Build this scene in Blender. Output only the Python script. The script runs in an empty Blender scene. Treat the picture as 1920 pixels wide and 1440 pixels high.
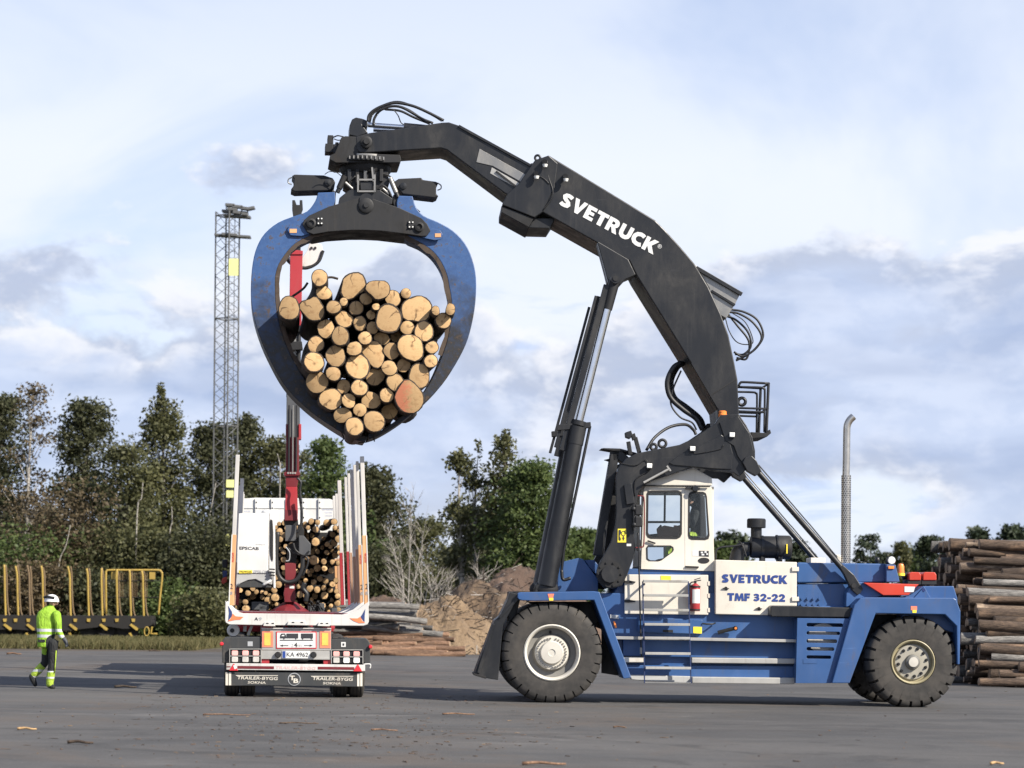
import bpy, bmesh, math, random
import numpy as np
from mathutils import Vector, Matrix, noise
R = math.radians
rng = random.Random(11)

# ------------------------------------------------------------------ camera, sky, sun, exposure
FPX, HX, HY, CAMH, ROLL = 4400.0, 960.0, 1139.0, 1.66, 0.015   # focal length in photo pixels, horizon, eye height
scene = bpy.context.scene
col = scene.collection
cam_d = bpy.data.cameras.new('camera')
cam_d.sensor_width = 36.0
cam_d.lens = FPX / 1920.0 * 36.0
cam_d.shift_y = (HY - 720.0) / 1920.0
cam_d.clip_end = 9000
cam_d.dof.use_dof = True
cam_d.dof.focus_distance = 41.0
cam_d.dof.aperture_fstop = 2.0
cam = bpy.data.objects.new('camera', cam_d)
cam.location = (0, 0, CAMH)
cam.rotation_euler = (math.pi / 2, -ROLL, 0)
col.objects.link(cam)
scene.camera = cam

SUN_A, SUN_EL = R(36), R(37)       # sun stands to the right, turned this far towards the viewer
SUN_DIR = Vector((math.cos(SUN_EL) * math.cos(SUN_A), -math.cos(SUN_EL) * math.sin(SUN_A), math.sin(SUN_EL)))
sd = bpy.data.lights.new('sun', 'SUN')
sd.energy = 5.0
sd.angle = R(0.55)
sd.color = (1.0, 0.93, 0.82)
sun = bpy.data.objects.new('sun', sd)
sun.rotation_euler = (-SUN_DIR).to_track_quat('-Z', 'Y').to_euler()
sun.location = (30, -20, 40)
col.objects.link(sun)

def build_world():
    w = bpy.data.worlds.new('World')
    scene.world = w
    w.use_nodes = True
    nt = w.node_tree
    nt.nodes.clear()
    N = nt.nodes.new; L = nt.links.new
    out = N('ShaderNodeOutputWorld'); bg = N('ShaderNodeBackground')
    bg.inputs['Strength'].default_value = 0.065
    sky = N('ShaderNodeTexSky'); sky.sky_type = 'NISHITA'
    sky.sun_disc = False
    sky.sun_elevation = SUN_EL
    sky.sun_rotation = math.atan2(SUN_DIR.x, SUN_DIR.y)
    sky.air_density = 1.0; sky.dust_density = 0.4; sky.ozone_density = 1.5
    geo = N('ShaderNodeNewGeometry')
    sep = N('ShaderNodeSeparateXYZ')
    neg = N('ShaderNodeVectorMath'); neg.operation = 'SCALE'; neg.inputs['Scale'].default_value = -1
    L(geo.outputs['Incoming'], neg.inputs[0]); L(neg.outputs[0], sep.inputs[0])
    dirv = neg.outputs[0]; X, Y, Z = sep.outputs
    def m(op, a, b=None, c=None, clamp=False):
        n = N('ShaderNodeMath'); n.operation = op; n.use_clamp = clamp
        for i, v in enumerate((a, b, c)):
            if v is None: continue
            if isinstance(v, (int, float)): n.inputs[i].default_value = v
            else: L(v, n.inputs[i])
        return n.outputs[0]
    def noise_tex(scale, detail, rough, off, dist=0.0, stretch=(1, 1, 1)):
        mp_ = N('ShaderNodeMapping'); mp_.inputs['Location'].default_value = off; mp_.inputs['Scale'].default_value = stretch
        L(dirv, mp_.inputs['Vector'])
        n = N('ShaderNodeTexNoise'); n.inputs['Scale'].default_value = scale; n.inputs['Detail'].default_value = detail
        n.inputs['Roughness'].default_value = rough; n.inputs['Distortion'].default_value = dist
        L(mp_.outputs[0], n.inputs['Vector'])
        return n.outputs['Fac']
    def ramp(fac, a, b, c=0.0, d=1.0):
        r = N('ShaderNodeMapRange'); r.interpolation_type = 'SMOOTHSTEP'
        for i, x in enumerate((a, b, c, d)): r.inputs[i + 1].default_value = x
        L(fac, r.inputs['Value']); return r.outputs[0]
    def mixc(f, a, b):
        n = N('ShaderNodeMix'); n.data_type = 'RGBA'
        if isinstance(f, (int, float)): n.inputs[0].default_value = f
        else: L(f, n.inputs[0])
        for k, v in ((6, a), (7, b)):
            if isinstance(v, tuple): n.inputs[k].default_value = (*v, 1)
            else: L(v, n.inputs[k])
        return n.outputs[2]
    zc = m('MAXIMUM', Z, 0.0)
    air = m('DIVIDE', SKY['air'], m('ADD', zc, 0.06), clamp=True)       # a thin veil is seen edge-on low down, thins overhead
    vn = noise_tex(*SKY['veil'])
    veil = m('MULTIPLY', ramp(vn, 0.30, 0.62, SKY['vmin'], 1.0), air)
    clear = N('ShaderNodeVectorMath'); clear.operation = 'MULTIPLY'; clear.inputs[1].default_value = SKY['tint']; L(sky.outputs[0], clear.inputs[0])
    base = mixc(veil, clear.outputs[0], (8.2, 8.75, 9.9))
    # cumulus: base near the horizon, tops where the field runs out
    big = noise_tex(*SKY['big']); cu = noise_tex(*SKY['cu'])
    field = m('ADD', m('MULTIPLY', big, SKY['wb']), m('MULTIPLY', cu, SKY['wc']))
    top = ramp(Z, SKY['z'][0], SKY['z'][1], -0.12, SKY['lift'])
    cov = m('ADD', field, top)
    e = SKY['edge']
    body = ramp(cov, e, e + 0.05)
    core = ramp(cov, e + 0.02, e + 0.13)
    sh = SKY['cu']; o = sh[3]
    up = noise_tex(sh[0], sh[1], sh[2], (o[0] + SKY['ls'][0], o[1], o[2] + SKY['ls'][1]), sh[4], sh[5])
    flank = ramp(m('SUBTRACT', up, cu), -0.09, 0.07)               # thicker towards the sun means a shaded flank
    cloud = mixc(flank, (9.3, 9.3, 9.6), (4.7, 5.3, 6.8))
    soft = noise_tex(9.0, 4, 0.5, (o[0] + 3, o[1], o[2]), 0.3, (1, 1, 3.2))
    inner = mixc(ramp(soft, 0.38, 0.62), (3.7, 4.7, 7.0), (5.8, 6.8, 9.0))
    cloud = mixc(m('MULTIPLY', core, 0.82), cloud, inner)
    low = ramp(Z, 0.075, 0.0)
    cloud = mixc(m('MULTIPLY', low, 0.55), cloud, (7.0, 7.8, 9.2))
    # streaks of blue between the lower layers
    st = noise_tex(*SKY['streak'])
    blue = m('MULTIPLY', ramp(st, 0.52, 0.68), ramp(Z, 0.16, 0.10))
    base = mixc(m('MULTIPLY', blue, 0.65), base, (4.6, 6.1, 9.4))
    base = mixc(m('MULTIPLY', low, 0.4), base, (7.4, 8.2, 9.5))
    colr = mixc(m('MULTIPLY', body, 0.9), base, cloud)
    L(colr, bg.inputs['Color']); L(bg.outputs[0], out.inputs['Surface'])
SKY = dict(veil=(5.0, 5, 0.55, (3.1, 1.7, 0.4), 0.5, (1, 1, 2.2)), big=(6.0, 2, 0.45, (1.87, 0, 0.33), 0.0, (1, 1, 1.7)),
           cu=(17.0, 9, 0.58, (2.0, 0.3, 0.35), 0.2, (1, 1, 1.8)), streak=(16.0, 6, 0.6, (1.3, 0.2, 0.9), 0.4, (1, 1, 4.5)),
           wb=0.70, wc=0.33, z=(0.235, 0.105), lift=0.17, edge=0.575, ls=(0.012, 0.022), tint=(1.1, 1.2, 1.5), vmin=0.60, air=0.245)
build_world()
scene.view_settings.view_transform = 'Standard'
scene.view_settings.look = 'None'
scene.view_settings.gamma = 1.0
scene.view_settings.exposure = 0.74
scene.view_settings.use_curve_mapping = False

# ------------------------------------------------------------------ from a photo pixel to a place in the yard
_c, _s = math.cos(ROLL), math.sin(ROLL)
def ray(px, py):
    u = (px - HX) / FPX; v = (HY - py) / FPX
    return u * _c - v * _s, u * _s + v * _c
def at(px, py, D):
    u, v = ray(px, py)
    return Vector((u * D, D, CAMH + v * D))
def ground_depth(px, py):
    return -CAMH / ray(px, py)[1]
class Frame:
    """a thing's own axes: x to its right, y into the picture, z up, with the origin on the ground"""
    def __init__(s, origin, yaw):
        s.o = Vector((origin[0], origin[1], 0)); s.yaw = yaw
        s.ex = Vector((math.cos(yaw), math.sin(yaw), 0)); s.ey = Vector((-math.sin(yaw), math.cos(yaw), 0))
    def p(s, px, py, w):
        u, v = ray(px, py)
        d = Vector((u, 1, v)); c = Vector((0, 0, CAMH))
        t = (w - s.ey.dot(c - s.o)) / s.ey.dot(d)
        q = c + d * t - s.o
        return Vector((s.ex.dot(q), w, q.z))
    def world(s, l):
        return s.o + s.ex * l[0] + s.ey * l[1] + Vector((0, 0, l[2]))

# ------------------------------------------------------------------ materials
MATS = {}
def mat(name):
    return MATS[name]
def new_mat(name):
    m = bpy.data.materials.new(name); m.use_nodes = True
    nt = m.node_tree; b = nt.nodes['Principled BSDF']
    MATS[name] = m
    return m, nt, b
def nnode(nt, t, **kw):
    n = nt.nodes.new(t)
    for k, v in kw.items():
        if k in n.inputs: n.inputs[k].default_value = v
        else: setattr(n, k, v)
    return n
def mixrgb(nt, f, a, b, blend='MIX'):
    n = nt.nodes.new('ShaderNodeMix'); n.data_type = 'RGBA'; n.blend_type = blend
    if isinstance(f, (int, float)): n.inputs[0].default_value = f
    else: nt.links.new(f, n.inputs[0])
    for k, v in ((6, a), (7, b)):
        if isinstance(v, tuple): n.inputs[k].default_value = (v[0], v[1], v[2], 1)
        else: nt.links.new(v, n.inputs[k])
    return n.outputs[2]
def maprange(nt, v, a, b, c=0.0, d=1.0, smooth=True):
    n = nt.nodes.new('ShaderNodeMapRange')
    if smooth: n.interpolation_type = 'SMOOTHSTEP'
    nt.links.new(v, n.inputs[0])
    for i, x in enumerate((a, b, c, d)): n.inputs[i + 1].default_value = x
    return n.outputs[0]
def tex(nt, scale, detail=6, rough=0.6, coord='Object', stretch=(1, 1, 1), dist=0.0, loc=(0, 0, 0)):
    tc = nt.nodes.new('ShaderNodeTexCoord'); mp = nt.nodes.new('ShaderNodeMapping')
    mp.inputs['Scale'].default_value = stretch; mp.inputs['Location'].default_value = loc
    nt.links.new(tc.outputs[coord], mp.inputs[0])
    n = nt.nodes.new('ShaderNodeTexNoise')
    n.inputs['Scale'].default_value = scale; n.inputs['Detail'].default_value = detail
    n.inputs['Roughness'].default_value = rough; n.inputs['Distortion'].default_value = dist
    nt.links.new(mp.outputs[0], n.inputs['Vector'])
    return n.outputs['Fac']
def bump(nt, b, h, strength=0.3, dist=0.02):
    n = nt.nodes.new('ShaderNodeBump'); n.inputs['Strength'].default_value = strength; n.inputs['Distance'].default_value = dist
    nt.links.new(h, n.inputs['Height']); nt.links.new(n.outputs[0], b.inputs['Normal'])

def paint(name, c, dirt=(0.10, 0.085, 0.07), amount=0.5, rough=0.45, streak=True, scale=2.2, chips=None, metallic=0.0, wear=(0.56, 0.74)):
    """sprayed machine paint: slight colour drift, grime in clouds and run marks, optional chips to rust"""
    m, nt, b = new_mat(name)
    big = tex(nt, 0.9, 4, 0.55)
    drift = mixrgb(nt, maprange(nt, big, 0.3, 0.7), tuple(x * 0.86 for x in c), tuple(min(1, x * 1.08) for x in c))
    g1 = tex(nt, scale, 9, 0.68, stretch=(1, 1, 0.45) if streak else (1, 1, 1), dist=0.3)
    f = maprange(nt, g1, wear[0], wear[1], 0, amount)
    colr = mixrgb(nt, f, drift, dirt)
    if streak:
        st = tex(nt, 9.0, 5, 0.6, stretch=(1.6, 1.6, 0.07))
        colr = mixrgb(nt, maprange(nt, st, 0.55, 0.78, 0, amount * 0.6), colr, dirt)
    sc1 = tex(nt, 3.2, 7, 0.62, stretch=(0.35, 1, 5.5), dist=0.6, loc=(5, 2, 1))
    colr = mixrgb(nt, maprange(nt, sc1, 0.66, 0.72, 0, amount * 0.5), colr, tuple(min(1, x * 1.6 + 0.035) for x in c))
    if chips:
        cp = tex(nt, 13, 8, 0.72)
        colr = mixrgb(nt, maprange(nt, cp, 0.66, 0.69, 0, 0.9), colr, chips)
    nt.links.new(colr, b.inputs['Base Color'])
    rr = maprange(nt, g1, 0.35, 0.7, rough * 0.8, min(1, rough * 1.5))
    nt.links.new(rr, b.inputs['Roughness'])
    b.inputs['Metallic'].default_value = metallic
    bump(nt, b, tex(nt, 60, 3, 0.5), 0.06, 0.004)
    return m
def flat(name, c, rough=0.5, metallic=0.0, var=0.12, scale=6, spec=None):
    m, nt, b = new_mat(name)
    n = tex(nt, scale, 6, 0.6)
    nt.links.new(mixrgb(nt, maprange(nt, n, 0.3, 0.7), tuple(x * (1 - var) for x in c), tuple(min(1, x * (1 + var)) for x in c)), b.inputs['Base Color'])
    b.inputs['Roughness'].default_value = rough; b.inputs['Metallic'].default_value = metallic
    if spec is not None: b.inputs['Specular IOR Level'].default_value = spec
    return m

paint('blue', (0.033, 0.089, 0.232), dirt=(0.105, 0.092, 0.078), amount=0.62, rough=0.42)
paint('blue_worn', (0.055, 0.14, 0.43), dirt=(0.06, 0.042, 0.03), amount=0.85, rough=0.55, chips=(0.07, 0.045, 0.03), wear=(0.50, 0.66))
paint('black', (0.0105, 0.0112, 0.0132), dirt=(0.040, 0.038, 0.036), amount=0.6, rough=0.42)
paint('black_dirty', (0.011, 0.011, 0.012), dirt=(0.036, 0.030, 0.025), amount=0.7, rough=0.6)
paint('cream', (0.66, 0.615, 0.53), dirt=(0.25, 0.215, 0.165), amount=0.40, rough=0.4)
paint('white', (0.66, 0.655, 0.63), dirt=(0.34, 0.31, 0.27), amount=0.35, rough=0.42)
paint('white_dirty', (0.58, 0.565, 0.535), dirt=(0.20, 0.165, 0.13), amount=0.65, rough=0.5, chips=(0.2, 0.11, 0.07))
paint('red', (0.36, 0.030, 0.037), dirt=(0.12, 0.05, 0.04), amount=0.4, rough=0.38)
paint('red_dark', (0.15, 0.014, 0.019), dirt=(0.06, 0.03, 0.03), amount=0.5, rough=0.45)
paint('red_orange', (0.50, 0.045, 0.022), dirt=(0.2, 0.06, 0.04), amount=0.25, rough=0.4)
paint('orange', (0.62, 0.34, 0.16), dirt=(0.34, 0.19, 0.11), amount=0.5, rough=0.5)
paint('yellow', (0.36, 0.245, 0.05), dirt=(0.16, 0.10, 0.04), amount=0.6, rough=0.5)
paint('grey_paint', (0.42, 0.42, 0.41), dirt=(0.22, 0.20, 0.18), amount=0.5, rough=0.5)
paint('galv', (0.40, 0.39, 0.365), dirt=(0.22, 0.19, 0.15), amount=0.6, rough=0.5, metallic=0.35)
paint('alu', (0.58, 0.555, 0.52), dirt=(0.28, 0.255, 0.23), amount=0.45, rough=0.42, metallic=0.12)
paint('steel_worn', (0.30, 0.29, 0.27), dirt=(0.12, 0.11, 0.10), amount=0.6, rough=0.42, metallic=0.7)
paint('grey_dark', (0.075, 0.078, 0.083), dirt=(0.14, 0.13, 0.12), amount=0.4, rough=0.5)
paint('flap', (0.038, 0.040, 0.041), dirt=(0.12, 0.10, 0.085), amount=0.65, rough=0.6)
paint('rim_white', (0.56, 0.53, 0.465), dirt=(0.20, 0.16, 0.11), amount=0.6, rough=0.5, streak=False)
paint('rim_grey', (0.15, 0.145, 0.13), dirt=(0.13, 0.11, 0.085), amount=0.6, rough=0.5, streak=False)
flat('chrome', (0.78, 0.78, 0.78), 0.18, 1.0, 0.05)
flat('stainless', (0.62, 0.57, 0.50), 0.30, 1.0, 0.12)
flat('rubber_hose', (0.012, 0.012, 0.013), 0.5)
flat('seal', (0.012, 0.012, 0.013), 0.6)
flat('text_white', (0.68, 0.68, 0.66), 0.5, var=0.05)
flat('text_blue', (0.018, 0.048, 0.215), 0.5, var=0.15)
flat('text_dark', (0.03, 0.03, 0.035), 0.5)
flat('text_grey', (0.35, 0.36, 0.37), 0.5)
flat('sticker_yellow', (0.85, 0.68, 0.05), 0.5)
flat('reflector_yellow', (0.62, 0.50, 0.10), 0.35)
flat('reflector_red', (0.60, 0.03, 0.04), 0.3)
flat('panel_orange', (0.80, 0.22, 0.13), 0.45)
flat('lamp_pink', (0.85, 0.42, 0.38), 0.25)
flat('lamp_white', (0.78, 0.78, 0.74), 0.25)
flat('lamp_orange', (0.85, 0.25, 0.05), 0.3)
flat('logo_navy', (0.03, 0.05, 0.16), 0.45)
flat('logo_orange', (0.80, 0.20, 0.08), 0.45)
flat('pale_yellow', (0.78, 0.78, 0.30), 0.6, var=0.05)
flat('plate_white', (0.64, 0.64, 0.62), 0.45, var=0.04)
flat('skin', (0.50, 0.30, 0.22), 0.55)
flat('hivis', (0.27, 0.47, 0.028), 0.7, var=0.18, scale=9)
flat('hivis_leg', (0.34, 0.47, 0.045), 0.7, var=0.15, scale=12)
flat('cloth_black', (0.016, 0.017, 0.018), 0.85)
flat('reflective', (0.55, 0.56, 0.55), 0.4)
flat('glove', (0.06, 0.065, 0.075), 0.8)
flat('helmet', (0.68, 0.68, 0.68), 0.35, var=0.03)
flat('seat_cloth', (0.03, 0.03, 0.033), 0.9)
flat('wood_trim', (0.22, 0.11, 0.06), 0.6)
flat('lattice', (0.13, 0.13, 0.125), 0.55, 0.3)
flat('lamp_dull', (0.50, 0.48, 0.44), 0.35)
flat('faded_red', (0.62, 0.36, 0.34), 0.5)
flat('logo_faded', (0.42, 0.44, 0.55), 0.6)
paint('orange_dull', (0.42, 0.25, 0.16), dirt=(0.25, 0.16, 0.11), amount=0.6, rough=0.5)
paint('white_cab', (0.68, 0.675, 0.655), dirt=(0.5, 0.48, 0.45), amount=0.2, rough=0.35, streak=False)
paint('yellow_dull', (0.15, 0.10, 0.05), dirt=(0.12, 0.08, 0.04), amount=0.7, rough=0.6)
flat('wagon_black', (0.012, 0.0105, 0.0095), 0.85)
flat('ladder_paint', (0.02, 0.035, 0.10), 0.5)

def glass_mat():
    m, nt, b = new_mat('glass')
    nt.nodes.remove(b)
    o = nt.nodes['Material Output']
    t = nnode(nt, 'ShaderNodeBsdfTransparent'); t.inputs[0].default_value = (0.86, 0.90, 0.92, 1)
    g = nnode(nt, 'ShaderNodeBsdfGlossy'); g.inputs['Roughness'].default_value = 0.03
    fr = nnode(nt, 'ShaderNodeFresnel'); fr.inputs[0].default_value = 1.45
    mx = nnode(nt, 'ShaderNodeMixShader')
    nt.links.new(fr.outputs[0], mx.inputs[0]); nt.links.new(t.outputs[0], mx.inputs[1]); nt.links.new(g.outputs[0], mx.inputs[2])
    nt.links.new(mx.outputs[0], o.inputs['Surface'])
for nm_ in ('hivis', 'hivis_leg', 'cloth_black'):
    bump(MATS[nm_].node_tree, MATS[nm_].node_tree.nodes['Principled BSDF'], tex(MATS[nm_].node_tree, 9, 4, 0.6, stretch=(1.6, 1.6, 0.7), dist=1.0), 0.8, 0.05)
glass_mat()

def rubber_mat():
    m, nt, b = new_mat('rubber')
    g = tex(nt, 5, 8, 0.65)
    dust = tex(nt, 1.5, 5, 0.6)
    c = mixrgb(nt, maprange(nt, g, 0.35, 0.7), (0.026, 0.0245, 0.023), (0.052, 0.047, 0.042))
    c = mixrgb(nt, maprange(nt, dust, 0.45, 0.7, 0, 0.6), c, (0.075, 0.065, 0.054))
    nt.links.new(c, b.inputs['Base Color']); b.inputs['Roughness'].default_value = 0.82
    bump(nt, b, g, 0.15, 0.02)
rubber_mat()

def asphalt_mat():
    m, nt, b = new_mat('asphalt')
    big = tex(nt, 0.10, 6, 0.6, dist=0.5)
    mid = tex(nt, 0.55, 9, 0.7, stretch=(0.6, 1.0, 1), dist=0.6)
    streak = tex(nt, 0.30, 7, 0.65, stretch=(0.30, 1.6, 1), dist=0.8)
    fine = tex(nt, 45, 5, 0.75)
    grit = tex(nt, 7, 9, 0.78)
    c = mixrgb(nt, maprange(nt, mid, 0.36, 0.66), (0.058, 0.056, 0.054), (0.098, 0.093, 0.088))
    c = mixrgb(nt, maprange(nt, big, 0.44, 0.64, 0, 0.7), c, (0.120, 0.112, 0.103))
    c = mixrgb(nt, maprange(nt, streak, 0.52, 0.70, 0, 0.5), c, (0.058, 0.054, 0.051))
    c = mixrgb(nt, maprange(nt, grit, 0.56, 0.72, 0, 0.6), c, (0.070, 0.056, 0.045))
    c = mixrgb(nt, maprange(nt, fine, 0.30, 0.70), mixrgb(nt, 0.62, (0.0, 0.0, 0.0), c), c)
    dust = tex(nt, 0.16, 8, 0.72, dist=1.2, loc=(3, 1, 0))
    c = mixrgb(nt, maprange(nt, dust, 0.50, 0.66, 0, 0.65), c, (0.092, 0.070, 0.052))
    stain = tex(nt, 0.42, 6, 0.6, dist=1.5, loc=(11, 4, 0))
    c = mixrgb(nt, maprange(nt, stain, 0.56, 0.66, 0, 0.65), c, (0.036, 0.034, 0.032))
    pale = tex(nt, 0.30, 7, 0.7, dist=0.8, loc=(2, 17, 0), stretch=(0.45, 1, 1))
    c = mixrgb(nt, maprange(nt, pale, 0.58, 0.70, 0, 0.5), c, (0.175, 0.166, 0.155))
    for sc_, th_, cc_ in ((5.0, 0.10, (0.035, 0.026, 0.020)), (9.0, 0.13, (0.10, 0.065, 0.042)), (14.0, 0.12, (0.24, 0.22, 0.20))):
        vo = nnode(nt, 'ShaderNodeTexVoronoi'); vo.inputs['Scale'].default_value = sc_; vo.inputs['Randomness'].default_value = 1.0
        tcv = nnode(nt, 'ShaderNodeTexCoord'); mpv = nnode(nt, 'ShaderNodeMapping'); mpv.inputs['Scale'].default_value = (0.55, 1.0, 1.0); nt.links.new(tcv.outputs['Object'], mpv.inputs[0]); nt.links.new(mpv.outputs[0], vo.inputs['Vector'])
        dm = nnode(nt, 'ShaderNodeSeparateColor'); nt.links.new(vo.outputs['Color'], dm.inputs[0])
        on = nnode(nt, 'ShaderNodeMath', operation='MULTIPLY'); nt.links.new(maprange(nt, vo.outputs['Distance'], th_, th_ * 0.6), on.inputs[0]); nt.links.new(maprange(nt, dm.outputs[0], 0.62, 0.66), on.inputs[1])
        c = mixrgb(nt, on.outputs[0], c, cc_)
    # straight repair seams and tyre marks
    tc = nnode(nt, 'ShaderNodeTexCoord'); mp_ = nnode(nt, 'ShaderNodeMapping'); mp_.inputs['Rotation'].default_value = (0, 0, R(14))
    nt.links.new(tc.outputs['Object'], mp_.inputs[0])
    wv = nnode(nt, 'ShaderNodeTexWave'); wv.inputs['Scale'].default_value = 0.055; wv.inputs['Distortion'].default_value = 1.1; wv.inputs['Detail'].default_value = 2; wv.inputs['Detail Scale'].default_value = 0.15
    wv.bands_direction = 'Y'; nt.links.new(mp_.outputs[0], wv.inputs['Vector'])
    c = mixrgb(nt, maprange(nt, wv.outputs['Fac'], 0.965, 0.995, 0, 0.30), c, (0.06, 0.06, 0.06))
    nt.links.new(c, b.inputs['Base Color']); b.inputs['Roughness'].default_value = 0.88
    bump(nt, b, fine, 0.45, 0.012)
asphalt_mat()
def earth_mat(name, a, b_, c_, s=0.6):
    m, nt, b = new_mat(name)
    n1 = tex(nt, s, 8, 0.65); n2 = tex(nt, s * 9, 8, 0.7); n3 = tex(nt, s * 30, 5, 0.7)
    c = mixrgb(nt, maprange(nt, n1, 0.36, 0.62), a, b_)
    c = mixrgb(nt, maprange(nt, n2, 0.50, 0.68), c, c_)
    nt.links.new(c, b.inputs['Base Color']); b.inputs['Roughness'].default_value = 0.95
    bump(nt, b, n3, 0.6, 0.08)
earth_mat('earth', (0.055, 0.040, 0.030), (0.085, 0.066, 0.048), (0.045, 0.045, 0.022), 0.25)
earth_mat('grass_ground', (0.065, 0.065, 0.026), (0.10, 0.088, 0.042), (0.04, 0.05, 0.018), 0.3)
earth_mat('chips', (0.165, 0.112, 0.067), (0.23, 0.162, 0.098), (0.085, 0.060, 0.044), 1.2)
earth_mat('bark_soil', (0.085, 0.055, 0.040), (0.12, 0.078, 0.055), (0.06, 0.045, 0.036), 0.5)
earth_mat('mixed_spoil', (0.080, 0.058, 0.042), (0.165, 0.112, 0.070), (0.050, 0.039, 0.031), 1.0)

def bark_mat(name, a, b_, c_):
    m, nt, b = new_mat(name)
    oi = nnode(nt, 'ShaderNodeObjectInfo')
    n1 = tex(nt, 3, 8, 0.7, stretch=(1, 0.35, 1)); n2 = tex(nt, 22, 7, 0.72, stretch=(1, 0.22, 1))
    c = mixrgb(nt, maprange(nt, n2, 0.38, 0.62), a, b_)
    c = mixrgb(nt, maprange(nt, n1, 0.52, 0.66, 0, 0.9), c, c_)
    v = nnode(nt, 'ShaderNodeMath', operation='MULTIPLY_ADD'); nt.links.new(oi.outputs['Random'], v.inputs[0])
    v.inputs[1].default_value = 0.8; v.inputs[2].default_value = 0.6
    hs = nnode(nt, 'ShaderNodeHueSaturation'); nt.links.new(v.outputs[0], hs.inputs['Value']); nt.links.new(c, hs.inputs['Color'])
    nt.links.new(hs.outputs[0], b.inputs['Base Color']); b.inputs['Roughness'].default_value = 0.92
    bump(nt, b, n2, 0.8, 0.03)
bark_mat('bark_dark', (0.028, 0.021, 0.017), (0.060, 0.045, 0.034), (0.085, 0.055, 0.035))
bark_mat('bark_brown', (0.045, 0.030, 0.021), (0.105, 0.072, 0.050), (0.20, 0.13, 0.082))
bark_mat('bark_grey', (0.085, 0.080, 0.075), (0.19, 0.18, 0.165), (0.27, 0.25, 0.225))
bark_mat('bark_peeled', (0.075, 0.052, 0.038), (0.15, 0.11, 0.08), (0.36, 0.27, 0.19))
bark_mat('bark_red', (0.12, 0.066, 0.040), (0.235, 0.14, 0.085), (0.085, 0.055, 0.038))

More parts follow.
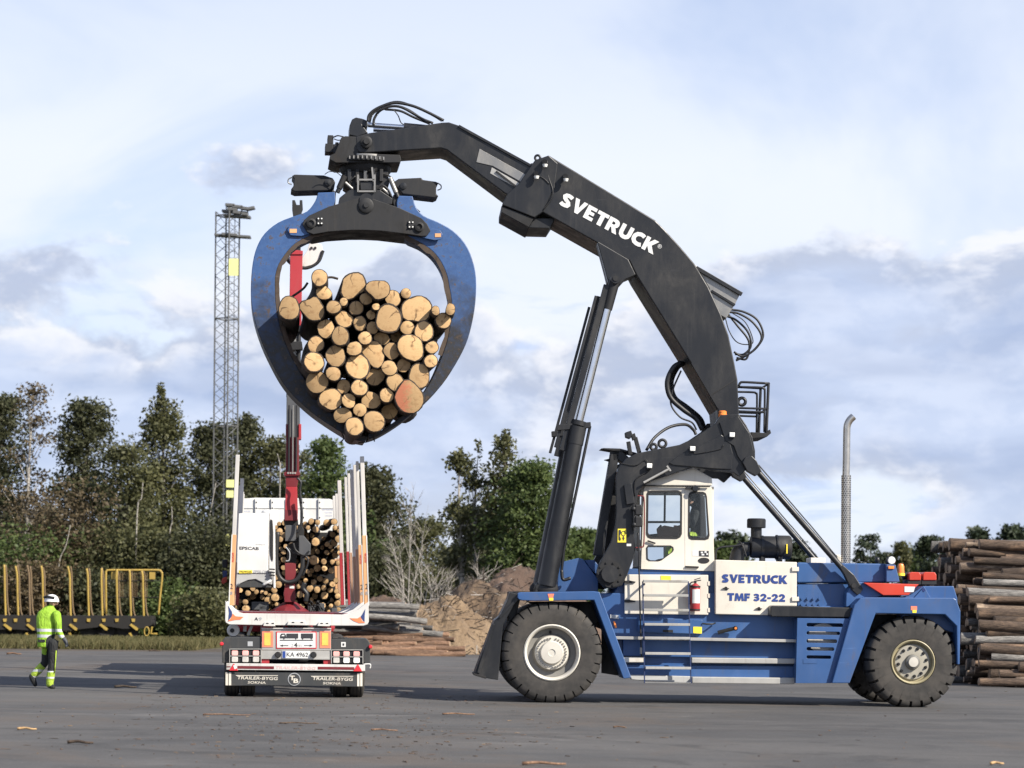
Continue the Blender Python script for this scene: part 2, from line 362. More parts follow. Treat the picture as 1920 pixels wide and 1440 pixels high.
def endgrain_mat(name, light, dark, orange=False):
    """sawn end: growth rings round the pith, radial checks, saw marks; log axis is the object's y"""
    m, nt, b = new_mat(name)
    L = nt.links.new
    tc = nnode(nt, 'ShaderNodeTexCoord'); oi = nnode(nt, 'ShaderNodeObjectInfo')
    add = nnode(nt, 'ShaderNodeVectorMath', operation='SCALE'); L(oi.outputs['Location'], add.inputs[0]); add.inputs['Scale'].default_value = 3.7
    vec = nnode(nt, 'ShaderNodeVectorMath', operation='ADD'); L(tc.outputs['Object'], vec.inputs[0]); L(add.outputs[0], vec.inputs[1])
    n = nnode(nt, 'ShaderNodeTexNoise'); n.inputs['Scale'].default_value = 5.5; n.inputs['Detail'].default_value = 5; L(vec.outputs[0], n.inputs['Vector'])
    blot = nnode(nt, 'ShaderNodeTexNoise'); blot.inputs['Scale'].default_value = 11; blot.inputs['Detail'].default_value = 7; blot.inputs['Roughness'].default_value = 0.65; L(vec.outputs[0], blot.inputs['Vector'])
    sp = nnode(nt, 'ShaderNodeSeparateXYZ'); L(tc.outputs['Object'], sp.inputs[0])
    fl = nnode(nt, 'ShaderNodeCombineXYZ'); L(sp.outputs[0], fl.inputs[0]); L(sp.outputs[2], fl.inputs[2])
    rx_ = nnode(nt, 'ShaderNodeMath', operation='MULTIPLY'); L(oi.outputs['Random'], rx_.inputs[0]); rx_.inputs[1].default_value = 57.0
    rz_ = nnode(nt, 'ShaderNodeMath', operation='MULTIPLY'); L(oi.outputs['Random'], rz_.inputs[0]); rz_.inputs[1].default_value = 91.0
    sx_ = nnode(nt, 'ShaderNodeMath', operation='SINE'); L(rx_.outputs[0], sx_.inputs[0]); sz_ = nnode(nt, 'ShaderNodeMath', operation='SINE'); L(rz_.outputs[0], sz_.inputs[0])
    pc = nnode(nt, 'ShaderNodeCombineXYZ'); L(sx_.outputs[0], pc.inputs[0]); L(sz_.outputs[0], pc.inputs[2])
    ps = nnode(nt, 'ShaderNodeVectorMath', operation='SCALE'); L(pc.outputs[0], ps.inputs[0]); ps.inputs['Scale'].default_value = 0.032
    po = nnode(nt, 'ShaderNodeVectorMath', operation='ADD'); L(fl.outputs[0], po.inputs[0]); L(ps.outputs[0], po.inputs[1])
    ln = nnode(nt, 'ShaderNodeVectorMath', operation='LENGTH'); L(po.outputs[0], ln.inputs[0])
    rr = nnode(nt, 'ShaderNodeMath', operation='MULTIPLY_ADD'); L(n.outputs['Fac'], rr.inputs[0]); rr.inputs[1].default_value = 0.075; L(ln.outputs['Value'], rr.inputs[2])
    fq = nnode(nt, 'ShaderNodeMath', operation='MULTIPLY'); L(rr.outputs[0], fq.inputs[0]); fq.inputs[1].default_value = 420
    sn = nnode(nt, 'ShaderNodeMath', operation='SINE'); L(fq.outputs[0], sn.inputs[0])
    c = mixrgb(nt, maprange(nt, sn.outputs[0], -1, 1, 0.0, 0.45, False), light, dark)
    c = mixrgb(nt, maprange(nt, blot.outputs['Fac'], 0.48, 0.72, 0, 0.75), c, dark)
    heart = maprange(nt, rr.outputs[0], 0.085, 0.03, 0, 1)
    hm = nnode(nt, 'ShaderNodeMath', operation='MULTIPLY'); L(heart, hm.inputs[0]); L(maprange(nt, oi.outputs['Random'], 0.25, 0.8, 0, 0.9), hm.inputs[1])
    c = mixrgb(nt, hm.outputs[0], c, tuple(x * 0.45 for x in dark))
    # radial checks
    at2 = nnode(nt, 'ShaderNodeMath', operation='ARCTAN2'); L(sp.outputs[0], at2.inputs[0]); L(sp.outputs[2], at2.inputs[1])
    a2 = nnode(nt, 'ShaderNodeMath', operation='MULTIPLY_ADD'); L(oi.outputs['Random'], a2.inputs[0]); a2.inputs[1].default_value = 40; L(at2.outputs[0], a2.inputs[2])
    a3 = nnode(nt, 'ShaderNodeMath', operation='MULTIPLY_ADD'); L(n.outputs['Fac'], a3.inputs[0]); a3.inputs[1].default_value = 2.2; L(a2.outputs[0], a3.inputs[2])
    a4 = nnode(nt, 'ShaderNodeMath', operation='SINE'); L(a3.outputs[0], a4.inputs[0])
    crack = maprange(nt, a4.outputs[0], 0.990, 0.999, 0, 0.75)
    c = mixrgb(nt, crack, c, tuple(x * 0.3 for x in dark))
    if orange:
        s = nnode(nt, 'ShaderNodeMath', operation='MULTIPLY_ADD'); L(blot.outputs['Fac'], s.inputs[0]); s.inputs[1].default_value = 0.65; L(sp.outputs[0], s.inputs[2])
        f1 = maprange(nt, s.outputs[0], 0.20, 0.40, 0.85, 0)
        c = mixrgb(nt, f1, c, (0.60, 0.19, 0.10))
    v = nnode(nt, 'ShaderNodeMath', operation='MULTIPLY_ADD'); L(oi.outputs['Random'], v.inputs[0]); v.inputs[1].default_value = 0.55; v.inputs[2].default_value = 0.66
    hs = nnode(nt, 'ShaderNodeHueSaturation'); L(v.outputs[0], hs.inputs['Value']); L(c, hs.inputs['Color'])
    L(hs.outputs[0], b.inputs['Base Color']); b.inputs['Roughness'].default_value = 0.85
    saw = tex(nt, 26, 4, 0.6, stretch=(0.3, 1, 3))
    bump(nt, b, saw, 0.35, 0.01)
endgrain_mat('end_fresh', (0.56, 0.37, 0.18), (0.33, 0.18, 0.075))
endgrain_mat('end_orange', (0.56, 0.37, 0.18), (0.33, 0.18, 0.075), True)
endgrain_mat('end_old', (0.36, 0.26, 0.17), (0.20, 0.13, 0.085))

def leaf_mat(name, a, b_, trans=0.25):
    m, nt, b = new_mat(name)
    L = nt.links.new
    geo = nnode(nt, 'ShaderNodeNewGeometry')
    n1 = tex(nt, 0.55, 4, 0.6)
    c = mixrgb(nt, geo.outputs['Random Per Island'], a, b_)
    c = mixrgb(nt, maprange(nt, n1, 0.35, 0.65, 0, 0.55), c, tuple(0.5 * (x + y) * 0.62 for x, y in zip(a, b_)))
    L(c, b.inputs['Base Color']); b.inputs['Roughness'].default_value = 0.6
    b.inputs['Specular IOR Level'].default_value = 0.35
    tr = nnode(nt, 'ShaderNodeBsdfTranslucent'); L(c, tr.inputs[0])
    mx = nnode(nt, 'ShaderNodeMixShader'); mx.inputs[0].default_value = trans
    o = nt.nodes['Material Output']
    L(b.outputs[0], mx.inputs[1]); L(tr.outputs[0], mx.inputs[2]); L(mx.outputs[0], o.inputs['Surface'])
leaf_mat('leaf_dark', (0.046, 0.054, 0.025), (0.105, 0.106, 0.050), 0.35)
leaf_mat('leaf_mid', (0.070, 0.078, 0.033), (0.150, 0.146, 0.062), 0.35)
leaf_mat('leaf_green', (0.055, 0.088, 0.026), (0.130, 0.165, 0.052), 0.35)
leaf_mat('leaf_brown', (0.085, 0.064, 0.036), (0.140, 0.105, 0.055))
leaf_mat('leaf_pine', (0.022, 0.034, 0.018), (0.050, 0.066, 0.030), 0.1)
leaf_mat('leaf_grass', (0.075, 0.080, 0.028), (0.18, 0.15, 0.065), 0.2)

def trunk_mat(name, a, b_):
    m, nt, b = new_mat(name)
    n2 = tex(nt, 6, 7, 0.7, stretch=(1, 1, 2.5))
    nt.links.new(mixrgb(nt, maprange(nt, n2, 0.45, 0.62), a, b_), b.inputs['Base Color']); b.inputs['Roughness'].default_value = 0.9
trunk_mat('trunk', (0.075, 0.06, 0.05), (0.13, 0.11, 0.09))
trunk_mat('birch', (0.36, 0.335, 0.295), (0.11, 0.095, 0.08))
trunk_mat('dead_wood', (0.38, 0.35, 0.31), (0.26, 0.23, 0.20))

# ------------------------------------------------------------------ mesh helpers
class MB:
    """collects shapes and links them as one mesh object"""
    def __init__(s): s.v = []; s.f = []; s.mi = []
    def add(s, vs, fs, mi=0):
        o = len(s.v); s.v += [tuple(v) for v in vs]
        s.f += [tuple(i + o for i in f) for f in fs]; s.mi += [mi] * len(fs)
        return s
    def box(s, a, b, mi=0):
        (x0, y0, z0), (x1, y1, z1) = a, b
        x0, x1 = sorted((x0, x1)); y0, y1 = sorted((y0, y1)); z0, z1 = sorted((z0, z1))
        vs = [(x0, y0, z0), (x1, y0, z0), (x1, y1, z0), (x0, y1, z0), (x0, y0, z1), (x1, y0, z1), (x1, y1, z1), (x0, y1, z1)]
        return s.add(vs, [(0, 3, 2, 1), (4, 5, 6, 7), (0, 1, 5, 4), (1, 2, 6, 5), (2, 3, 7, 6), (3, 0, 4, 7)], mi)
    def prism(s, pts, y0, y1, mi=0):
        """pts: (x, z) outline; extruded along y"""
        a = sum(pts[i][0] * pts[(i + 1) % len(pts)][1] - pts[(i + 1) % len(pts)][0] * pts[i][1] for i in range(len(pts)))
        if a < 0: pts = list(reversed(pts))
        n = len(pts)
        vs = [(p[0], y0, p[1]) for p in pts] + [(p[0], y1, p[1]) for p in pts]
        fs = [tuple(range(n)), tuple(range(2 * n - 1, n - 1, -1))]
        for i in range(n):
            j = (i + 1) % n
            fs.append((i, i + n, j + n, j))
        return s.add(vs, fs, mi)
    def tube(s, pts, r, n=8, mi=0, cap=True):
        pts = [Vector(p) for p in pts]
        rs = r if isinstance(r, (list, tuple)) else [r] * len(pts)
        vs = []; fs = []
        t0 = (pts[1] - pts[0]).normalized()
        up = Vector((0, 0, 1)) if abs(t0.z) < 0.9 else Vector((0, 1, 0))
        u = t0.cross(up).normalized()
        for k, p in enumerate(pts):
            if k == 0: t = t0
            elif k == len(pts) - 1: t = (pts[k] - pts[k - 1]).normalized()
            else: t = (pts[k + 1] - pts[k - 1]).normalized()
            u = (u - t * u.dot(t)).normalized(); v = t.cross(u)
            for i in range(n):
                a = 2 * math.pi * i / n
                vs.append(p + (u * math.cos(a) + v * math.sin(a)) * rs[k])
        for k in range(len(pts) - 1):
            for i in range(n):
                j = (i + 1) % n
                fs.append((k * n + i, k * n + j, (k + 1) * n + j, (k + 1) * n + i))
        if cap:
            fs.append(tuple(range(n - 1, -1, -1))); fs.append(tuple(range((len(pts) - 1) * n, len(pts) * n)))
        return s.add(vs, fs, mi)
    def bar(s, a, b, w, h, mi=0, up=(0, 1, 0)):
        """straight bar of rectangular section; w measured square to 'up'"""
        a = Vector(a); b = Vector(b); t = (b - a).normalized(); up = Vector(up)
        if abs(t.dot(up)) > 0.99: up = Vector((1, 0, 0))
        u = t.cross(up).normalized(); v = u.cross(t)
        vs = [q + u * (i * w / 2) + v * (j * h / 2) for q in (a, b) for i, j in ((-1, -1), (1, -1), (1, 1), (-1, 1))]
        return s.add(vs, [(0, 1, 2, 3), (7, 6, 5, 4), (0, 4, 5, 1), (1, 5, 6, 2), (2, 6, 7, 3), (3, 7, 4, 0)], mi)
    def lathe(s, prof, c, axis='y', n=32, mi=0, closed=False, cap=True):
        """prof: (radius, along) ; turned round an axis through c"""
        vs = []; fs = []; c = Vector(c)
        for (r, h) in prof:
            for i in range(n):
                a = 2 * math.pi * i / n
                p, q = r * math.cos(a), r * math.sin(a)
                vs.append(c + (Vector((p, h, q)) if axis == 'y' else Vector((p, q, h)) if axis == 'z' else Vector((h, p, q))))
        m = len(prof)
        for k in range(m if closed else m - 1):
            for i in range(n):
                j = (i + 1) % n; k2 = (k + 1) % m
                fs.append((k * n + i, k * n + j, k2 * n + j, k2 * n + i))
        if cap and not closed:
            fs.append(tuple(range(n - 1, -1, -1))); fs.append(tuple(range((m - 1) * n, m * n)))
        return s.add(vs, fs, mi)
    def cyl(s, a, b, r, n=16, mi=0):
        return s.tube([a, b], r, n, mi)
    def ball(s, c, r, n=10, mi=0, sc=(1, 1, 1)):
        vs = []; fs = []; m = max(4, n // 2 + 1)
        for k in range(m + 1):
            t = math.pi * k / m
            for i in range(n):
                a = 2 * math.pi * i / n
                vs.append((c[0] + r * sc[0] * math.sin(t) * math.cos(a), c[1] + r * sc[1] * math.sin(t) * math.sin(a), c[2] + r * sc[2] * math.cos(t)))
        for k in range(m):
            for i in range(n):
                j = (i + 1) % n
                fs.append((k * n + i, (k + 1) * n + i, (k + 1) * n + j, k * n + j))
        return s.add(vs, fs, mi)
    def build(s, name, mats, parent=None, smooth=None, bevel=0.0, seg=2):
        me = bpy.data.meshes.new(name)
        me.from_pydata(s.v, [], s.f)
        mats = mats if isinstance(mats, (list, tuple)) else [mats]
        for m in mats: me.materials.append(MATS[m])
        if any(s.mi): me.polygons.foreach_set('material_index', s.mi)
        me.validate(); fix_normals(me)
        return link(name, me, parent, smooth, bevel, seg)
def fix_normals(me):
    bm = bmesh.new(); bm.from_mesh(me)
    bmesh.ops.recalc_face_normals(bm, faces=bm.faces)
    bm.to_mesh(me); bm.free()
def link(name, me, parent=None, smooth=None, bevel=0.0, seg=2):
    o = bpy.data.objects.new(name, me); col.objects.link(o)
    if parent is not None: o.parent = parent
    if smooth is not None:
        me.polygons.foreach_set('use_smooth', [True] * len(me.polygons))
        if smooth < 180:
            me.set_sharp_from_angle(angle=R(smooth))
    if bevel > 0:
        b = o.modifiers.new('bevel', 'BEVEL'); b.width = bevel; b.segments = seg; b.limit_method = 'ANGLE'; b.angle_limit = R(40)
        b.harden_normals = False
    return o
def tag(o, label=None, cat=None, group=None, kind=None):
    if label: o['label'] = label
    if cat: o['category'] = cat
    if group: o['group'] = group
    if kind: o['kind'] = kind
    return o
def thing(name, label, cat, loc=(0, 0, 0), rz=0.0, group=None):
    o = bpy.data.objects.new(name, None); o.empty_display_size = 0.3
    o.location = loc; o.rotation_euler = (0, 0, rz); col.objects.link(o)
    return tag(o, label, cat, group)
def plate(name, outer, holes, y0, y1, matn, parent, bevel=0.0):
    """flat plate with real holes: outline and holes as (x, z) lists"""
    cu = bpy.data.curves.new(name, 'CURVE'); cu.dimensions = '2D'; cu.fill_mode = 'BOTH'
    cu.extrude = abs(y1 - y0) / 2
    for loop in [outer] + list(holes):
        sp = cu.splines.new('POLY'); sp.points.add(len(loop) - 1); sp.use_cyclic_u = True
        for k, p in enumerate(loop): sp.points[k].co = (p[0], p[1], 0, 1)
    me = curve_mesh(cu, name)
    me.transform(Matrix.Translation((0, (y0 + y1) / 2, 0)) @ Matrix.Rotation(R(90), 4, 'X'))
    me.materials.append(MATS[matn])
    bm = bmesh.new(); bm.from_mesh(me); bmesh.ops.remove_doubles(bm, verts=bm.verts, dist=1e-5)
    bmesh.ops.dissolve_limit(bm, angle_limit=R(1), verts=bm.verts, edges=bm.edges)
    bmesh.ops.recalc_face_normals(bm, faces=bm.faces); bm.to_mesh(me); bm.free()
    return link(name, me, parent, None, bevel)
def curve_mesh(cu, name):
    tmp = bpy.data.objects.new('tmp', cu); col.objects.link(tmp)
    dg = bpy.context.evaluated_depsgraph_get(); dg.update()
    me = bpy.data.meshes.new_from_object(tmp.evaluated_get(dg))
    me.name = name; me.materials.clear()
    bpy.data.objects.remove(tmp); bpy.data.curves.remove(cu)
    return me
def text(name, body, centre, width, height, matn, parent, bold=0.0, shear=0.0, rot=0.0, depth=0.004, spacing=1.0):
    """raised lettering lying in the x-z plane, facing -y, stretched to a size"""
    cu = bpy.data.curves.new(name, 'FONT'); cu.body = body; cu.align_x = 'CENTER'; cu.align_y = 'CENTER'
    cu.size = 1.0; cu.offset = bold; cu.shear = shear; cu.extrude = 0.5; cu.space_character = spacing; cu.resolution_u = 3
    me = curve_mesh(cu, name)
    co = np.empty(len(me.vertices) * 3, dtype=np.float32); me.vertices.foreach_get('co', co); co = co.reshape(-1, 3)
    lo, hi = co.min(0), co.max(0); c = (lo + hi) / 2
    sx = width / max(1e-6, hi[0] - lo[0]); sy = height / max(1e-6, hi[1] - lo[1])
    me.transform(Matrix.Translation(Vector(centre)) @ Matrix.Rotation(rot, 4, 'Y') @ Matrix.Rotation(R(90), 4, 'X')
                 @ Matrix.Diagonal((sx, sy, depth, 1)) @ Matrix.Translation((-c[0], -c[1], 0)))
    me.materials.append(MATS[matn])
    return link(name, me, parent)
def arc(c, r, a0, a1, n):
    return [(c[0] + r * math.cos(R(a0 + (a1 - a0) * i / n)), c[1] + r * math.sin(R(a0 + (a1 - a0) * i / n))) for i in range(n + 1)]
def rrect(x0, z0, x1, z1, r, n=4):
    x0, x1 = sorted((x0, x1)); z0, z1 = sorted((z0, z1))
    return arc((x1 - r, z1 - r), r, 0, 90, n) + arc((x0 + r, z1 - r), r, 90, 180, n) + arc((x0 + r, z0 + r), r, 180, 270, n) + arc((x1 - r, z0 + r), r, 270, 360, n)
def spline(pts, n=8):
    """Catmull-Rom through points"""
    P = [Vector(p) for p in pts]; P = [P[0] * 2 - P[1]] + P + [P[-1] * 2 - P[-2]]
    out = []
    for i in range(1, len(P) - 2):
        a, b, c, d = P[i - 1:i + 3]
        for k in range(n):
            t = k / n
            out.append(0.5 * ((2 * b) + (c - a) * t + (2 * a - 5 * b + 4 * c - d) * t * t + (3 * b - a - 3 * c + d) * t ** 3))
    out.append(P[-2]); return out
def copy_tree(o, parent=None):
    c = o.copy(); col.objects.link(c); c.parent = parent
    for ch in list(o.children): copy_tree(ch, c)
    return c

def stroke(pts, h):
    """outline of a polyline of half-width h"""
    P = [Vector((a, b)) for a, b in pts]; Lf, Rt = [], []
    for i, p in enumerate(P):
        d0 = (P[i] - P[i - 1]).normalized() if i else (P[1] - P[0]).normalized()
        d1 = (P[i + 1] - P[i]).normalized() if i < len(P) - 1 else d0
        t = (d0 + d1).normalized(); nn = Vector((-t.y, t.x)); k = h / max(0.5, nn.dot(Vector((-d0.y, d0.x))))
        Lf.append(tuple(p + nn * k)); Rt.append(tuple(p - nn * k))
    return Lf + Rt[::-1]
def heavy_glyph(ch):
    """(advance, outer loop, holes) of a heavy capital on a unit-high body"""
    h = 0.135
    if ch == 'S': return 0.78, stroke([(0.08, 0.20), (0.22, 0.135), (0.42, 0.135), (0.56, 0.17), (0.61, 0.27), (0.54, 0.40), (0.38, 0.49), (0.22, 0.60), (0.16, 0.72), (0.24, 0.83), (0.38, 0.865), (0.55, 0.85), (0.68, 0.80)], h), []
    if ch == 'V': return 0.92, [(0, 1), (0.30, 1), (0.47, 0.42), (0.64, 1), (0.92, 1), (0.58, 0), (0.34, 0)], []
    if ch == 'E': return 0.70, [(0, 0), (0.66, 0), (0.66, 0.25), (0.29, 0.25), (0.29, 0.385), (0.60, 0.385), (0.60, 0.615), (0.29, 0.615), (0.29, 0.75), (0.66, 0.75), (0.66, 1), (0, 1)], []
    if ch == 'T': return 0.80, [(0.25, 0), (0.55, 0), (0.55, 0.74), (0.80, 0.74), (0.80, 1), (0, 1), (0, 0.74), (0.25, 0.74)], []
    if ch == 'F': return 0.68, [(0, 0), (0.29, 0), (0.29, 0.37), (0.60, 0.37), (0.60, 0.61), (0.29, 0.61), (0.29, 0.75), (0.66, 0.75), (0.66, 1), (0, 1)], []
    if ch == 'M': return 1.14, [(0, 0), (0.26, 0), (0.30, 0.52), (0.48, 0), (0.66, 0), (0.84, 0.52), (0.88, 0), (1.14, 0), (1.02, 1), (0.76, 1), (0.57, 0.46), (0.38, 1), (0.12, 1)], []
    if ch == 'K': return 0.92, [(0, 0), (0.28, 0), (0.28, 0.38), (0.56, 0), (0.92, 0), (0.54, 0.52), (0.88, 1), (0.55, 1), (0.28, 0.64), (0.28, 1), (0, 1)], []
    if ch == 'R': return 0.88, [(0, 0), (0.29, 0), (0.29, 0.33), (0.36, 0.33), (0.55, 0), (0.88, 0), (0.64, 0.40), (0.74, 0.48), (0.79, 0.60), (0.79, 0.74), (0.74, 0.88), (0.63, 0.97), (0.48, 1), (0, 1)], [[(0.29, 0.56), (0.44, 0.56), (0.50, 0.61), (0.50, 0.71), (0.44, 0.76), (0.29, 0.76)]]
    if ch == 'U': return 0.86, stroke([(0.14, 1.0), (0.14, 0.42), (0.19, 0.24), (0.30, 0.155), (0.43, 0.135), (0.56, 0.155), (0.67, 0.24), (0.72, 0.42), (0.72, 1.0)], 0.14), []
    if ch == 'C': return 0.84, stroke([(0.78, 0.80), (0.64, 0.86), (0.48, 0.865), (0.28, 0.79), (0.16, 0.63), (0.14, 0.48), (0.17, 0.33), (0.29, 0.19), (0.48, 0.135), (0.64, 0.14), (0.78, 0.20)], 0.14), []
    if ch == '3': return 0.76, stroke([(0.06, 0.80), (0.24, 0.87), (0.40, 0.87), (0.54, 0.79), (0.54, 0.64), (0.42, 0.54), (0.30, 0.52), (0.44, 0.49), (0.58, 0.38), (0.57, 0.22), (0.42, 0.13), (0.24, 0.13), (0.05, 0.20)], 0.115), []
    if ch == '2': return 0.80, [(0.02, 0), (0.76, 0), (0.76, 0.25), (0.42, 0.25), (0.62, 0.42), (0.73, 0.57), (0.73, 0.77), (0.62, 0.92), (0.44, 1.0), (0.26, 1.0), (0.10, 0.93), (0.02, 0.80), (0.02, 0.66), (0.28, 0.66), (0.31, 0.75), (0.38, 0.79), (0.45, 0.75), (0.46, 0.66), (0.40, 0.54), (0.02, 0.20)], []
    if ch == '-': return 0.46, [(0, 0.33), (0.42, 0.33), (0.42, 0.56), (0, 0.56)], []
    return 0.30, None, []
def heavy_text(name, body, centre, width, height, matn, parent, rot=0.0, depth=0.004, gap=0.06):
    x = 0; loops = []
    for ch in body:
        adv, o, hs = heavy_glyph(ch)
        if o: loops.append(([(a + x, b) for a, b in o], [[(a + x, b) for a, b in hh] for hh in hs]))
        x += adv + gap
    W = x - gap; out = []
    for o, hs in loops:
        f = lambda L_: [((a / W - 0.5) * width, (b - 0.5) * height) for a, b in L_]
        out.append(plate(name, f(o), [f(hh) for hh in hs], -depth, 0, matn, parent))
    for p in out:
        p.data.transform(Matrix.Translation(Vector(centre)) @ Matrix.Rotation(rot, 4, 'Y'))
    return out
# ------------------------------------------------------------------ ground
def sheet(name, pts, z, matn):
    o = MB().add([(x, y, z) for x, y in pts], [tuple(range(len(pts)))]).build(name, matn)
    return tag(o, kind='structure')
sheet('ground', [(-4000, -300), (4000, -300), (4000, 8000), (-4000, 8000)], -0.03, 'grass_ground')
def edge_pts(seed, x0, x1, y, amp, n=60):
    r = random.Random(seed)
    return [(x0 + (x1 - x0) * i / n, y(x0 + (x1 - x0) * i / n) + r.uniform(-amp, amp)) for i in range(n + 1)]
far_edge = edge_pts(4, -60, 70, lambda x: 80.5 + max(0, -x - 3) * -0.25 if x < 8 else 80.5, 1.0)
dirt_edge = edge_pts(5, -60, 70, lambda x: 87 + max(0, -x - 3) * -0.2 if x < 8 else 96, 0.8)
sheet('dirt_margin', [(-60, -40), (70, -40)] + list(reversed(dirt_edge)), -0.006, 'earth')
sheet('asphalt_yard', [(-60, -40), (70, -40)] + list(reversed(far_edge)), 0.0, 'asphalt')
# ------------------------------------------------------------------ the log stacker
MF = Frame(at(1035, 1318, ground_depth(1035, 1318)), R(2.5))
stacker = thing('log_stacker', 'big blue and black wheeled log stacker with cream cab, holding the grapple aloft', 'log stacker', MF.o, MF.yaw)
def mp(px, py, w): return MF.p(px, py, w)
def mxz(pts, w): return [(q.x, q.z) for q in (MF.p(a, b, w) for a, b in pts)]
def mprism(name, pts, w0, w1, matn, parent=None, bevel=0.012, at_w=None, smooth=None):
    return MB().prism(mxz(pts, w0 if at_w is None else at_w), w0, w1).build(name, matn, parent or stacker, smooth, bevel)
S = 4400 / MF.o.y     # photo pixels per metre at the machine's near face
PXM = 1.0 / S

def tyre_mesh(name, Rr, rim_r, width, lugs, depth, parent, centre, inset=0.06, gap=0.14):
    """earthmover tyre: sidewall, shoulder and lugs parted by narrow grooves across the shoulder"""
    fr = (0.0, 0.25, 0.5, 0.75, 1 - gap - 0.03, 1 - gap, 1 - 0.03, 1.0 - 1e-4); G = len(fr); n = lugs * G
    prof = [(rim_r / Rr, 0.10, 0), (rim_r / Rr + 0.03, 0.02, 0), (0.70, 0.0, 0), (0.79, 0.004, 0), (0.845, 0.012, 0), (0.85, 0.012, 1), (0.885, 0.022, 1),
            (0.915, 0.036, 1), (0.945, 0.058, 1), (0.972, 0.10, 1), (0.992, 0.17, 1), (1.0, 0.32, 2), (1.0, 0.5, 3)]
    prof = prof + [(r, 1 - y, t) for r, y, t in reversed(prof[:-1])]
    vs = []; fs = []
    for k, (r, y, t) in enumerate(prof):
        for i in range(n):
            g = i % G; lug = i // G; low = g in (5, 6)
            a = 2 * math.pi * (lug + fr[g] + (0.5 if y > 0.5 else 0)) / lugs
            rad = r * Rr; yy = y
            if low and t in (1, 2):
                rad -= depth * (0.25 if r < 0.95 else 1.0)
                yy = y + math.copysign((inset if t == 1 else inset * 0.3) * min(1.0, (r - 0.84) / 0.06), 0.5 - y)
            elif low and t == 3: rad -= depth * 0.4
            z = max(rad * math.sin(a), -Rr * 0.975)          # flattened where it carries the load
            vs.append((centre[0] + rad * math.cos(a), centre[1] + yy * width, centre[2] + z))
    m = len(prof)
    for k in range(m - 1):
        for i in range(n):
            j = (i + 1) % n
            fs.append((k * n + i, k * n + j, (k + 1) * n + j, (k + 1) * n + i))
    return MB().add(vs, fs).build(name, 'rubber', parent, 28)

def wheel(px, py, rpx, w0, width, rim_px, lugs, near, front):
    sgn = 1 if near else -1
    face = w0 if near else w0 + width
    cpos = mp(px, py, MF_NEAR[front]); cx, cz = cpos.x, cpos.z
    Rr = rpx * PXM; rr = rim_px * PXM
    cz = Rr * 0.975
    t = tyre_mesh('tyre', Rr, rr, width, lugs, Rr * (0.022 if front else 0.06), stacker, (cx, w0, cz), 0.06 if front else 0.14, 0.14 if front else 0.27)
    def Y(d): return face + sgn * d
    if front:
        MB().lathe([(rr * 1.03, Y(0.06)), (rr * 1.03, Y(0.015)), (rr * 0.985, Y(0.0)), (rr * 0.935, Y(0.02)), (rr * 0.91, Y(0.07)), (rr * 0.89, Y(0.10))], (cx, 0, cz), 'y', 48, cap=False).build('rim_ring', 'rim_white', t, 40)
        MB().lathe([(rr * 0.905, Y(0.09)), (rr * 0.87, Y(0.17)), (rr * 0.70, Y(0.19)), (rr * 0.62, Y(0.13)), (rr * 0.30, Y(0.13))], (cx, 0, cz), 'y', 48, cap=False).build('rim_dish', 'rim_dark', t, 40)
        MB().lathe([(rr * 0.62, Y(0.13)), (rr * 0.605, Y(0.085)), (rr * 0.44, Y(0.08)), (rr * 0.42, Y(0.04)), (rr * 0.39, Y(0.015)), (rr * 0.13, Y(0.008)), (rr * 0.115, Y(0.02)), (0.001, Y(0.02))], (cx, 0, cz), 'y', 40, cap=False).build('hub', 'rim_white', t, 40)
        mb = MB()
        for k in range(32):
            a = 2 * math.pi * (k + 0.5) / 32
            if k in (7, 23): continue
            p = Vector((cx + rr * 0.525 * math.cos(a), 0, cz + rr * 0.525 * math.sin(a)))
            mb.tube([(p.x, Y(0.10), p.z), (p.x, Y(0.055), p.z)], rr * 0.036, 6)
            mb.tube([(p.x, Y(0.07), p.z), (p.x, Y(0.035), p.z)], rr * 0.018, 6, 1)
        tag(mb.build('wheel_nuts', ['rim_white', 'black_dirty'], t), kind='stuff')
        MB().ball((cx - rr * 0.05, Y(0.155), cz + rr * 0.74), 0.026, 8).build('valve_hole', 'seal', t, 180)
    else:
        MB().lathe([(rr * 1.04, Y(0.05)), (rr * 1.03, Y(0.01)), (rr * 0.99, Y(0.0)), (rr * 0.93, Y(0.02)), (rr * 0.90, Y(0.10)), (rr * 0.84, Y(0.11))], (cx, 0, cz), 'y', 48, cap=False).build('rim_ring', 'rim_yellowed', t, 40)
        MB().lathe([(rr * 0.92, Y(0.11)), (rr * 0.86, Y(0.12)), (rr * 0.80, Y(0.07)), (rr * 0.50, Y(0.055)), (rr * 0.30, Y(0.06))], (cx, 0, cz), 'y', 48, cap=False).build('rim_dish', 'rim_cream', t, 40)
        MB().lathe([(rr * 0.36, Y(0.06)), (rr * 0.33, Y(0.0)), (rr * 0.26, Y(-0.02)), (0.001, Y(-0.02))], (cx, 0, cz), 'y', 32).build('hub', 'rim_grey', t, 40)
        MB().lathe([(rr * 0.235, Y(-0.015)), (rr * 0.22, Y(-0.045)), (0.001, Y(-0.05))], (cx, 0, cz), 'y', 32).build('hub_cap', 'rim_white', t, 40)
        for k in range(12):
            a = 2 * math.pi * (k + 0.3) / 12
            p = Vector((cx + rr * 0.66 * math.cos(a), 0, cz + rr * 0.66 * math.sin(a)))
            MB().tube([(p.x, Y(0.09), p.z), (p.x, Y(0.045), p.z)], rr * 0.075, 8).tube([(p.x, Y(0.07), p.z), (p.x, Y(0.022), p.z)], rr * 0.045, 6).build('wheel_nut', 'black_dirty', t)
    return t
paint('rim_cream', (0.36, 0.335, 0.275), dirt=(0.10, 0.08, 0.06), amount=0.7, rough=0.55, streak=False, scale=6)
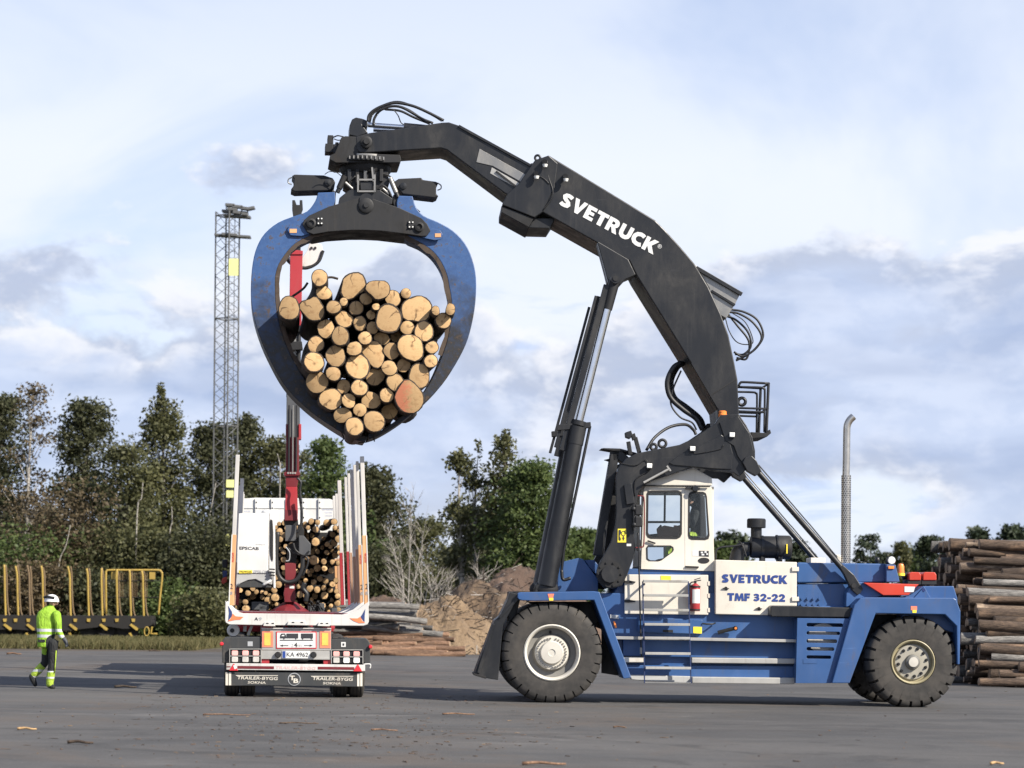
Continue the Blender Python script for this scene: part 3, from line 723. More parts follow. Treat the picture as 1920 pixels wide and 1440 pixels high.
paint('rim_dark', (0.19, 0.182, 0.165), dirt=(0.06, 0.052, 0.042), amount=0.6, rough=0.55, streak=False)
paint('rim_yellowed', (0.33, 0.285, 0.17), dirt=(0.10, 0.08, 0.05), amount=0.8, rough=0.5, streak=False)
MF_NEAR = {True: 0.0, False: 0.12}
wheel(1035, 1226, 96.5, 0.0, 0.74, 52, 30, True, True)
wheel(1035, 1226, 96.5, 2.50, 0.74, 52, 30, False, True)
wheel(1712, 1246, 88, 0.12, 0.60, 41, 24, True, False)
wheel(1712, 1246, 88, 2.30, 0.60, 41, 24, False, False)
MB().cyl((mp(1035, 1226, 0).x, 0.6, 0.92), (mp(1035, 1226, 0).x, 2.7, 0.92), 0.22, 16).build('front_axle', 'black_dirty', stacker, 40)
MB().cyl((mp(1712, 1246, 0).x, 0.6, 0.80), (mp(1712, 1246, 0).x, 2.4, 0.80), 0.16, 16).build('rear_axle', 'black_dirty', stacker, 40)

# hull between the axles
mprism('hull', [(1120, 1112), (1345, 1112), (1345, 1150), (1500, 1150), (1500, 1136), (1612, 1136), (1600, 1180), (1568, 1268), (1180, 1262), (1150, 1200)], 0.62, 2.65, 'blue', bevel=0.02)
mprism('lower_hull', [(1168, 1196), (1494, 1203), (1494, 1236), (1168, 1230)], 0.52, 0.66, 'blue')
mprism('sill', [(1175, 1247), (1494, 1249), (1494, 1272), (1178, 1268)], 0.50, 0.66, 'blue', bevel=0.01)
# grey treads along the hull
mprism('tread_board', [(1150, 1193), (1494, 1199), (1494, 1204.5), (1150, 1198.5)], 0.30, 0.62, 'galv', bevel=0.004)
mprism('side_rail', [(1168, 1232), (1208, 1232), (1208, 1242), (1172, 1242)], 0.42, 0.62, 'cream')
mprism('side_rail', [(1297, 1233), (1491, 1235), (1491, 1245), (1297, 1243)], 0.40, 0.62, 'galv')
mprism('bottom_step', [(1298, 1269), (1490, 1271), (1490, 1283), (1298, 1281)], 0.36, 0.60, 'galv')
mprism('bottom_step', [(1180, 1265), (1297, 1268), (1297, 1281), (1208, 1277), (1184, 1274)], 0.46, 0.60, 'grey_paint')
# panels under the cab
mprism('locker_door', [(1171, 1077), (1328, 1078), (1328, 1153), (1171, 1151)], 0.56, 0.64, 'cream', bevel=0.012)
for (a, b) in ((1180, 1091), (1180, 1127)):
    MB().prism(mxz([(a - 9, b - 2), (a - 2, b - 3), (a + 12, b - 0.5), (a + 11, b + 1.5), (a - 2, b + 3), (a - 9, b + 2)], 0.53), 0.53, 0.56).build('door_latch', 'seal', stacker)
for b in (1090, 1113, 1140):
    mprism('door_hinge', [(1327, b), (1331, b), (1331, b + 8), (1327, b + 8)], 0.55, 0.60, 'cream', bevel=0.003)
mprism('warning_sticker', [(1239, 1079), (1258, 1080), (1258, 1088), (1239, 1087)], 0.553, 0.557, 'sticker_yellow', bevel=0)
mprism('hose_box', [(1197, 1157), (1317, 1162), (1317, 1189), (1197, 1185)], 0.50, 0.66, 'blue', bevel=0.012)
mprism('marker_plate', [(1300, 1175), (1316, 1175.5), (1316, 1188), (1300, 1187)], 0.492, 0.498, 'sticker_yellow', bevel=0)
mprism('drain_slot', [(1243, 1181), (1262, 1181), (1262, 1186), (1243, 1185)], 0.493, 0.499, 'seal', bevel=0)
mb = MB()
mb.ball(mp(1153, 1171, 0.55), 0.028, 8).cyl(mp(1151, 1165, 0.55), mp(1155, 1177, 0.55), 0.02, 8)
mb.build('brass_valve', 'lamp_orange', stacker, 60)
mprism('valve_plate', [(1144, 1152), (1160, 1154), (1160, 1161), (1144, 1159)], 0.58, 0.61, 'grey_paint', bevel=0.004)
MB().tube(spline([mp(1341, 1168, 0.58), mp(1336, 1170, 0.5), mp(1325, 1170, 0.48), mp(1317, 1169, 0.49)]), 0.015, 8).build('hydraulic_hose', 'rubber_hose', stacker, 180)
MB().cyl(mp(1346, 1186, 0.57), mp(1378, 1178, 0.50), 0.035, 10).ball(mp(1379, 1178, 0.49), 0.045, 10).build('tow_pin', 'black_dirty', stacker, 60)
MB().cyl(mp(1379.5, 1178, 0.47), mp(1379.5, 1178, 0.44), 0.022, 10).build('side_reflector', 'lamp_orange', stacker, 60)

# ladder to the cab
lad = MB()
wl = 0.20
for (x0, x1) in ((1205, 1208.5), (1290.5, 1295.5)):
    lad.bar(mp(x0, 1090, wl), mp(x1, 1281, wl), 0.018, 0.05)
lo = lad.build('ladder_stile', 'ladder_paint', stacker)
for k, (y, xa, xb) in enumerate(((1089.5, 1206, 1289), (1116, 1206.5, 1290), (1143.5, 1206.5, 1291), (1170.5, 1208, 1293), (1196, 1208, 1293), (1225, 1209, 1294), (1252, 1210, 1295), (1280, 1207, 1294))):
    a = mp(xa, y, wl); b = mp(xb, y + 0.8, wl)
    MB().bar(a, b, 0.045 if k < 7 else 0.02, 0.12 if k < 7 else 0.05).build('rung', 'galv' if k < 7 else 'steel_worn', stacker, None, 0.004)
for x in (1208, 1293):
    for y in (1197, 1095): MB().bar(mp(x, y, wl), mp(x, y, 0.6), 0.03, 0.03).build('ladder_bracket', 'ladder_paint', stacker)
MB().tube(spline([mp(1196, 1000, 0.45), mp(1197, 1010, 0.42), mp(1199, 1100, 0.42), mp(1202, 1215, 0.42), mp(1203, 1228, 0.42), mp(1201, 1233, 0.45)], 6), 0.014, 8).build('grab_rail', 'black', stacker, 180)
MB().tube([mp(1201.5, 1214, 0.419), mp(1202, 1226, 0.419)], 0.022, 8).build('grab_rail_foot', 'galv', stacker, 60)

# front fender: bent band over the tyre
fo = [(971, 1113), (975, 1110.5), (1113, 1108.5), (1124, 1110), (1184, 1271), (1169, 1272.5), (1114, 1125), (1002, 1126.5), (975, 1125.5), (970, 1121)]
mprism('front_fender', fo, -0.04, 0.86, 'blue', bevel=0.012)
mprism('fender_stripe', [(1027, 1113.5), (1039, 1113.2), (1037, 1121), (1029, 1121)], -0.046, -0.042, 'panel_orange', bevel=0)
mprism('fender_stripe', [(1029, 1121), (1037.5, 1121), (1037.5, 1126), (1030, 1126)], -0.046, -0.042, 'sticker_yellow', bevel=0)
MB().cyl(mp(976, 1119.5, -0.05), mp(976, 1119.5, -0.035), 0.04, 14).build('fender_bolt', 'blue', stacker, 40)
# black flap and stay in front of the tyre
mprism('splash_guard', [(972, 1114), (970, 1122), (943, 1172), (934, 1275), (914, 1272), (895, 1268), (890, 1262), (927, 1163), (937, 1155), (952, 1124), (956, 1110)], 0.05, 0.95, 'black', bevel=0.01)
MB().bar(mp(925, 1170, 0.03), mp(897, 1262, 0.03), 0.05, 0.03).bar(mp(936, 1158, 0.03), mp(971, 1122, 0.03), 0.05, 0.03).build('guard_stay', 'black', stacker, None, 0.006)
mprism('guard_foot', [(888, 1262), (912, 1269), (911, 1273), (888, 1266)], 0.0, 0.9, 'black_dirty', bevel=0.006)
mprism('front_bracket', [(952, 1109), (975, 1109), (975, 1126), (965, 1165), (952, 1165)], 0.5, 0.8, 'black', bevel=0.01)
mprism('wheel_well', [(985, 1128), (1113, 1128), (1166, 1268), (1128, 1262), (1128, 1180)], 0.88, 0.95, 'black_dirty', bevel=0.005)
mprism('guard_gusset', [(1008, 1111), (1005, 1097), (1012, 1096), (990, 1128), (984, 1132)], 0.02, 0.05, 'black', bevel=0.004)
# axle tower block
mprism('axle_tower', [(1045, 1110), (1046, 1073), (1053, 1054), (1085, 1046), (1093, 1048), (1122, 1087), (1121, 1110)], 0.95, 2.4, 'blue', bevel=0.012)
mprism('tower_link', [(1095, 1050), (1114, 1050), (1124, 1062), (1122, 1082), (1105, 1064)], 1.1, 2.2, 'blue', bevel=0.01)
mprism('deck_plate', [(965, 1109.5), (1046, 1109), (1046, 1113), (965, 1113)], 0.4, 2.9, 'black_dirty', bevel=0.004)

mprism('cab_base', [(1178, 1066), (1346, 1070), (1346, 1114), (1150, 1114)], 0.70, 2.55, 'blue', bevel=0.01)
# cab
WC = 0.66
cab_out = mxz([(1207, 916), (1210, 911), (1331, 911), (1335, 915), (1340, 1071), (1202, 1067)], WC)
holes = [mxz([(1213, 926), (1216, 921), (1222, 920), (1271, 920), (1276, 922), (1278.5, 928), (1278, 1001), (1275, 1007), (1269, 1010), (1221, 1009.5), (1215, 1007), (1212, 1001)], WC),
         mxz([(1291, 929), (1293, 924), (1298, 922), (1318, 922.5), (1323, 925), (1325, 931), (1330, 1004), (1328, 1010), (1322, 1012), (1297, 1011.5), (1292, 1009), (1290.5, 1003)], WC),
         mxz([(1212, 1027), (1215, 1023), (1257, 1023), (1262, 1026), (1263, 1031), (1261, 1035), (1241, 1050), (1235, 1052), (1217, 1051.5), (1212.5, 1048)], WC)]
cab = plate('cab_wall', cab_out, holes, WC, WC + 0.05, 'cream', stacker, 0.006)
FCAB = 2.25
plate('cab_far_wall', cab_out, [mxz([(1216, 921), (1300, 921), (1322, 926), (1326, 1008), (1216, 1008)], WC), mxz([(1216, 1022), (1262, 1022), (1262, 1048), (1216, 1048)], WC)], FCAB - 0.05, FCAB, 'cream', stacker)
cx0 = mxz([(1207, 916)], WC)[0][0]; cx1 = mxz([(1338, 1000)], WC)[0][0]
z_b = mxz([(1260, 1069)], WC)[0][1]; z_t = mxz([(1260, 911)], WC)[0][1]; z_sill = mxz([(1260, 1012)], WC)[0][1]
MB().box((cx0 - 0.04, WC + 0.05, z_b), (cx1, FCAB - 0.05, z_b + 0.06)).build('cab_floor', 'grey_dark', stacker)
MB().box((cx1 - 0.05, WC + 0.05, z_b + 0.06), (cx1 - 0.001, FCAB - 0.05, z_sill)).build('cab_back_wall', 'cream', stacker)
for yy in (WC + 0.05, FCAB - 0.17):
    MB().box((cx1 - 0.07, yy, z_sill), (cx1 - 0.001, yy + 0.12, z_t)).build('cab_pillar', 'cream', stacker)
    MB().box((cx0 - 0.03, yy, z_b + 0.06), (cx0 + 0.03, yy + 0.08, z_t)).build('cab_pillar', 'cream', stacker)
MB().box((cx0 - 0.03, WC + 0.13, z_b + 0.06), (cx0 + 0.02, FCAB - 0.17, z_b + 0.35)).build('cab_front_wall', 'cream', stacker)
# pitched roof hood, ridge running across the machine
ro = mxz([(1206, 911), (1211, 905), (1262, 887), (1301, 877), (1335, 896), (1336, 911)], WC - 0.03)
MB().prism(ro, WC - 0.03, FCAB + 0.03).build('cab_roof', 'cream', stacker, None, 0.02)
mprism('drip_rail', [(1207, 909), (1331, 910.5), (1331, 912.5), (1207, 911)], WC - 0.06, WC - 0.03, 'seal', bevel=0.003)
for k, h in enumerate(holes):
    cxh = sum(p[0] for p in h) / len(h); czh = sum(p[1] for p in h) / len(h)
    inner = [(cxh + (p[0] - cxh) * (0.91 if k != 1 else 0.86), czh + (p[1] - czh) * 0.925) for p in h]
    outer = [(cxh + (p[0] - cxh) * 1.015, czh + (p[1] - czh) * 1.01) for p in h]
    fr = plate('window_seal', outer, [inner], WC - 0.008, WC + 0.03, 'seal', stacker)
    MB().prism([(cxh + (p[0] - cxh) * 0.95, czh + (p[1] - czh) * 0.96) for p in h], WC + 0.014, WC + 0.02).build('pane', 'glass', fr)
a = mp(1246.5, 922, FCAB); 
MB().bar((a.x, FCAB - 0.03, mp(1246, 918, FCAB).z), (a.x, FCAB - 0.03, mp(1246, 978, FCAB).z), 0.035, 0.04).bar((mp(1214, 979, FCAB).x, FCAB - 0.03, mp(1214, 979, FCAB).z), (mp(1300, 979, FCAB).x, FCAB - 0.03, mp(1300, 979, FCAB).z), 0.04, 0.04).build('far_window_bars', 'seal', stacker)
mprism('door_seam', [(1283.5, 918), (1284.3, 918), (1285.2, 1067), (1284.4, 1067)], WC - 0.003, WC + 0.002, 'grey_paint', bevel=0)
MB().bar(mp(1214, 1014, WC - 0.03), mp(1229, 1019, WC - 0.03), 0.03, 0.02).build('door_handle', 'seal', stacker, None, 0.004)
MB().bar(mp(1285, 1062.5, WC - 0.02), mp(1310, 1063.5, WC - 0.02), 0.03, 0.03).build('door_stop', 'seal', stacker, None, 0.004)
MB().bar(mp(1285.5, 915, WC - 0.04), mp(1312, 916, WC - 0.04), 0.035, 0.06).build('work_lamp_bracket', 'seal', stacker, None, 0.004)
MB().lathe([(0.05, 0.0), (0.06, 0.05), (0.03, 0.09)], mp(1304, 915.5, WC - 0.12), 'y', 14).build('work_lamp', 'black', stacker, 40)
mprism('notice_plate', [(1310.5, 1032.5), (1329, 1033), (1329, 1044), (1310.5, 1043)], WC - 0.004, WC - 0.001, 'text_dark', bevel=0)
for (x, y, s) in ((1316, 1036, 4), (1323, 1035, 4), (1318, 1040, 5), (1326, 1039, 3)):
    mprism('notice_mark', [(x - s / 2, y - 1.6), (x + s / 2, y - 1.6), (x + s / 2, y + 1.4), (x - s / 2, y + 1.4)], WC - 0.008, WC - 0.005, 'text_white', bevel=0)
mprism('notice_plate', [(1298, 1032.5), (1310, 1032.7), (1310, 1043), (1298, 1042.5)], WC - 0.004, WC - 0.001, 'plate_white', bevel=0)
MB().prism([(q.x, q.z) for q in [mp(1319.5 + 11 * math.cos(t) * (1 if abs(math.cos(t)) < 0.9 else 0.98), 1051 + 5.5 * math.sin(t), WC) for t in [2 * math.pi * k / 16 for k in range(16)]]], WC - 0.008, WC - 0.002).build('grab_hole', 'seal', stacker)
MB().tube(spline([mp(1193, 930, 0.5), mp(1203, 930, 0.5), mp(1207.5, 936, 0.5), mp(1208, 980, 0.5), mp(1207, 1020, 0.5), mp(1203, 1026, 0.5), mp(1191, 1027, 0.5)], 6), 0.012, 8).build('door_grab_handle', 'red_dark', stacker, 180)
# seat and the driver's console inside
sx = mp(1306, 990, 1.5)
sw = 1.35
MB().prism(mxz([(1286, 1005), (1322, 1005), (1322, 1018), (1286, 1018)], sw), sw, sw + 0.5).prism(mxz([(1312, 930), (1322, 928), (1326, 1010), (1312, 1010)], sw), sw + 0.02, sw + 0.48).prism(mxz([(1310, 915), (1320, 914), (1321, 930), (1311, 931)], sw), sw + 0.1, sw + 0.4).build('driver_seat', 'seat_cloth', stacker, None, 0.03)
MB().prism(mxz([(1232, 992), (1246, 985), (1262, 988), (1276, 984), (1278, 1012), (1236, 1012)], 1.2), 1.2, 1.34).build('console', 'wood_trim', stacker, None, 0.01)
MB().prism(mxz([(1216, 1002), (1236, 1000), (1238, 1012), (1216, 1012)], 1.5), 1.5, 2.0).build('dashboard', 'seat_cloth', stacker, None, 0.02)
MB().tube([mp(1236, 1010, 1.6), mp(1233, 992, 1.6), mp(1240, 985, 1.6)], 0.02, 8).build('steering_column', 'seat_cloth', stacker)

# engine side: white access door with lettering
mprism('engine_door', [(1341.5, 1049.5), (1494, 1054), (1494, 1136.5), (1445, 1136), (1444.5, 1153.5), (1341.5, 1151.5)], 0.50, 0.66, 'cream', bevel=0.012)
def mtext(name, body, px, py, wpx, hpx, w, matn, bold=0.0, shear=0.0, rot=0.0):
    return text(name, body, mp(px, py, w), wpx * PXM, hpx * PXM, matn, stacker, bold, shear, rot)
heavy_text('door_letter', 'SVETRUCK', mp(1415, 1085.5, 0.4965), 126 * PXM, 16 * PXM, 'text_blue', stacker, R(0.3))
heavy_text('door_letter', 'TMF 32-22', mp(1418.5, 1120, 0.4965), 111 * PXM, 14.5 * PXM, 'text_blue', stacker, R(0.3))
for (x, y) in ((1361, 1103), (1423, 1141)):
    MB().cyl(mp(x, y, 0.50), mp(x, y, 0.485), 0.03, 12).bar(mp(x - 6, y, 0.48), mp(x + 6, y + 0.5, 0.48), 0.015, 0.02).build('door_lock', 'seal', stacker)
for (x, y) in ((1490, 1067), (1490, 1123)):
    mprism('door_hinge', [(x - 5, y - 4), (x + 8, y - 4), (x + 8, y + 4), (x - 5, y + 4)], 0.47, 0.50, 'cream', bevel=0.004)
mprism('engine_hood', [(1344, 1052), (1496, 1057), (1496, 1100), (1344, 1100)], 0.66, 2.6, 'blue', bevel=0.02)
mprism('rear_hood', [(1495, 1056), (1499, 1054.5), (1660, 1057), (1680, 1059), (1683, 1091.5), (1495, 1092.5)], 0.62, 2.6, 'blue', bevel=0.02)
mprism('rear_body', [(1495, 1094.5), (1690, 1094), (1690, 1140), (1495, 1137)], 0.66, 2.6, 'blue', bevel=0.015)
mprism('hood_corner', [(1662, 1058), (1679, 1059), (1687, 1091), (1662, 1091)], 0.45, 0.63, 'blue', bevel=0.01)
MB().box(tuple(mp(1665, 1066.5, 0.45) - Vector((0, 0.03, 0))), tuple(mp(1676, 1061.5, 0.45))).build('marker_lamp', 'lamp_orange', stacker, None, 0.006)
MB().lathe([(0.07, -0.02), (0.09, 0.01), (0.085, 0.07), (0.04, 0.11)], mp(1671, 1051, 0.55), 'y', 16).build('work_lamp', 'black', stacker, 40)
MB().lathe([(0.07, -0.025), (0.06, -0.045), (0.001, -0.05)], mp(1671, 1051, 0.55), 'y', 16).build('lamp_lens', 'lamp_white', stacker, 40)
MB().ball(mp(1645, 1050, 1.4), 0.05, 10, 0, (1, 1, 1.2)).build('fuel_cap', 'black', stacker, 180)
MB().lathe([(0.065, -0.08), (0.06, 0.05), (0.045, 0.09), (0.001, 0.1)], mp(1689, 1067, 0.9), 'z', 16).build('rotating_beacon', 'lamp_orange', stacker, 40)
MB().lathe([(0.075, -0.12), (0.075, -0.075)], mp(1689, 1067, 0.9), 'z', 16).build('beacon_base', 'sticker_yellow', stacker, 40)
bb = mxz([(1502, 1120), (1540, 1120), (1545, 1137), (1500, 1137)], 0.63)
mb = MB()
for j in range(2):
    for k in range(4):
        q = mp(1503 + 11 * k, 1122.5 + 11.5 * j, 0.66)
        mb.tube([(q.x, 0.66, q.z), (q.x, 0.62, q.z)], 0.024, 6)
tag(mb.build('frame_bolts', 'blue', stacker), kind='stuff')
mprism('battery_box', [(1445, 1138), (1448, 1135.5), (1600, 1139.5), (1600, 1157.5), (1448, 1156), (1445, 1153.5)], 0.18, 0.60, 'black', bevel=0.012)
# vented side box with five slots
vo = mxz([(1495, 1159), (1598, 1160), (1558, 1281), (1492, 1281)], 0.16)
slots = []
for (x0, x1, y0, y1) in ((690, 962, 672, 703), (690, 940, 735, 763), (690, 918, 793, 824), (690, 896, 853, 882), (690, 873, 915, 942)):
    a = mp(1340 + x0 / 4, 1000 + y0 / 4, 0.16); b = mp(1340 + x1 / 4, 1000 + y1 / 4, 0.16)
    slots.append(rrect(a.x, b.z, b.x, a.z, abs(a.z - b.z) * 0.42))
plate('vented_cover', vo, slots, 0.16, 0.20, 'blue', stacker, 0.004)
mprism('cover_side', [(1495, 1159), (1500, 1159), (1498, 1281), (1492, 1281)], 0.205, 0.62, 'blue', bevel=0.004)
mprism('cover_base', [(1493, 1276), (1560, 1276), (1558, 1281), (1492.5, 1281)], 0.205, 0.62, 'blue', bevel=0.004)
c = mp(1543, 1197, 0.40)
MB().lathe([(0.27, 0.0), (0.27, 0.18)], (c.x, 0.40, c.z), 'y', 28).build('air_tank', 'alu', stacker, 40)
mprism('cover_sticker', [(1506, 1236), (1532, 1236), (1532, 1244), (1506, 1244)], 0.154, 0.158, 'blue', bevel=0)

# rear fender and counterweight
WR = 0.06
paint('blue_rust', (0.033, 0.089, 0.232), dirt=(0.095, 0.068, 0.050), amount=0.6, rough=0.45, wear=(0.56, 0.72))
mprism('rear_fender', [(1602, 1134), (1613, 1122), (1622, 1120), (1788, 1121), (1793, 1124), (1801, 1146), (1799.5, 1246), (1795, 1246), (1794, 1174), (1772, 1152), (1642, 1150), (1593, 1281), (1560, 1281)], WR, 0.80, 'blue_rust', bevel=0.014)
mprism('fender_stripe', [(1708, 1136.5), (1719.5, 1136.5), (1719.5, 1144), (1708, 1144)], WR - 0.006, WR - 0.002, 'panel_orange', bevel=0)
mprism('fender_stripe', [(1711, 1144), (1718.5, 1144), (1718.5, 1149), (1711, 1149)], WR - 0.006, WR - 0.002, 'sticker_yellow', bevel=0)
mprism('rear_wheel_well', [(1640, 1152), (1772, 1154), (1792, 1176), (1792, 1240), (1770, 1190), (1690, 1180), (1610, 1262), (1600, 1262)], 0.80, 0.86, 'black_dirty', bevel=0.004)
mprism('counterweight', [(1690, 1120), (1706, 1116), (1731, 1099), (1788, 1099), (1795, 1121), (1799, 1190), (1760, 1178), (1690, 1170)], 0.35, 2.7, 'blue', bevel=0.015)
mprism('lifting_lug', [(1714, 1121), (1733, 1100), (1745, 1121)], 0.30, 0.36, 'blue', bevel=0.006)
MB().cyl(mp(1732, 1106, 0.29), mp(1732, 1106, 0.31), 0.03, 12).build('lug_eye', 'logo_navy', stacker)
mprism('rear_brace', [(1586, 1138), (1587, 1112), (1604, 1090), (1620, 1092), (1655, 1117), (1640, 1121), (1612, 1123), (1602, 1136)], 0.42, 0.62, 'blue', bevel=0.012)
mprism('tool_tray', [(1619, 1092.5), (1723, 1095.5), (1703, 1116), (1656, 1116)], 0.30, 0.60, 'red_orange', bevel=0.01)
mprism('tray_sticker', [(1696, 1099.5), (1716, 1100), (1713, 1110), (1696, 1110)], 0.292, 0.298, 'plate_white', bevel=0)
for (a, b) in ((1705, 1727), (1731, 1756)):
    mprism('winch_housing', [(a, 1075), (a + 4, 1072.5), (b - 3, 1073), (b, 1078), (b, 1088), (a, 1088)], 0.9, 1.4, 'red_orange', bevel=0.012)
    mprism('winch_base', [(a - 3, 1088), (b, 1088), (b, 1096), (a - 3, 1096)], 0.92, 1.38, 'black_dirty', bevel=0.006)
MB().cyl(mp(1692, 1080, 1.15), mp(1705, 1079, 1.15), 0.07, 12).build('winch_drum', 'black_dirty', stacker, 40)

# exhaust
xe = mp(1586, 1000, 1.0)
def ex(px, py): return mp(px, py, 1.0)
MB().tube(spline([ex(1586, 900), ex(1587, 860), ex(1587.6, 815), ex(1588.5, 798), ex(1593, 788), ex(1600, 781)], 6), 0.067, 18).build('exhaust_pipe', 'stainless', stacker, 60)
slv = MB(); a, b = ex(1585.5, 1078), ex(1586.6, 891)
slv.tube([a, b], 0.086, 24)
slv.build('heat_shield', 'stainless', stacker, 60)
hol = MB()
for k in range(46):
    t = (k + 0.5) / 46; q = a.lerp(b, t)
    for i in range(12):
        th = 2 * math.pi * (i + (k % 2) * 0.5) / 12
        d = Vector((math.cos(th), math.sin(th), 0)); e = Vector((-math.sin(th), math.cos(th), 0))
        c = q + d * 0.0875
        hol.add([c + e * 0.013, c + Vector((0, 0, 0.013)), c - e * 0.013, c - Vector((0, 0, 0.013))], [(0, 1, 2, 3)])
tag(hol.build('shield_holes', 'seal', stacker), kind='stuff')
# air cleaner
q = mp(1444, 1026, 1.05); L1 = 40 * PXM
MB().lathe([(0.10, -L1), (0.19, -L1 + 0.02), (0.20, -L1 + 0.05), (0.20, 0.10), (0.215, 0.11), (0.215, L1 - 0.03), (0.19, L1), (0.001, L1)], q, 'x', 28).build('air_cleaner', 'black_dirty', stacker, 40)
MB().lathe([(0.225, 0.10), (0.225, 0.13)], q, 'x', 28).lathe([(0.21, -0.18), (0.21, -0.13)], q, 'x', 28).build('cleaner_band', 'black', stacker, 40)
MB().bar(mp(1475.5, 1020, 0.825), mp(1475.5, 1038, 0.825), 0.022, 0.01).build('cleaner_mark', 'sticker_yellow', stacker)
MB().cyl(mp(1418, 1010, 1.05), mp(1418, 990, 1.05), 0.10, 20).lathe([(0.16, 0.0), (0.17, 0.01), (0.17, 0.15), (0.15, 0.17), (0.001, 0.175)], mp(1418, 990, 1.05), 'z', 24).build('rain_cap', 'black', stacker, 40)
MB().tube(spline([mp(1405, 1030, 1.05), mp(1392, 1030, 1.05), mp(1384, 1038, 1.05), mp(1380, 1054, 1.05)], 6), 0.13, 14).build('intake_hose', 'rubber_hose', stacker, 180)
MB().tube(spline([mp(1395, 1020, 0.9), mp(1375, 1024, 0.9), mp(1352, 1026, 0.9), mp(1343, 1033, 0.9), mp(1342, 1050, 0.9)], 6), 0.017, 8).tube(spline([mp(1400, 1045, 0.9), mp(1392, 1022, 0.9), mp(1384, 1014, 0.95)], 6), 0.014, 8).build('hood_hose', 'rubber_hose', stacker, 180)
for x in (1431, 1463):
    mprism('cleaner_foot', [(x - 4, 1044), (x + 4, 1044), (x + 4, 1053), (x - 4, 1053)], 0.9, 1.15, 'black_dirty', bevel=0.004)
MB().box(tuple(mp(1520, 1056, 0.9)), tuple(mp(1548, 1046, 0.9) + Vector((0, 0.5, 0)))).build('hood_vent', 'cream', stacker, None, 0.01)
MB().box(tuple(mp(1562, 1056, 1.2)), tuple(mp(1578, 1040, 1.2) + Vector((0, 0.3, 0)))).build('expansion_tank', 'cream', stacker, None, 0.03)

# mast arch: two bent box arms from the front pivots over the cab to the boom pivot
arch = [(1123, 1058), (1146, 1016), (1154, 985), (1156, 960), (1155, 897), (1161, 875), (1174, 860), (1193, 850), (1213, 846), (1274, 834), (1300, 822), (1340, 795), (1352, 778), (1385, 776), (1399, 796), (1411, 820), (1416, 845), (1416, 866), (1398, 882), (1386, 894), (1375, 886), (1345, 884), (1298, 875), (1258, 890), (1222, 901), (1205, 911), (1197, 924), (1191, 950), (1189, 1000), (1191, 1032), (1186, 1052), (1176, 1078), (1166, 1098), (1148, 1104), (1131, 1101), (1121, 1087), (1119, 1070)]
mprism('mast_arm', arch, 0.46, 0.60, 'black', bevel=0.012)
farm = MB().prism(mxz(arch, 0.46), 2.42, 2.56).build('mast_arm', 'black', stacker, None, 0.012)
# raised edge plates welded on the near arm
mprism('arm_doubler', [(1262, 862), (1275, 853), (1340, 822), (1352, 815), (1368, 826), (1374, 850), (1372, 880), (1345, 879), (1262, 872), (1255, 868)], 0.435, 0.462, 'black', bevel=0.008)
mprism('arm_doubler', [(1349, 792), (1384, 780), (1405, 812), (1413, 845), (1411, 866), (1396, 874), (1383, 855), (1376, 836), (1360, 826)], 0.425, 0.46, 'black', bevel=0.008)
MB().lathe([(0.24, 0.36), (0.24, 0.44), (0.20, 0.46)], (mp(1143.5, 1076, 0.4).x, 0, mp(1143.5, 1076, 0.4).z), 'y', 28).build('pivot_cover', 'black_dirty', stacker, 40)
pv = mp(1143.5, 1076, 0.36)
MB().lathe([(0.155, 0.30), (0.155, 0.37), (0.18, 0.37)], (pv.x, 0, pv.z), 'y', 12).build('pivot_nut', 'black', stacker)
pm = MB()
for k in range(10):
    a = 2 * math.pi * k / 10
    pm.tube([(pv.x + 0.205 * math.cos(a), 0.365, pv.z + 0.205 * math.sin(a)), (pv.x + 0.205 * math.cos(a), 0.34, pv.z + 0.205 * math.sin(a))], 0.02, 6)
tag(pm.build('pivot_bolts', 'black_dirty', stacker), kind='stuff')
MB().cyl((pv.x, 0.7, pv.z), (pv.x, 2.5, pv.z), 0.15, 16).build('mast_shaft', 'black_dirty', stacker, 40)
mprism('mast_crossbeam', [(1163, 880), (1183, 858), (1200, 852), (1200, 885), (1172, 900)], 0.60, 2.42, 'black', bevel=0.01)
# the other leaning column and links in front of the arm
MB().bar(mp(1153, 846, 1.15), mp(1120, 1042, 1.15), 16.5 * PXM, 0.3).build('tilt_cylinder', 'black', stacker, None, 0.012)
MB().bar(mp(1150, 930, 1.55), mp(1137, 1046, 1.55), 12 * PXM, 0.2).build('tilt_rod', 'black_dirty', stacker, None, 0.01)
mprism('tilt_head', [(1147, 843), (1163, 842), (1180, 858), (1172, 872), (1160, 862), (1150, 864)], 1.0, 1.45, 'black', bevel=0.008)
mprism('roof_wing', [(1127, 841), (1132, 840), (1163, 841), (1194, 849), (1194, 853), (1163, 845), (1150, 845)], 0.95, 1.5, 'black_dirty', bevel=0.004)
mprism('catch_pin', [(1133, 862), (1142, 860), (1154, 862), (1154, 865), (1142, 865)], 1.05, 1.2, 'black_dirty', bevel=0.004)
MB().bar(mp(1178, 828, 0.9), mp(1182, 853, 0.9), 0.07, 0.08).bar(mp(1191, 820, 0.9), mp(1199, 850, 0.9), 0.07, 0.08).build('lamp_stand', 'black_dirty', stacker, None, 0.006)
MB().prism(mxz([(1172, 811), (1183, 807.5), (1186, 816), (1181, 823), (1173, 820)], 0.85), 0.8, 1.0).build('mast_lamp', 'black', stacker, None, 0.01)
MB().prism(mxz([(1183, 815), (1190, 812), (1193, 822), (1187, 826)], 0.85), 0.82, 0.98).build('lamp_hinge', 'black_dirty', stacker, None, 0.006)
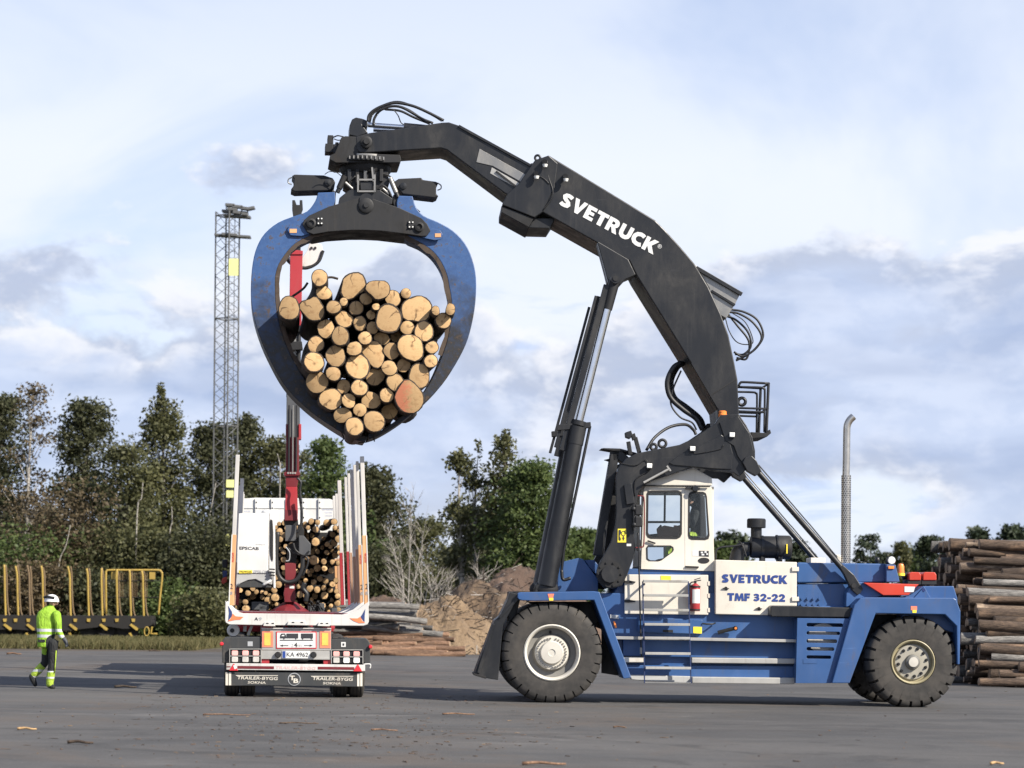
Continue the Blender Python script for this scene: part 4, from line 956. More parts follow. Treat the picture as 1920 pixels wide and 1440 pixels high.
for (x, y, r) in ((1225.5, 838, 5.5), (1242, 831.5, 7.0)):
    ring = MB(); c = mp(x, y, 0.6); n = 20; m = 8
    vs = [(c.x + (r * PXM + 0.026 * math.cos(b)) * math.cos(a), 0.6 + 0.026 * math.sin(b), c.z + (r * PXM + 0.026 * math.cos(b)) * math.sin(a)) for a in [2 * math.pi * i / n for i in range(n)] for b in [2 * math.pi * j / m for j in range(m)]]
    fs = [(i * m + j, ((i + 1) % n) * m + j, ((i + 1) % n) * m + (j + 1) % m, i * m + (j + 1) % m) for i in range(n) for j in range(m)]
    ring.add(vs, fs).build('lifting_eye', 'black', stacker, 180)
for (x, y) in ((1299, 841), (1373, 815), (1218, 873)):
    mprism('arm_lamp_body', [(x - 5.5, y - 3), (x + 5.5, y - 3), (x + 4, y + 7), (x - 5.5, y + 7)], 0.38, 0.44, 'black', bevel=0.006)
    mprism('arm_lamp', [(x - 5, y - 4.5), (x + 5, y - 4), (x + 4.5, y + 4.5), (x - 5, y + 4)], 0.36, 0.385, 'lamp_white', bevel=0.008)
for pts, r_ in (([(1160, 868, 0.45), (1192, 872, 0.44), (1210, 862, 0.44), (1216, 870, 0.44)], 0.008), ([(1190, 930, 0.45), (1192, 900, 0.44), (1214, 884, 0.44), (1219, 880, 0.43)], 0.01), ([(1300, 848, 0.42), (1308, 850, 0.42), (1350, 842, 0.42), (1357, 834, 0.41)], 0.008)):
    MB().tube(spline([mp(*p) for p in pts], 5), r_, 6).build('lamp_cable', 'rubber_hose', stacker, 180)
MB().tube([mp(1207, 905, 0.38), mp(1255, 879, 0.38)], 0.022, 8).bar(mp(1250.5, 873.5, 0.38), mp(1257.5, 883, 0.38), 0.03, 0.03).build('mirror_arm', 'galv', stacker, 60)
mprism('arm_cover', [(1170, 909), (1184, 906), (1190, 943), (1175, 946)], 0.40, 0.455, 'black', bevel=0.006)
for k, y in enumerate((956, 978)):
    mprism('side_mirror', [(1191, y - 10), (1204, y - 10), (1205.5, y - 4), (1205.5, y + 8), (1203, y + 10), (1191, y + 10)], 0.34, 0.42, 'seal', bevel=0.02)
MB().tube([mp(1188, 946, 0.38), mp(1189, 996, 0.38)], 0.02, 8).ball(mp(1188, 954, 0.37), 0.045).ball(mp(1189, 984, 0.37), 0.045).build('mirror_bracket', 'black', stacker, 60)
yst = mprism('warning_sign', [(1158.5, 991.5), (1174, 991.5), (1174, 1017), (1158, 1017)], 0.452, 0.457, 'sticker_yellow', bevel=0)
mprism('warning_mark', [(1160, 994), (1163.5, 993), (1165, 998), (1162, 1005), (1164.5, 1011), (1163, 1014), (1160, 1012)], 0.446, 0.451, 'text_dark', yst, 0)
plate('warning_mark', mxz([(1169 + 4.2 * math.cos(2 * math.pi * k / 16), 1000 + 5 * math.sin(2 * math.pi * k / 16)) for k in range(16)], 0.446), [mxz([(1169 + 3 * math.cos(2 * math.pi * k / 16), 1000 + 3.7 * math.sin(2 * math.pi * k / 16)) for k in range(16)], 0.446)], 0.446, 0.451, 'text_dark', yst)
mprism('warning_mark', [(1168, 1005), (1170, 1005), (1170, 1008), (1172, 1009), (1170, 1010), (1170, 1013), (1168, 1013), (1168, 1010), (1166, 1009), (1168, 1008)], 0.446, 0.451, 'text_dark', yst, 0)
mprism('small_notice', [(1175, 1019.5), (1183.5, 1019.5), (1183.5, 1024), (1175, 1024)], 0.452, 0.457, 'plate_white', bevel=0)

# lift cylinders
for w, nm in ((0.80, 'near'), (2.38, 'far')):
    a, b, c = mp(1024, 1104, 0.8), mp(1082, 806, 0.8), mp(1153, 524, 0.8)
    for v in (a, b, c): v.y = w
    mid = a.lerp(b, 0.02)
    lc = MB().tube([mid, b], [0.172, 0.148], 24).build('lift_cylinder', 'black', stacker, 60)
    MB().tube([b.lerp(a, 0.09), b.lerp(c, 0.02)], 0.158, 24).tube([b.lerp(c, 0.03), b.lerp(c, 0.06)], 0.14, 20).build('cylinder_gland', 'black', lc, 60)
    MB().tube([b, c], 0.072, 20).build('piston_rod', 'chrome', lc, 60)
    MB().tube([c.lerp(b, -0.01), c.lerp(b, 0.20)], [0.10, 0.085], 16).build('rod_boot', 'black_dirty', lc, 60)
    d = Vector((-0.17, 0, -0.03))
    MB().bar(b.lerp(a, 0.12) + d * 1.15, c.lerp(b, 0.03) + d * 0.75, 0.11, 0.10).build('guide_bar', 'black', lc, None, 0.008)
    MB().bar(b.lerp(a, 0.10) + d * 1.2 - Vector((0.13, 0, 0)), c.lerp(b, 0.10) + d * 1.0 - Vector((0.10, 0, 0)), 0.05, 0.05).build('guard_rail', 'black', lc, None, 0.005)
    MB().bar(b + Vector((-0.36, 0, 0.03)), b + Vector((0.24, 0, 0.09)), 0.10, 0.16).build('pipe_clamp', 'black', lc, None, 0.006)
    off = Vector((0.20, -0.02, 0.02))
    MB().tube([b + off + Vector((0.03, 0, 0.05)), b.lerp(a, 0.45) + off, b.lerp(a, 0.75) + Vector((0.18, -0.02, 0)), a.lerp(b, 0.12) + Vector((0.21, 0, 0))], 0.026, 10).build('cylinder_pipe', 'black', lc, 60)
    MB().tube(spline([a.lerp(b, 0.12) + Vector((0.21, 0, 0)), a.lerp(b, 0.06) + Vector((0.27, 0, 0)), a.lerp(b, 0.07) + Vector((0.4, 0, 0))], 5), 0.03, 8).build('cylinder_hose', 'rubber_hose', lc, 180)
    MB().ball(a, 0.22, 14, 0, (1, 0.6, 0.8)).build('cylinder_foot', 'black_dirty', lc, 180)
c = mp(1153, 524, 0.8)
MB().cyl((c.x, 0.66, c.z), (c.x, 2.55, c.z), 0.09, 16).build('boom_lift_pin', 'black', stacker, 40)
MB().cyl((c.x, 0.66, c.z), (c.x, 0.64, c.z), 0.05, 12).build('pin_cap', 'black_dirty', stacker, 40)

# main boom
WB0, WB1 = 1.02, 2.26
boom = [(1029, 291), (1229, 413), (1247, 431), (1276, 463), (1302, 494), (1328, 537), (1351, 587), (1366, 628), (1377, 680), (1383, 712), (1386, 778), (1382, 806), (1366, 820), (1350, 810), (1346, 768), (1295, 680), (1194, 517), (1180, 489), (1016, 397), (1003, 375)]
bo = mprism('boom', boom, WB0, WB1, 'black', bevel=0.02)
mprism('boom_collar', [(1029, 291), (1003, 300), (972, 345), (952, 362), (941, 384), (1002, 408), (1017, 398), (1040, 352), (1046, 306)], WB0 - 0.03, WB1 + 0.03, 'black', bevel=0.016)
mprism('collar_wear_block', [(940, 386), (1001, 409), (991, 426), (940, 398)], WB0 + 0.0, WB1, 'black_dirty', bevel=0.01)
mprism('collar_keel', [(1001, 409), (1042, 409), (1030, 428), (991, 427)], WB0 + 0.1, WB1 - 0.1, 'black', bevel=0.01)
MB().bar(mp(1297, 680.5, WB0 - 0.006), mp(1347, 766, WB0 - 0.006), 0.02, 0.02).build('weld_seam', 'black', stacker)
MB().bar(mp(1333, 741, WB0 - 0.004), mp(1381, 710, WB0 - 0.004), 0.02, 0.012).build('weld_seam', 'black_dirty', stacker)
for w in (WB0 - 0.05, WB1 - 0.35):
    mprism('cylinder_bracket', [(1120, 452), (1178, 486), (1192, 515), (1172, 524), (1163, 534), (1140, 529), (1136, 512)], w, w + 0.40, 'black', bevel=0.012)
# lettering along the boom
ta, tb = mp(1053, 371, WB0), mp(1231, 466, WB0)
tilt = math.atan2(tb.z - ta.z, tb.x - ta.x)
heavy_text('boom_letter', 'SVETRUCK', (ta + tb) / 2 + Vector((0, -0.003, 0)), (tb - ta).length, 27 * PXM, 'text_white', stacker, -tilt)
text('boom_trademark', '®', mp(1237, 462, WB0) + Vector((0, -0.003, 0)), 0.075, 0.075, 'text_white', stacker, 0.0, 0, -tilt)
for (x, y) in ((1021, 303), (1005, 325), (1060, 330)):
    MB().cyl(mp(x, y, WB0), mp(x, y, WB0 - 0.14), 0.045, 10).lathe([(0.05, 0), (0.035, -0.05), (0.001, -0.055)], mp(x + 1, y + 5, WB0 - 0.12), 'z', 10, 1).build('boom_spotlight', ['black', 'lamp_white'], stacker, 60)
MB().tube(spline([mp(1026, 300, WB0 - 0.02), mp(1028, 330, WB0 - 0.02), mp(1036, 355, WB0 - 0.04), mp(1034, 372, WB0 - 0.04), mp(1018, 394, WB0 - 0.03)], 5), 0.012, 6).tube(spline([mp(1006, 328, WB0 - 0.03), mp(1020, 335, WB0 - 0.04), mp(1030, 345, WB0 - 0.04)], 5), 0.01, 6).build('spotlight_cable', 'rubber_hose', stacker, 180)
for (x, y, r) in ((1008, 296, 5.0), (998, 312, 4.0)):
    c = mp(x, y, WB0 + 0.25); n, m = 18, 8
    MB().add([(c.x + (r * PXM + 0.022 * math.cos(b)) * math.cos(a), c.y + 0.022 * math.sin(b), c.z + (r * PXM + 0.022 * math.cos(b)) * math.sin(a)) for a in [2 * math.pi * i / n for i in range(n)] for b in [2 * math.pi * j / m for j in range(m)]],
             [(i * m + j, ((i + 1) % n) * m + j, ((i + 1) % n) * m + (j + 1) % m, i * m + (j + 1) % m) for i in range(n) for j in range(m)]).build('lifting_eye', 'black', stacker, 180)
c = mp(1374, 786, WB0 - 0.02)
MB().lathe([(0.08, WB0 - 0.01), (0.08, WB0 - 0.10), (0.06, WB0 - 0.13), (0.001, WB0 - 0.135)], (c.x, 0, c.z), 'y', 20).build('boom_pivot_pin', 'black_dirty', stacker, 40)
MB().lathe([(0.072, -0.05), (0.078, -0.04), (0.078, 0.0), (0.07, 0.005), (0.07, 0.05), (0.05, 0.065), (0.001, 0.068)], mp(1355, 777, 0.9), 'z', 18).build('rotating_beacon', 'lamp_orange', stacker, 40)
MB().tube([mp(1355, 783, 0.9), mp(1354, 800, 0.6)], 0.02, 8).build('beacon_post', 'black', stacker)
# telescopic inner boom out of both ends of the main boom
WJ0, WJ1 = 1.12, 2.16
jib = [(667, 256), (693, 249), (830, 229.5), (842, 229), (860, 235), (1000, 312), (1030, 340), (990, 390), (946, 362), (838, 281), (827, 277.5), (684, 286.5), (673, 286), (669, 280)]
mprism('telescopic_boom', jib, WJ0, WJ1, 'black', bevel=0.018)
mprism('slide_strip', [(899, 279), (930, 296), (990, 330), (984, 345), (924, 311), (893, 304)], WJ0 - 0.012, WJ0 - 0.001, 'steel_worn', bevel=0.003)
mprism('slide_strip', [(922, 314), (975, 344), (970, 353), (919, 325)], WJ0 - 0.008, WJ0 - 0.001, 'galv', bevel=0.003)
MB().bar(mp(930, 321, WJ0 - 0.02), mp(968, 350, WJ0 - 0.02), 0.03, 0.03).build('slide_edge', 'black_dirty', stacker)
MB().bar(mp(860, 236, WJ0 - 0.014), mp(998, 312, WJ0 - 0.014), 0.045, 0.03).build('boom_flange', 'black', stacker, None, 0.004)
mprism('telescopic_boom_tail', [(1300, 493), (1306, 499), (1389, 549), (1376, 574), (1362, 597), (1340, 585), (1330, 540)], WJ0, WJ1, 'steel_worn', bevel=0.012)
MB().bar(mp(1305, 502, WJ0 - 0.03), mp(1391, 552, WJ0 - 0.03), 0.07, 0.06).bar(mp(1334, 545, WJ0 - 0.02), mp(1378, 572, WJ0 - 0.02), 0.05, 0.04).build('tail_flange', 'black', stacker, None, 0.006)
# hoses at the back of the boom
for k, pts in enumerate(([(1362, 585), (1385, 588), (1412, 605), (1428, 632), (1415, 655), (1393, 668), (1376, 660)],
                         [(1368, 580), (1395, 585), (1420, 600), (1431, 628), (1420, 650), (1402, 665), (1380, 676)],
                         [(1360, 592), (1380, 600), (1402, 622), (1408, 648), (1395, 664), (1378, 664)],
                         [(1366, 590), (1382, 610), (1404, 640), (1400, 672), (1381, 671)],
                         [(1360, 596), (1367, 620), (1380, 640), (1398, 646), (1412, 640), (1398, 605), (1372, 586)])):
    MB().tube(spline([mp(x, y, 1.25 + 0.13 * k) for x, y in pts], 7), 0.020 if k < 4 else 0.010, 8).build('rear_hose', 'rubber_hose', stacker, 180)
# hoses in front of the boom root
for k in range(4):
    d = k * 2.6
    MB().tube(spline([mp(1276 + d, 680, 1.35 + 0.15 * k), mp(1262 + d, 690, 1.3 + 0.15 * k), mp(1251 + d, 716, 1.3 + 0.15 * k), mp(1257 + d, 745, 1.3 + 0.15 * k), mp(1281 + d, 768 - d * 0.5, 1.3 + 0.15 * k), mp(1305 + d, 785, 1.3 + 0.15 * k), mp(1317 + d * 0.5, 806, 1.3 + 0.15 * k)], 7), 0.045, 10).build('boom_hose', 'rubber_hose', stacker, 180)
MB().tube(spline([mp(1277, 695, 1.3), mp(1262, 730, 1.3), mp(1258, 758, 1.3), mp(1275, 782, 1.3), mp(1297, 792, 1.3), mp(1306, 806, 1.3)], 7), 0.016, 8).tube(spline([mp(1212, 844, 0.7), mp(1228, 820, 0.8), mp(1255, 801, 1.0), mp(1285, 796, 1.2), mp(1300, 806, 1.3), mp(1305, 815, 1.3)], 7), 0.028, 8).build('boom_hose', 'rubber_hose', stacker, 180)
# service platform behind the boom
wp = 1.15
for w in (1.15, 2.1):
    MB().tube(spline([mp(1385, 724, 1.15) + Vector((0, w - 1.15, 0)), mp(1388, 718, 1.15) + Vector((0, w - 1.15, 0)), mp(1396, 716.5, 1.15) + Vector((0, w - 1.15, 0)), mp(1442, 719, 1.15) + Vector((0, w - 1.15, 0))], 5), 0.022, 8).build('hand_rail', 'black', stacker, 180)
    MB().tube(spline([mp(1385, 725.5, 1.15) + Vector((0, w - 1.15, 0)), mp(1425, 726.5, 1.15) + Vector((0, w - 1.15, 0)), mp(1432, 729, 1.15) + Vector((0, w - 1.15, 0)), mp(1434, 736, 1.15) + Vector((0, w - 1.15, 0)), mp(1433, 810, 1.15) + Vector((0, w - 1.15, 0))], 5), 0.02, 8).build('hand_rail', 'black', stacker, 180)
    MB().tube([mp(1385, 765, 1.15) + Vector((0, w - 1.15, 0)), mp(1437, 766.5, 1.15) + Vector((0, w - 1.15, 0))], 0.02, 8).tube([mp(1385, 771, 1.15) + Vector((0, w - 1.15, 0)), mp(1433, 773, 1.15) + Vector((0, w - 1.15, 0))], 0.02, 8).build('knee_rail', 'black', stacker, 60)
    MB().tube([mp(1441, 719, 1.15) + Vector((0, w - 1.15, 0)), mp(1437, 812, 1.15) + Vector((0, w - 1.15, 0))], 0.026, 8).build('rail_post', 'black', stacker, 60)
for (x, y) in ((1442, 719), (1440, 766)):
    MB().tube([mp(x, y, 1.15), mp(x, y, 1.15) + Vector((0, 0.95, 0))], 0.02, 8).build('end_rail', 'black', stacker, 60)
mprism('platform', [(1408, 810), (1436, 812), (1444, 805), (1446, 812), (1438, 819), (1410, 822)], 1.05, 2.2, 'black_dirty', bevel=0.006)
c = mp(1391, 753, 1.3); n, m = 18, 8
MB().add([(c.x + (7 * PXM + 0.03 * math.cos(b)) * math.cos(a), c.y + 0.03 * math.sin(b), c.z + (7 * PXM + 0.03 * math.cos(b)) * math.sin(a)) for a in [2 * math.pi * i / n for i in range(n)] for b in [2 * math.pi * j / m for j in range(m)]],
         [(i * m + j, ((i + 1) % n) * m + j, ((i + 1) % n) * m + (j + 1) % m, i * m + (j + 1) % m) for i in range(n) for j in range(m)]).build('lifting_eye', 'black', stacker, 180)
# tie rods to the counterweight
for w, s in ((0.46, 1), (2.3, 1)):
    a, b = mp(1412, 874, 0.46), mp(1590, 1078, 0.46)
    a.y = b.y = w
    d = (b - a).normalized()
    MB().tube([a + d * 0.15, b], 0.052, 14).build('tie_rod', 'black', stacker, 60)
    MB().prism(mxz([(1391, 868), (1396, 858), (1408, 855), (1417, 864), (1427, 884), (1416, 893), (1400, 884)], 0.46), w - 0.09, w + 0.09).build('tie_rod_head', 'black', stacker, None, 0.01)
    MB().prism(mxz([(1572, 1062), (1580, 1060), (1600, 1078), (1617, 1104), (1612, 1112), (1606, 1116), (1595, 1106), (1582, 1078)], 0.46), w - 0.08, w + 0.08).build('tie_rod_foot', 'black', stacker, None, 0.012)
    q = mp(1599, 1098, 0.46); MB().cyl((q.x, w - 0.11, q.z), (q.x, w + 0.11, q.z), 0.045, 12).build('tie_rod_pin', 'black_dirty', stacker, 40)
    MB().tube([mp(1416, 878, 0.46) + Vector((0.06, w - 0.46, 0.06)), mp(1507, 981, 0.46) + Vector((0.05, w - 0.46, 0.04)), mp(1518, 983, 0.46) + Vector((0, w - 0.46, 0)), mp(1568, 1043, 0.46) + Vector((0, w - 0.46, 0)), mp(1572, 1054, 0.46) + Vector((0, w - 0.46, 0))], 0.012, 6).build('tie_rod_pipe', 'black', stacker, 60)
# hose bow and cylinder at the boom tip
MB().tube([mp(690, 234, 1.5), mp(760, 239, 1.5)], 0.045, 14).build('tip_piston_rod', 'chrome', stacker, 60)
MB().tube([mp(757, 239, 1.5), mp(830, 246, 1.5)], 0.085, 14).build('tip_cylinder', 'black', stacker, 60)
MB().tube([mp(700, 243, 1.9), mp(752, 244, 1.9)], 0.04, 14).build('tip_piston_rod', 'chrome', stacker, 60)
for k, pts in enumerate(([(690, 228), (692, 216), (704, 205), (725, 196), (745, 193), (775, 199), (805, 212), (832, 226)],
                         [(700, 235), (702, 222), (712, 208), (730, 200), (752, 201), (780, 216), (800, 229)],
                         [(692, 232), (698, 214), (716, 203), (742, 199), (765, 206), (790, 222), (812, 231)],
                         [(715, 206), (735, 205), (746, 216), (752, 230), (762, 236)],
                         [(722, 205), (750, 208), (776, 220), (806, 232)],
                         [(688, 226), (700, 206), (738, 190), (770, 196), (812, 218), (828, 228)])):
    MB().tube(spline([mp(x, y, 1.3 + 0.12 * k) for x, y in pts], 6), (0.026, 0.024, 0.024, 0.010, 0.022, 0.007)[k], 8).build('tip_hose', 'rubber_hose', stacker, 180)
# ------------------------------------------------------------------ the grapple and its load
GC = MF.world(mp(686, 300, 1.64))
GF = Frame((GC.x, GC.y), R(6.2))
grapple = thing('log_grapple', 'blue two-claw log grapple hanging from the black boom tip, closed round the logs', 'grapple', GF.o, GF.yaw)
def gp(px, py, w): return GF.p(px, py, w)
def gxz(pts, w): return [(q.x, q.z) for q in (GF.p(a, b, w) for a, b in pts)]
def gprism(name, pts, w0, w1, matn, parent=None, bevel=0.01, at_w=None):
    return MB().prism(gxz(pts, w0 if at_w is None else at_w), w0, w1).build(name, matn, parent or grapple, None, bevel)
def z1(x, y): return (440 + x / 4, 170 + y / 4)
def claw_mat():
    m, nt, b = new_mat('claw_blue')
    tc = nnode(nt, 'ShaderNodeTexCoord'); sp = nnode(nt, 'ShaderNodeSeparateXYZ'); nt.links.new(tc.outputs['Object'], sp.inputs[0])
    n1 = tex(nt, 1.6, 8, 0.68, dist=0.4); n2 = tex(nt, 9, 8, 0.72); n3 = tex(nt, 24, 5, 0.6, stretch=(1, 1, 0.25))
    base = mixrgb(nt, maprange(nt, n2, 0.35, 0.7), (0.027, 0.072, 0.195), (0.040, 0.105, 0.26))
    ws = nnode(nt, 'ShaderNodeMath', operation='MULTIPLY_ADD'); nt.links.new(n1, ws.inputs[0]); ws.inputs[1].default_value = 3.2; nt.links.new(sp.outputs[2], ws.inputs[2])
    worn_shaded = maprange(nt, ws.outputs[0], 9.25, 8.0)          # darker lower down: rubbed-off paint, plus the load's shade put into colour
    nm = nnode(nt, 'ShaderNodeMath', operation='MULTIPLY'); nt.links.new(worn_shaded, nm.inputs[0]); nt.links.new(maprange(nt, n2, 0.30, 0.58, 0.72, 1.0), nm.inputs[1])
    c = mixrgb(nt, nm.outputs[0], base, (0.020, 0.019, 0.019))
    c = mixrgb(nt, maprange(nt, n2, 0.555, 0.63, 0, 0.85), c, (0.072, 0.047, 0.032))
    c = mixrgb(nt, maprange(nt, n3, 0.70, 0.76, 0, 0.6), c, (0.20, 0.24, 0.34))
    nt.links.new(c, b.inputs['Base Color']); b.inputs['Roughness'].default_value = 0.5
    bump(nt, b, n2, 0.12, 0.02)
claw_mat()
paint('rust_edge', (0.065, 0.045, 0.032), dirt=(0.028, 0.025, 0.024), amount=0.8, rough=0.8, streak=False, scale=6, chips=(0.12, 0.075, 0.05))
outL = [(596, 361), (591, 377), (576, 396), (552, 405), (522, 417), (497, 437), (482, 462), (474, 492), (470.5, 530), (471, 565), (477, 600), (490, 640), (507, 677), (527, 713), (550, 742), (580, 770), (610, 792), (640, 811), (662, 824), (684, 829)]
inL = [(690, 819), (668, 812), (645, 794), (618, 770), (590, 738), (566, 702), (545, 665), (531, 630), (522, 598), (517, 565), (516, 532), (517, 515), (523, 495), (536, 475), (553, 457), (578, 443), (604, 432), (618, 400), (628, 378), (628, 360)]
outR = [(774, 367), (780, 387), (795, 404), (822, 416), (850, 432), (872, 455), (886, 485), (893, 520), (892, 565), (885, 608), (874, 645), (855, 682), (830, 720), (800, 752), (765, 782), (735, 803), (708, 818), (690, 824)]
inR = [(690, 812), (716, 806), (752, 780), (788, 743), (811, 708), (829, 667), (840, 632), (846, 592), (847, 563), (842, 535), (838, 515), (828, 492), (812, 471), (790, 455), (762, 440), (748, 402), (744, 380), (748, 366)]
HW = 0.48
def smooth_loop(a, b):
    f = lambda L_: [(v.x, v.y) for v in spline([Vector((x, y, 0)) for x, y in L_], 3)]
    return f(a) + f(b)
for o, i, dy in ((outL, inL, 0.0), (outR, inR, 0.04)):
    q = gxz(smooth_loop(o, i), -HW)
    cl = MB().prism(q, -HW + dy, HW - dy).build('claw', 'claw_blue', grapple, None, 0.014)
    ip = spline([Vector((x, y, 0)) for x, y in i[5:-3]], 3)
    strip = []
    for k, p in enumerate(ip):
        t = (ip[min(k + 1, len(ip) - 1)] - ip[max(k - 1, 0)]).normalized(); nrm = Vector((-t.y, t.x, 0))
        sgn = -1 if o is outL else 1
        strip.append((p, p - nrm * sgn * (8.0 + 2.5 * noise.noise(Vector((k * 0.5, dy * 9, 0))) + 2.0 * noise.noise(Vector((k * 1.7, 3, 0))))))
    qa = gxz([(a.x, a.y) for a, b in strip], -HW); qb = gxz([(b.x, b.y) for a, b in strip], -HW)
    mb = MB()
    n = len(strip)
    y0 = -HW + dy - 0.006
    vs = [(x, y0, z) for x, z in qa] + [(x, y0, z) for x, z in qb] + [(x, -HW + dy + 0.02, z) for x, z in qa] + [(x, -HW + dy + 0.02, z) for x, z in qb]
    fs = []
    for k in range(n - 1):
        fs += [(k, k + 1, n + k + 1, n + k), (2 * n + k, 3 * n + k, 3 * n + k + 1, 2 * n + k + 1), (k, 2 * n + k, 2 * n + k + 1, k + 1), (n + k, n + k + 1, 3 * n + k + 1, 3 * n + k)]
    mb.add(vs, fs).build('claw_edge', 'rust_edge', cl)
# yoke plates
yoke = [z1(*p) for p in ((508, 1000), (520, 970), (560, 935), (700, 872), (850, 826), (945, 800), (985, 792), (1060, 818), (1240, 880), (1400, 955), (1445, 1000), (1470, 1050), (1440, 1090), (1400, 1092), (1300, 1076), (1100, 1052), (980, 1046), (880, 1046), (700, 1058), (590, 1078), (545, 1060))]
yk = gprism('yoke', yoke, -HW - 0.10, HW + 0.10, 'black_dirty')
for (x, y, r) in ((985, 862, 58),):
    c = gp(*z1(x, y), -HW - 0.1)
    MB().lathe([(r / 4 * PXM, -HW - 0.10), (r / 4 * PXM, -HW - 0.13), (r / 4.6 * PXM, -HW - 0.14), (0.05, -HW - 0.145), (0.045, -HW - 0.17), (0.001, -HW - 0.17)], (c.x, 0, c.z), 'y', 28).build('yoke_pin_plate', 'black_dirty', grapple, 30)
for (x, y, sx_) in ((575, 995, 65), (1385, 1022, -62)):
    c = gp(*z1(x, y), -HW - 0.1)
    MB().lathe([(0.085, -HW - 0.10), (0.085, -HW - 0.14), (0.05, -HW - 0.15), (0.045, -HW - 0.12), (0.001, -HW - 0.12)], (c.x, 0, c.z), 'y', 20).build('claw_pin', 'black_dirty', grapple, 30)
    a, b = z1(x + sx_ - 22, y - 45), z1(x + sx_ + 22, y + 12)
    kp = gprism('keeper_plate', [a, (b[0], a[1]), b, (a[0], b[1])], -HW - 0.125, -HW - 0.1, 'black_dirty', bevel=0.004)
    for ux in (0.22, 0.78):
        for uy in (0.18, 0.8):
            q = gp(a[0] + (b[0] - a[0]) * ux, a[1] + (b[1] - a[1]) * uy, -HW - 0.125)
            MB().cyl((q.x, -HW - 0.125, q.z), (q.x, -HW - 0.145, q.z), 0.013, 8).build('keeper_bolt', 'lamp_white', kp)
# blue link plates with reflectors
for pts, refl in (([(395, 1045), (410, 1010), (450, 990), (520, 990), (560, 1000), (560, 1075), (500, 1090), (420, 1085)], (412, 1036, 466, 1066)),
                  ([(1420, 1040), (1480, 1035), (1540, 1045), (1562, 1080), (1545, 1115), (1500, 1122), (1420, 1105), (1390, 1085)], (1502, 1070, 1548, 1098))):
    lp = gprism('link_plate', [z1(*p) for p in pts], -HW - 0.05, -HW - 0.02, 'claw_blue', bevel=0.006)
    a, b = z1(refl[0], refl[1]), z1(refl[2], refl[3])
    gprism('reflector', [a, (b[0], a[1]), b, (a[0], b[1])], -HW - 0.058, -HW - 0.051, 'orange', lp, 0)
# rotator
c0 = gp(*z1(980, 545), 0)
def ring_z(px_r, y_top, y_bot, name, matn, seg=40, extra=None):
    zt = gp(685, y_top, 0).z; zb = gp(685, y_bot, 0).z
    return MB().lathe([(px_r * PXM, zb), (px_r * PXM, zt)], (c0.x, 0, 0), 'z', seg).build(name, matn, grapple, 40)
ring_z(64, 302.5, 311, 'slewing_ring', 'black_dirty')
ring_z(57, 298, 303, 'ring_gear', 'steel_worn')
gm = MB()
for k in range(48):
    a = 2 * math.pi * k / 48; zt = gp(685, 303.5, 0).z; zb = gp(685, 309, 0).z
    gm.box((c0.x + 65 * PXM * math.cos(a) - 0.012, 65 * PXM * math.sin(a) - 0.012, zb), (c0.x + 65 * PXM * math.cos(a) + 0.012, 65 * PXM * math.sin(a) + 0.012, zt))
tag(gm.build('ring_bolts', 'steel_worn', grapple), kind='stuff')
zt, zm, zb = gp(685, 310, 0).z, gp(685, 322, 0).z, gp(685, 329, 0).z
MB().lathe([(44 * PXM, zb), (50 * PXM, zm), (50 * PXM, zt)], (c0.x, 0, 0), 'z', 36).build('rotator_drum', 'black_dirty', grapple, 40)
gprism('rotator_body', [z1(*p) for p in ((830, 600), (1150, 600), (1160, 700), (1100, 740), (1185, 800), (1190, 850), (1130, 850), (780, 850), (790, 800), (870, 735), (820, 700))], -0.36, 0.36, 'black_dirty')
gprism('body_skirt', [z1(*p) for p in ((860, 745), (1090, 745), (1185, 810), (1180, 852), (780, 852), (785, 805))], -0.44, 0.44, 'black')
MB().cyl((c0.x, -0.6, gp(*z1(985, 862), 0).z), (c0.x, 0.6, gp(*z1(985, 862), 0).z), 0.12, 18).build('yoke_pin', 'black', grapple, 40)
for k in range(5):
    x = 860 + 60 * k
    a = gp(*z1(x, 590), -0.38)
    MB().box((a.x - 0.03, -0.42, a.z - 0.22 - 0.05 * (k % 2)), (a.x + 0.03, -0.36, a.z)).build('valve_block', ('black', 'black_dirty', 'grey_dark')[k % 3], grapple, None, 0.006)
# valve guard frame
for (pa, pb) in (((925, 630), (925, 760)), ((1050, 630), (1050, 760)), ((925, 668), (1050, 668)), ((925, 755), (1050, 755)), ((1030, 575), (1040, 680))):
    MB().bar(gp(*z1(*pa), -0.48), gp(*z1(*pb), -0.48), 0.03, 0.03).build('valve_guard', 'steel_worn', grapple)
gprism('valve_body', [z1(*p) for p in ((940, 680), (1040, 680), (1035, 745), (945, 745))], -0.46, -0.40, 'black', bevel=0.008)
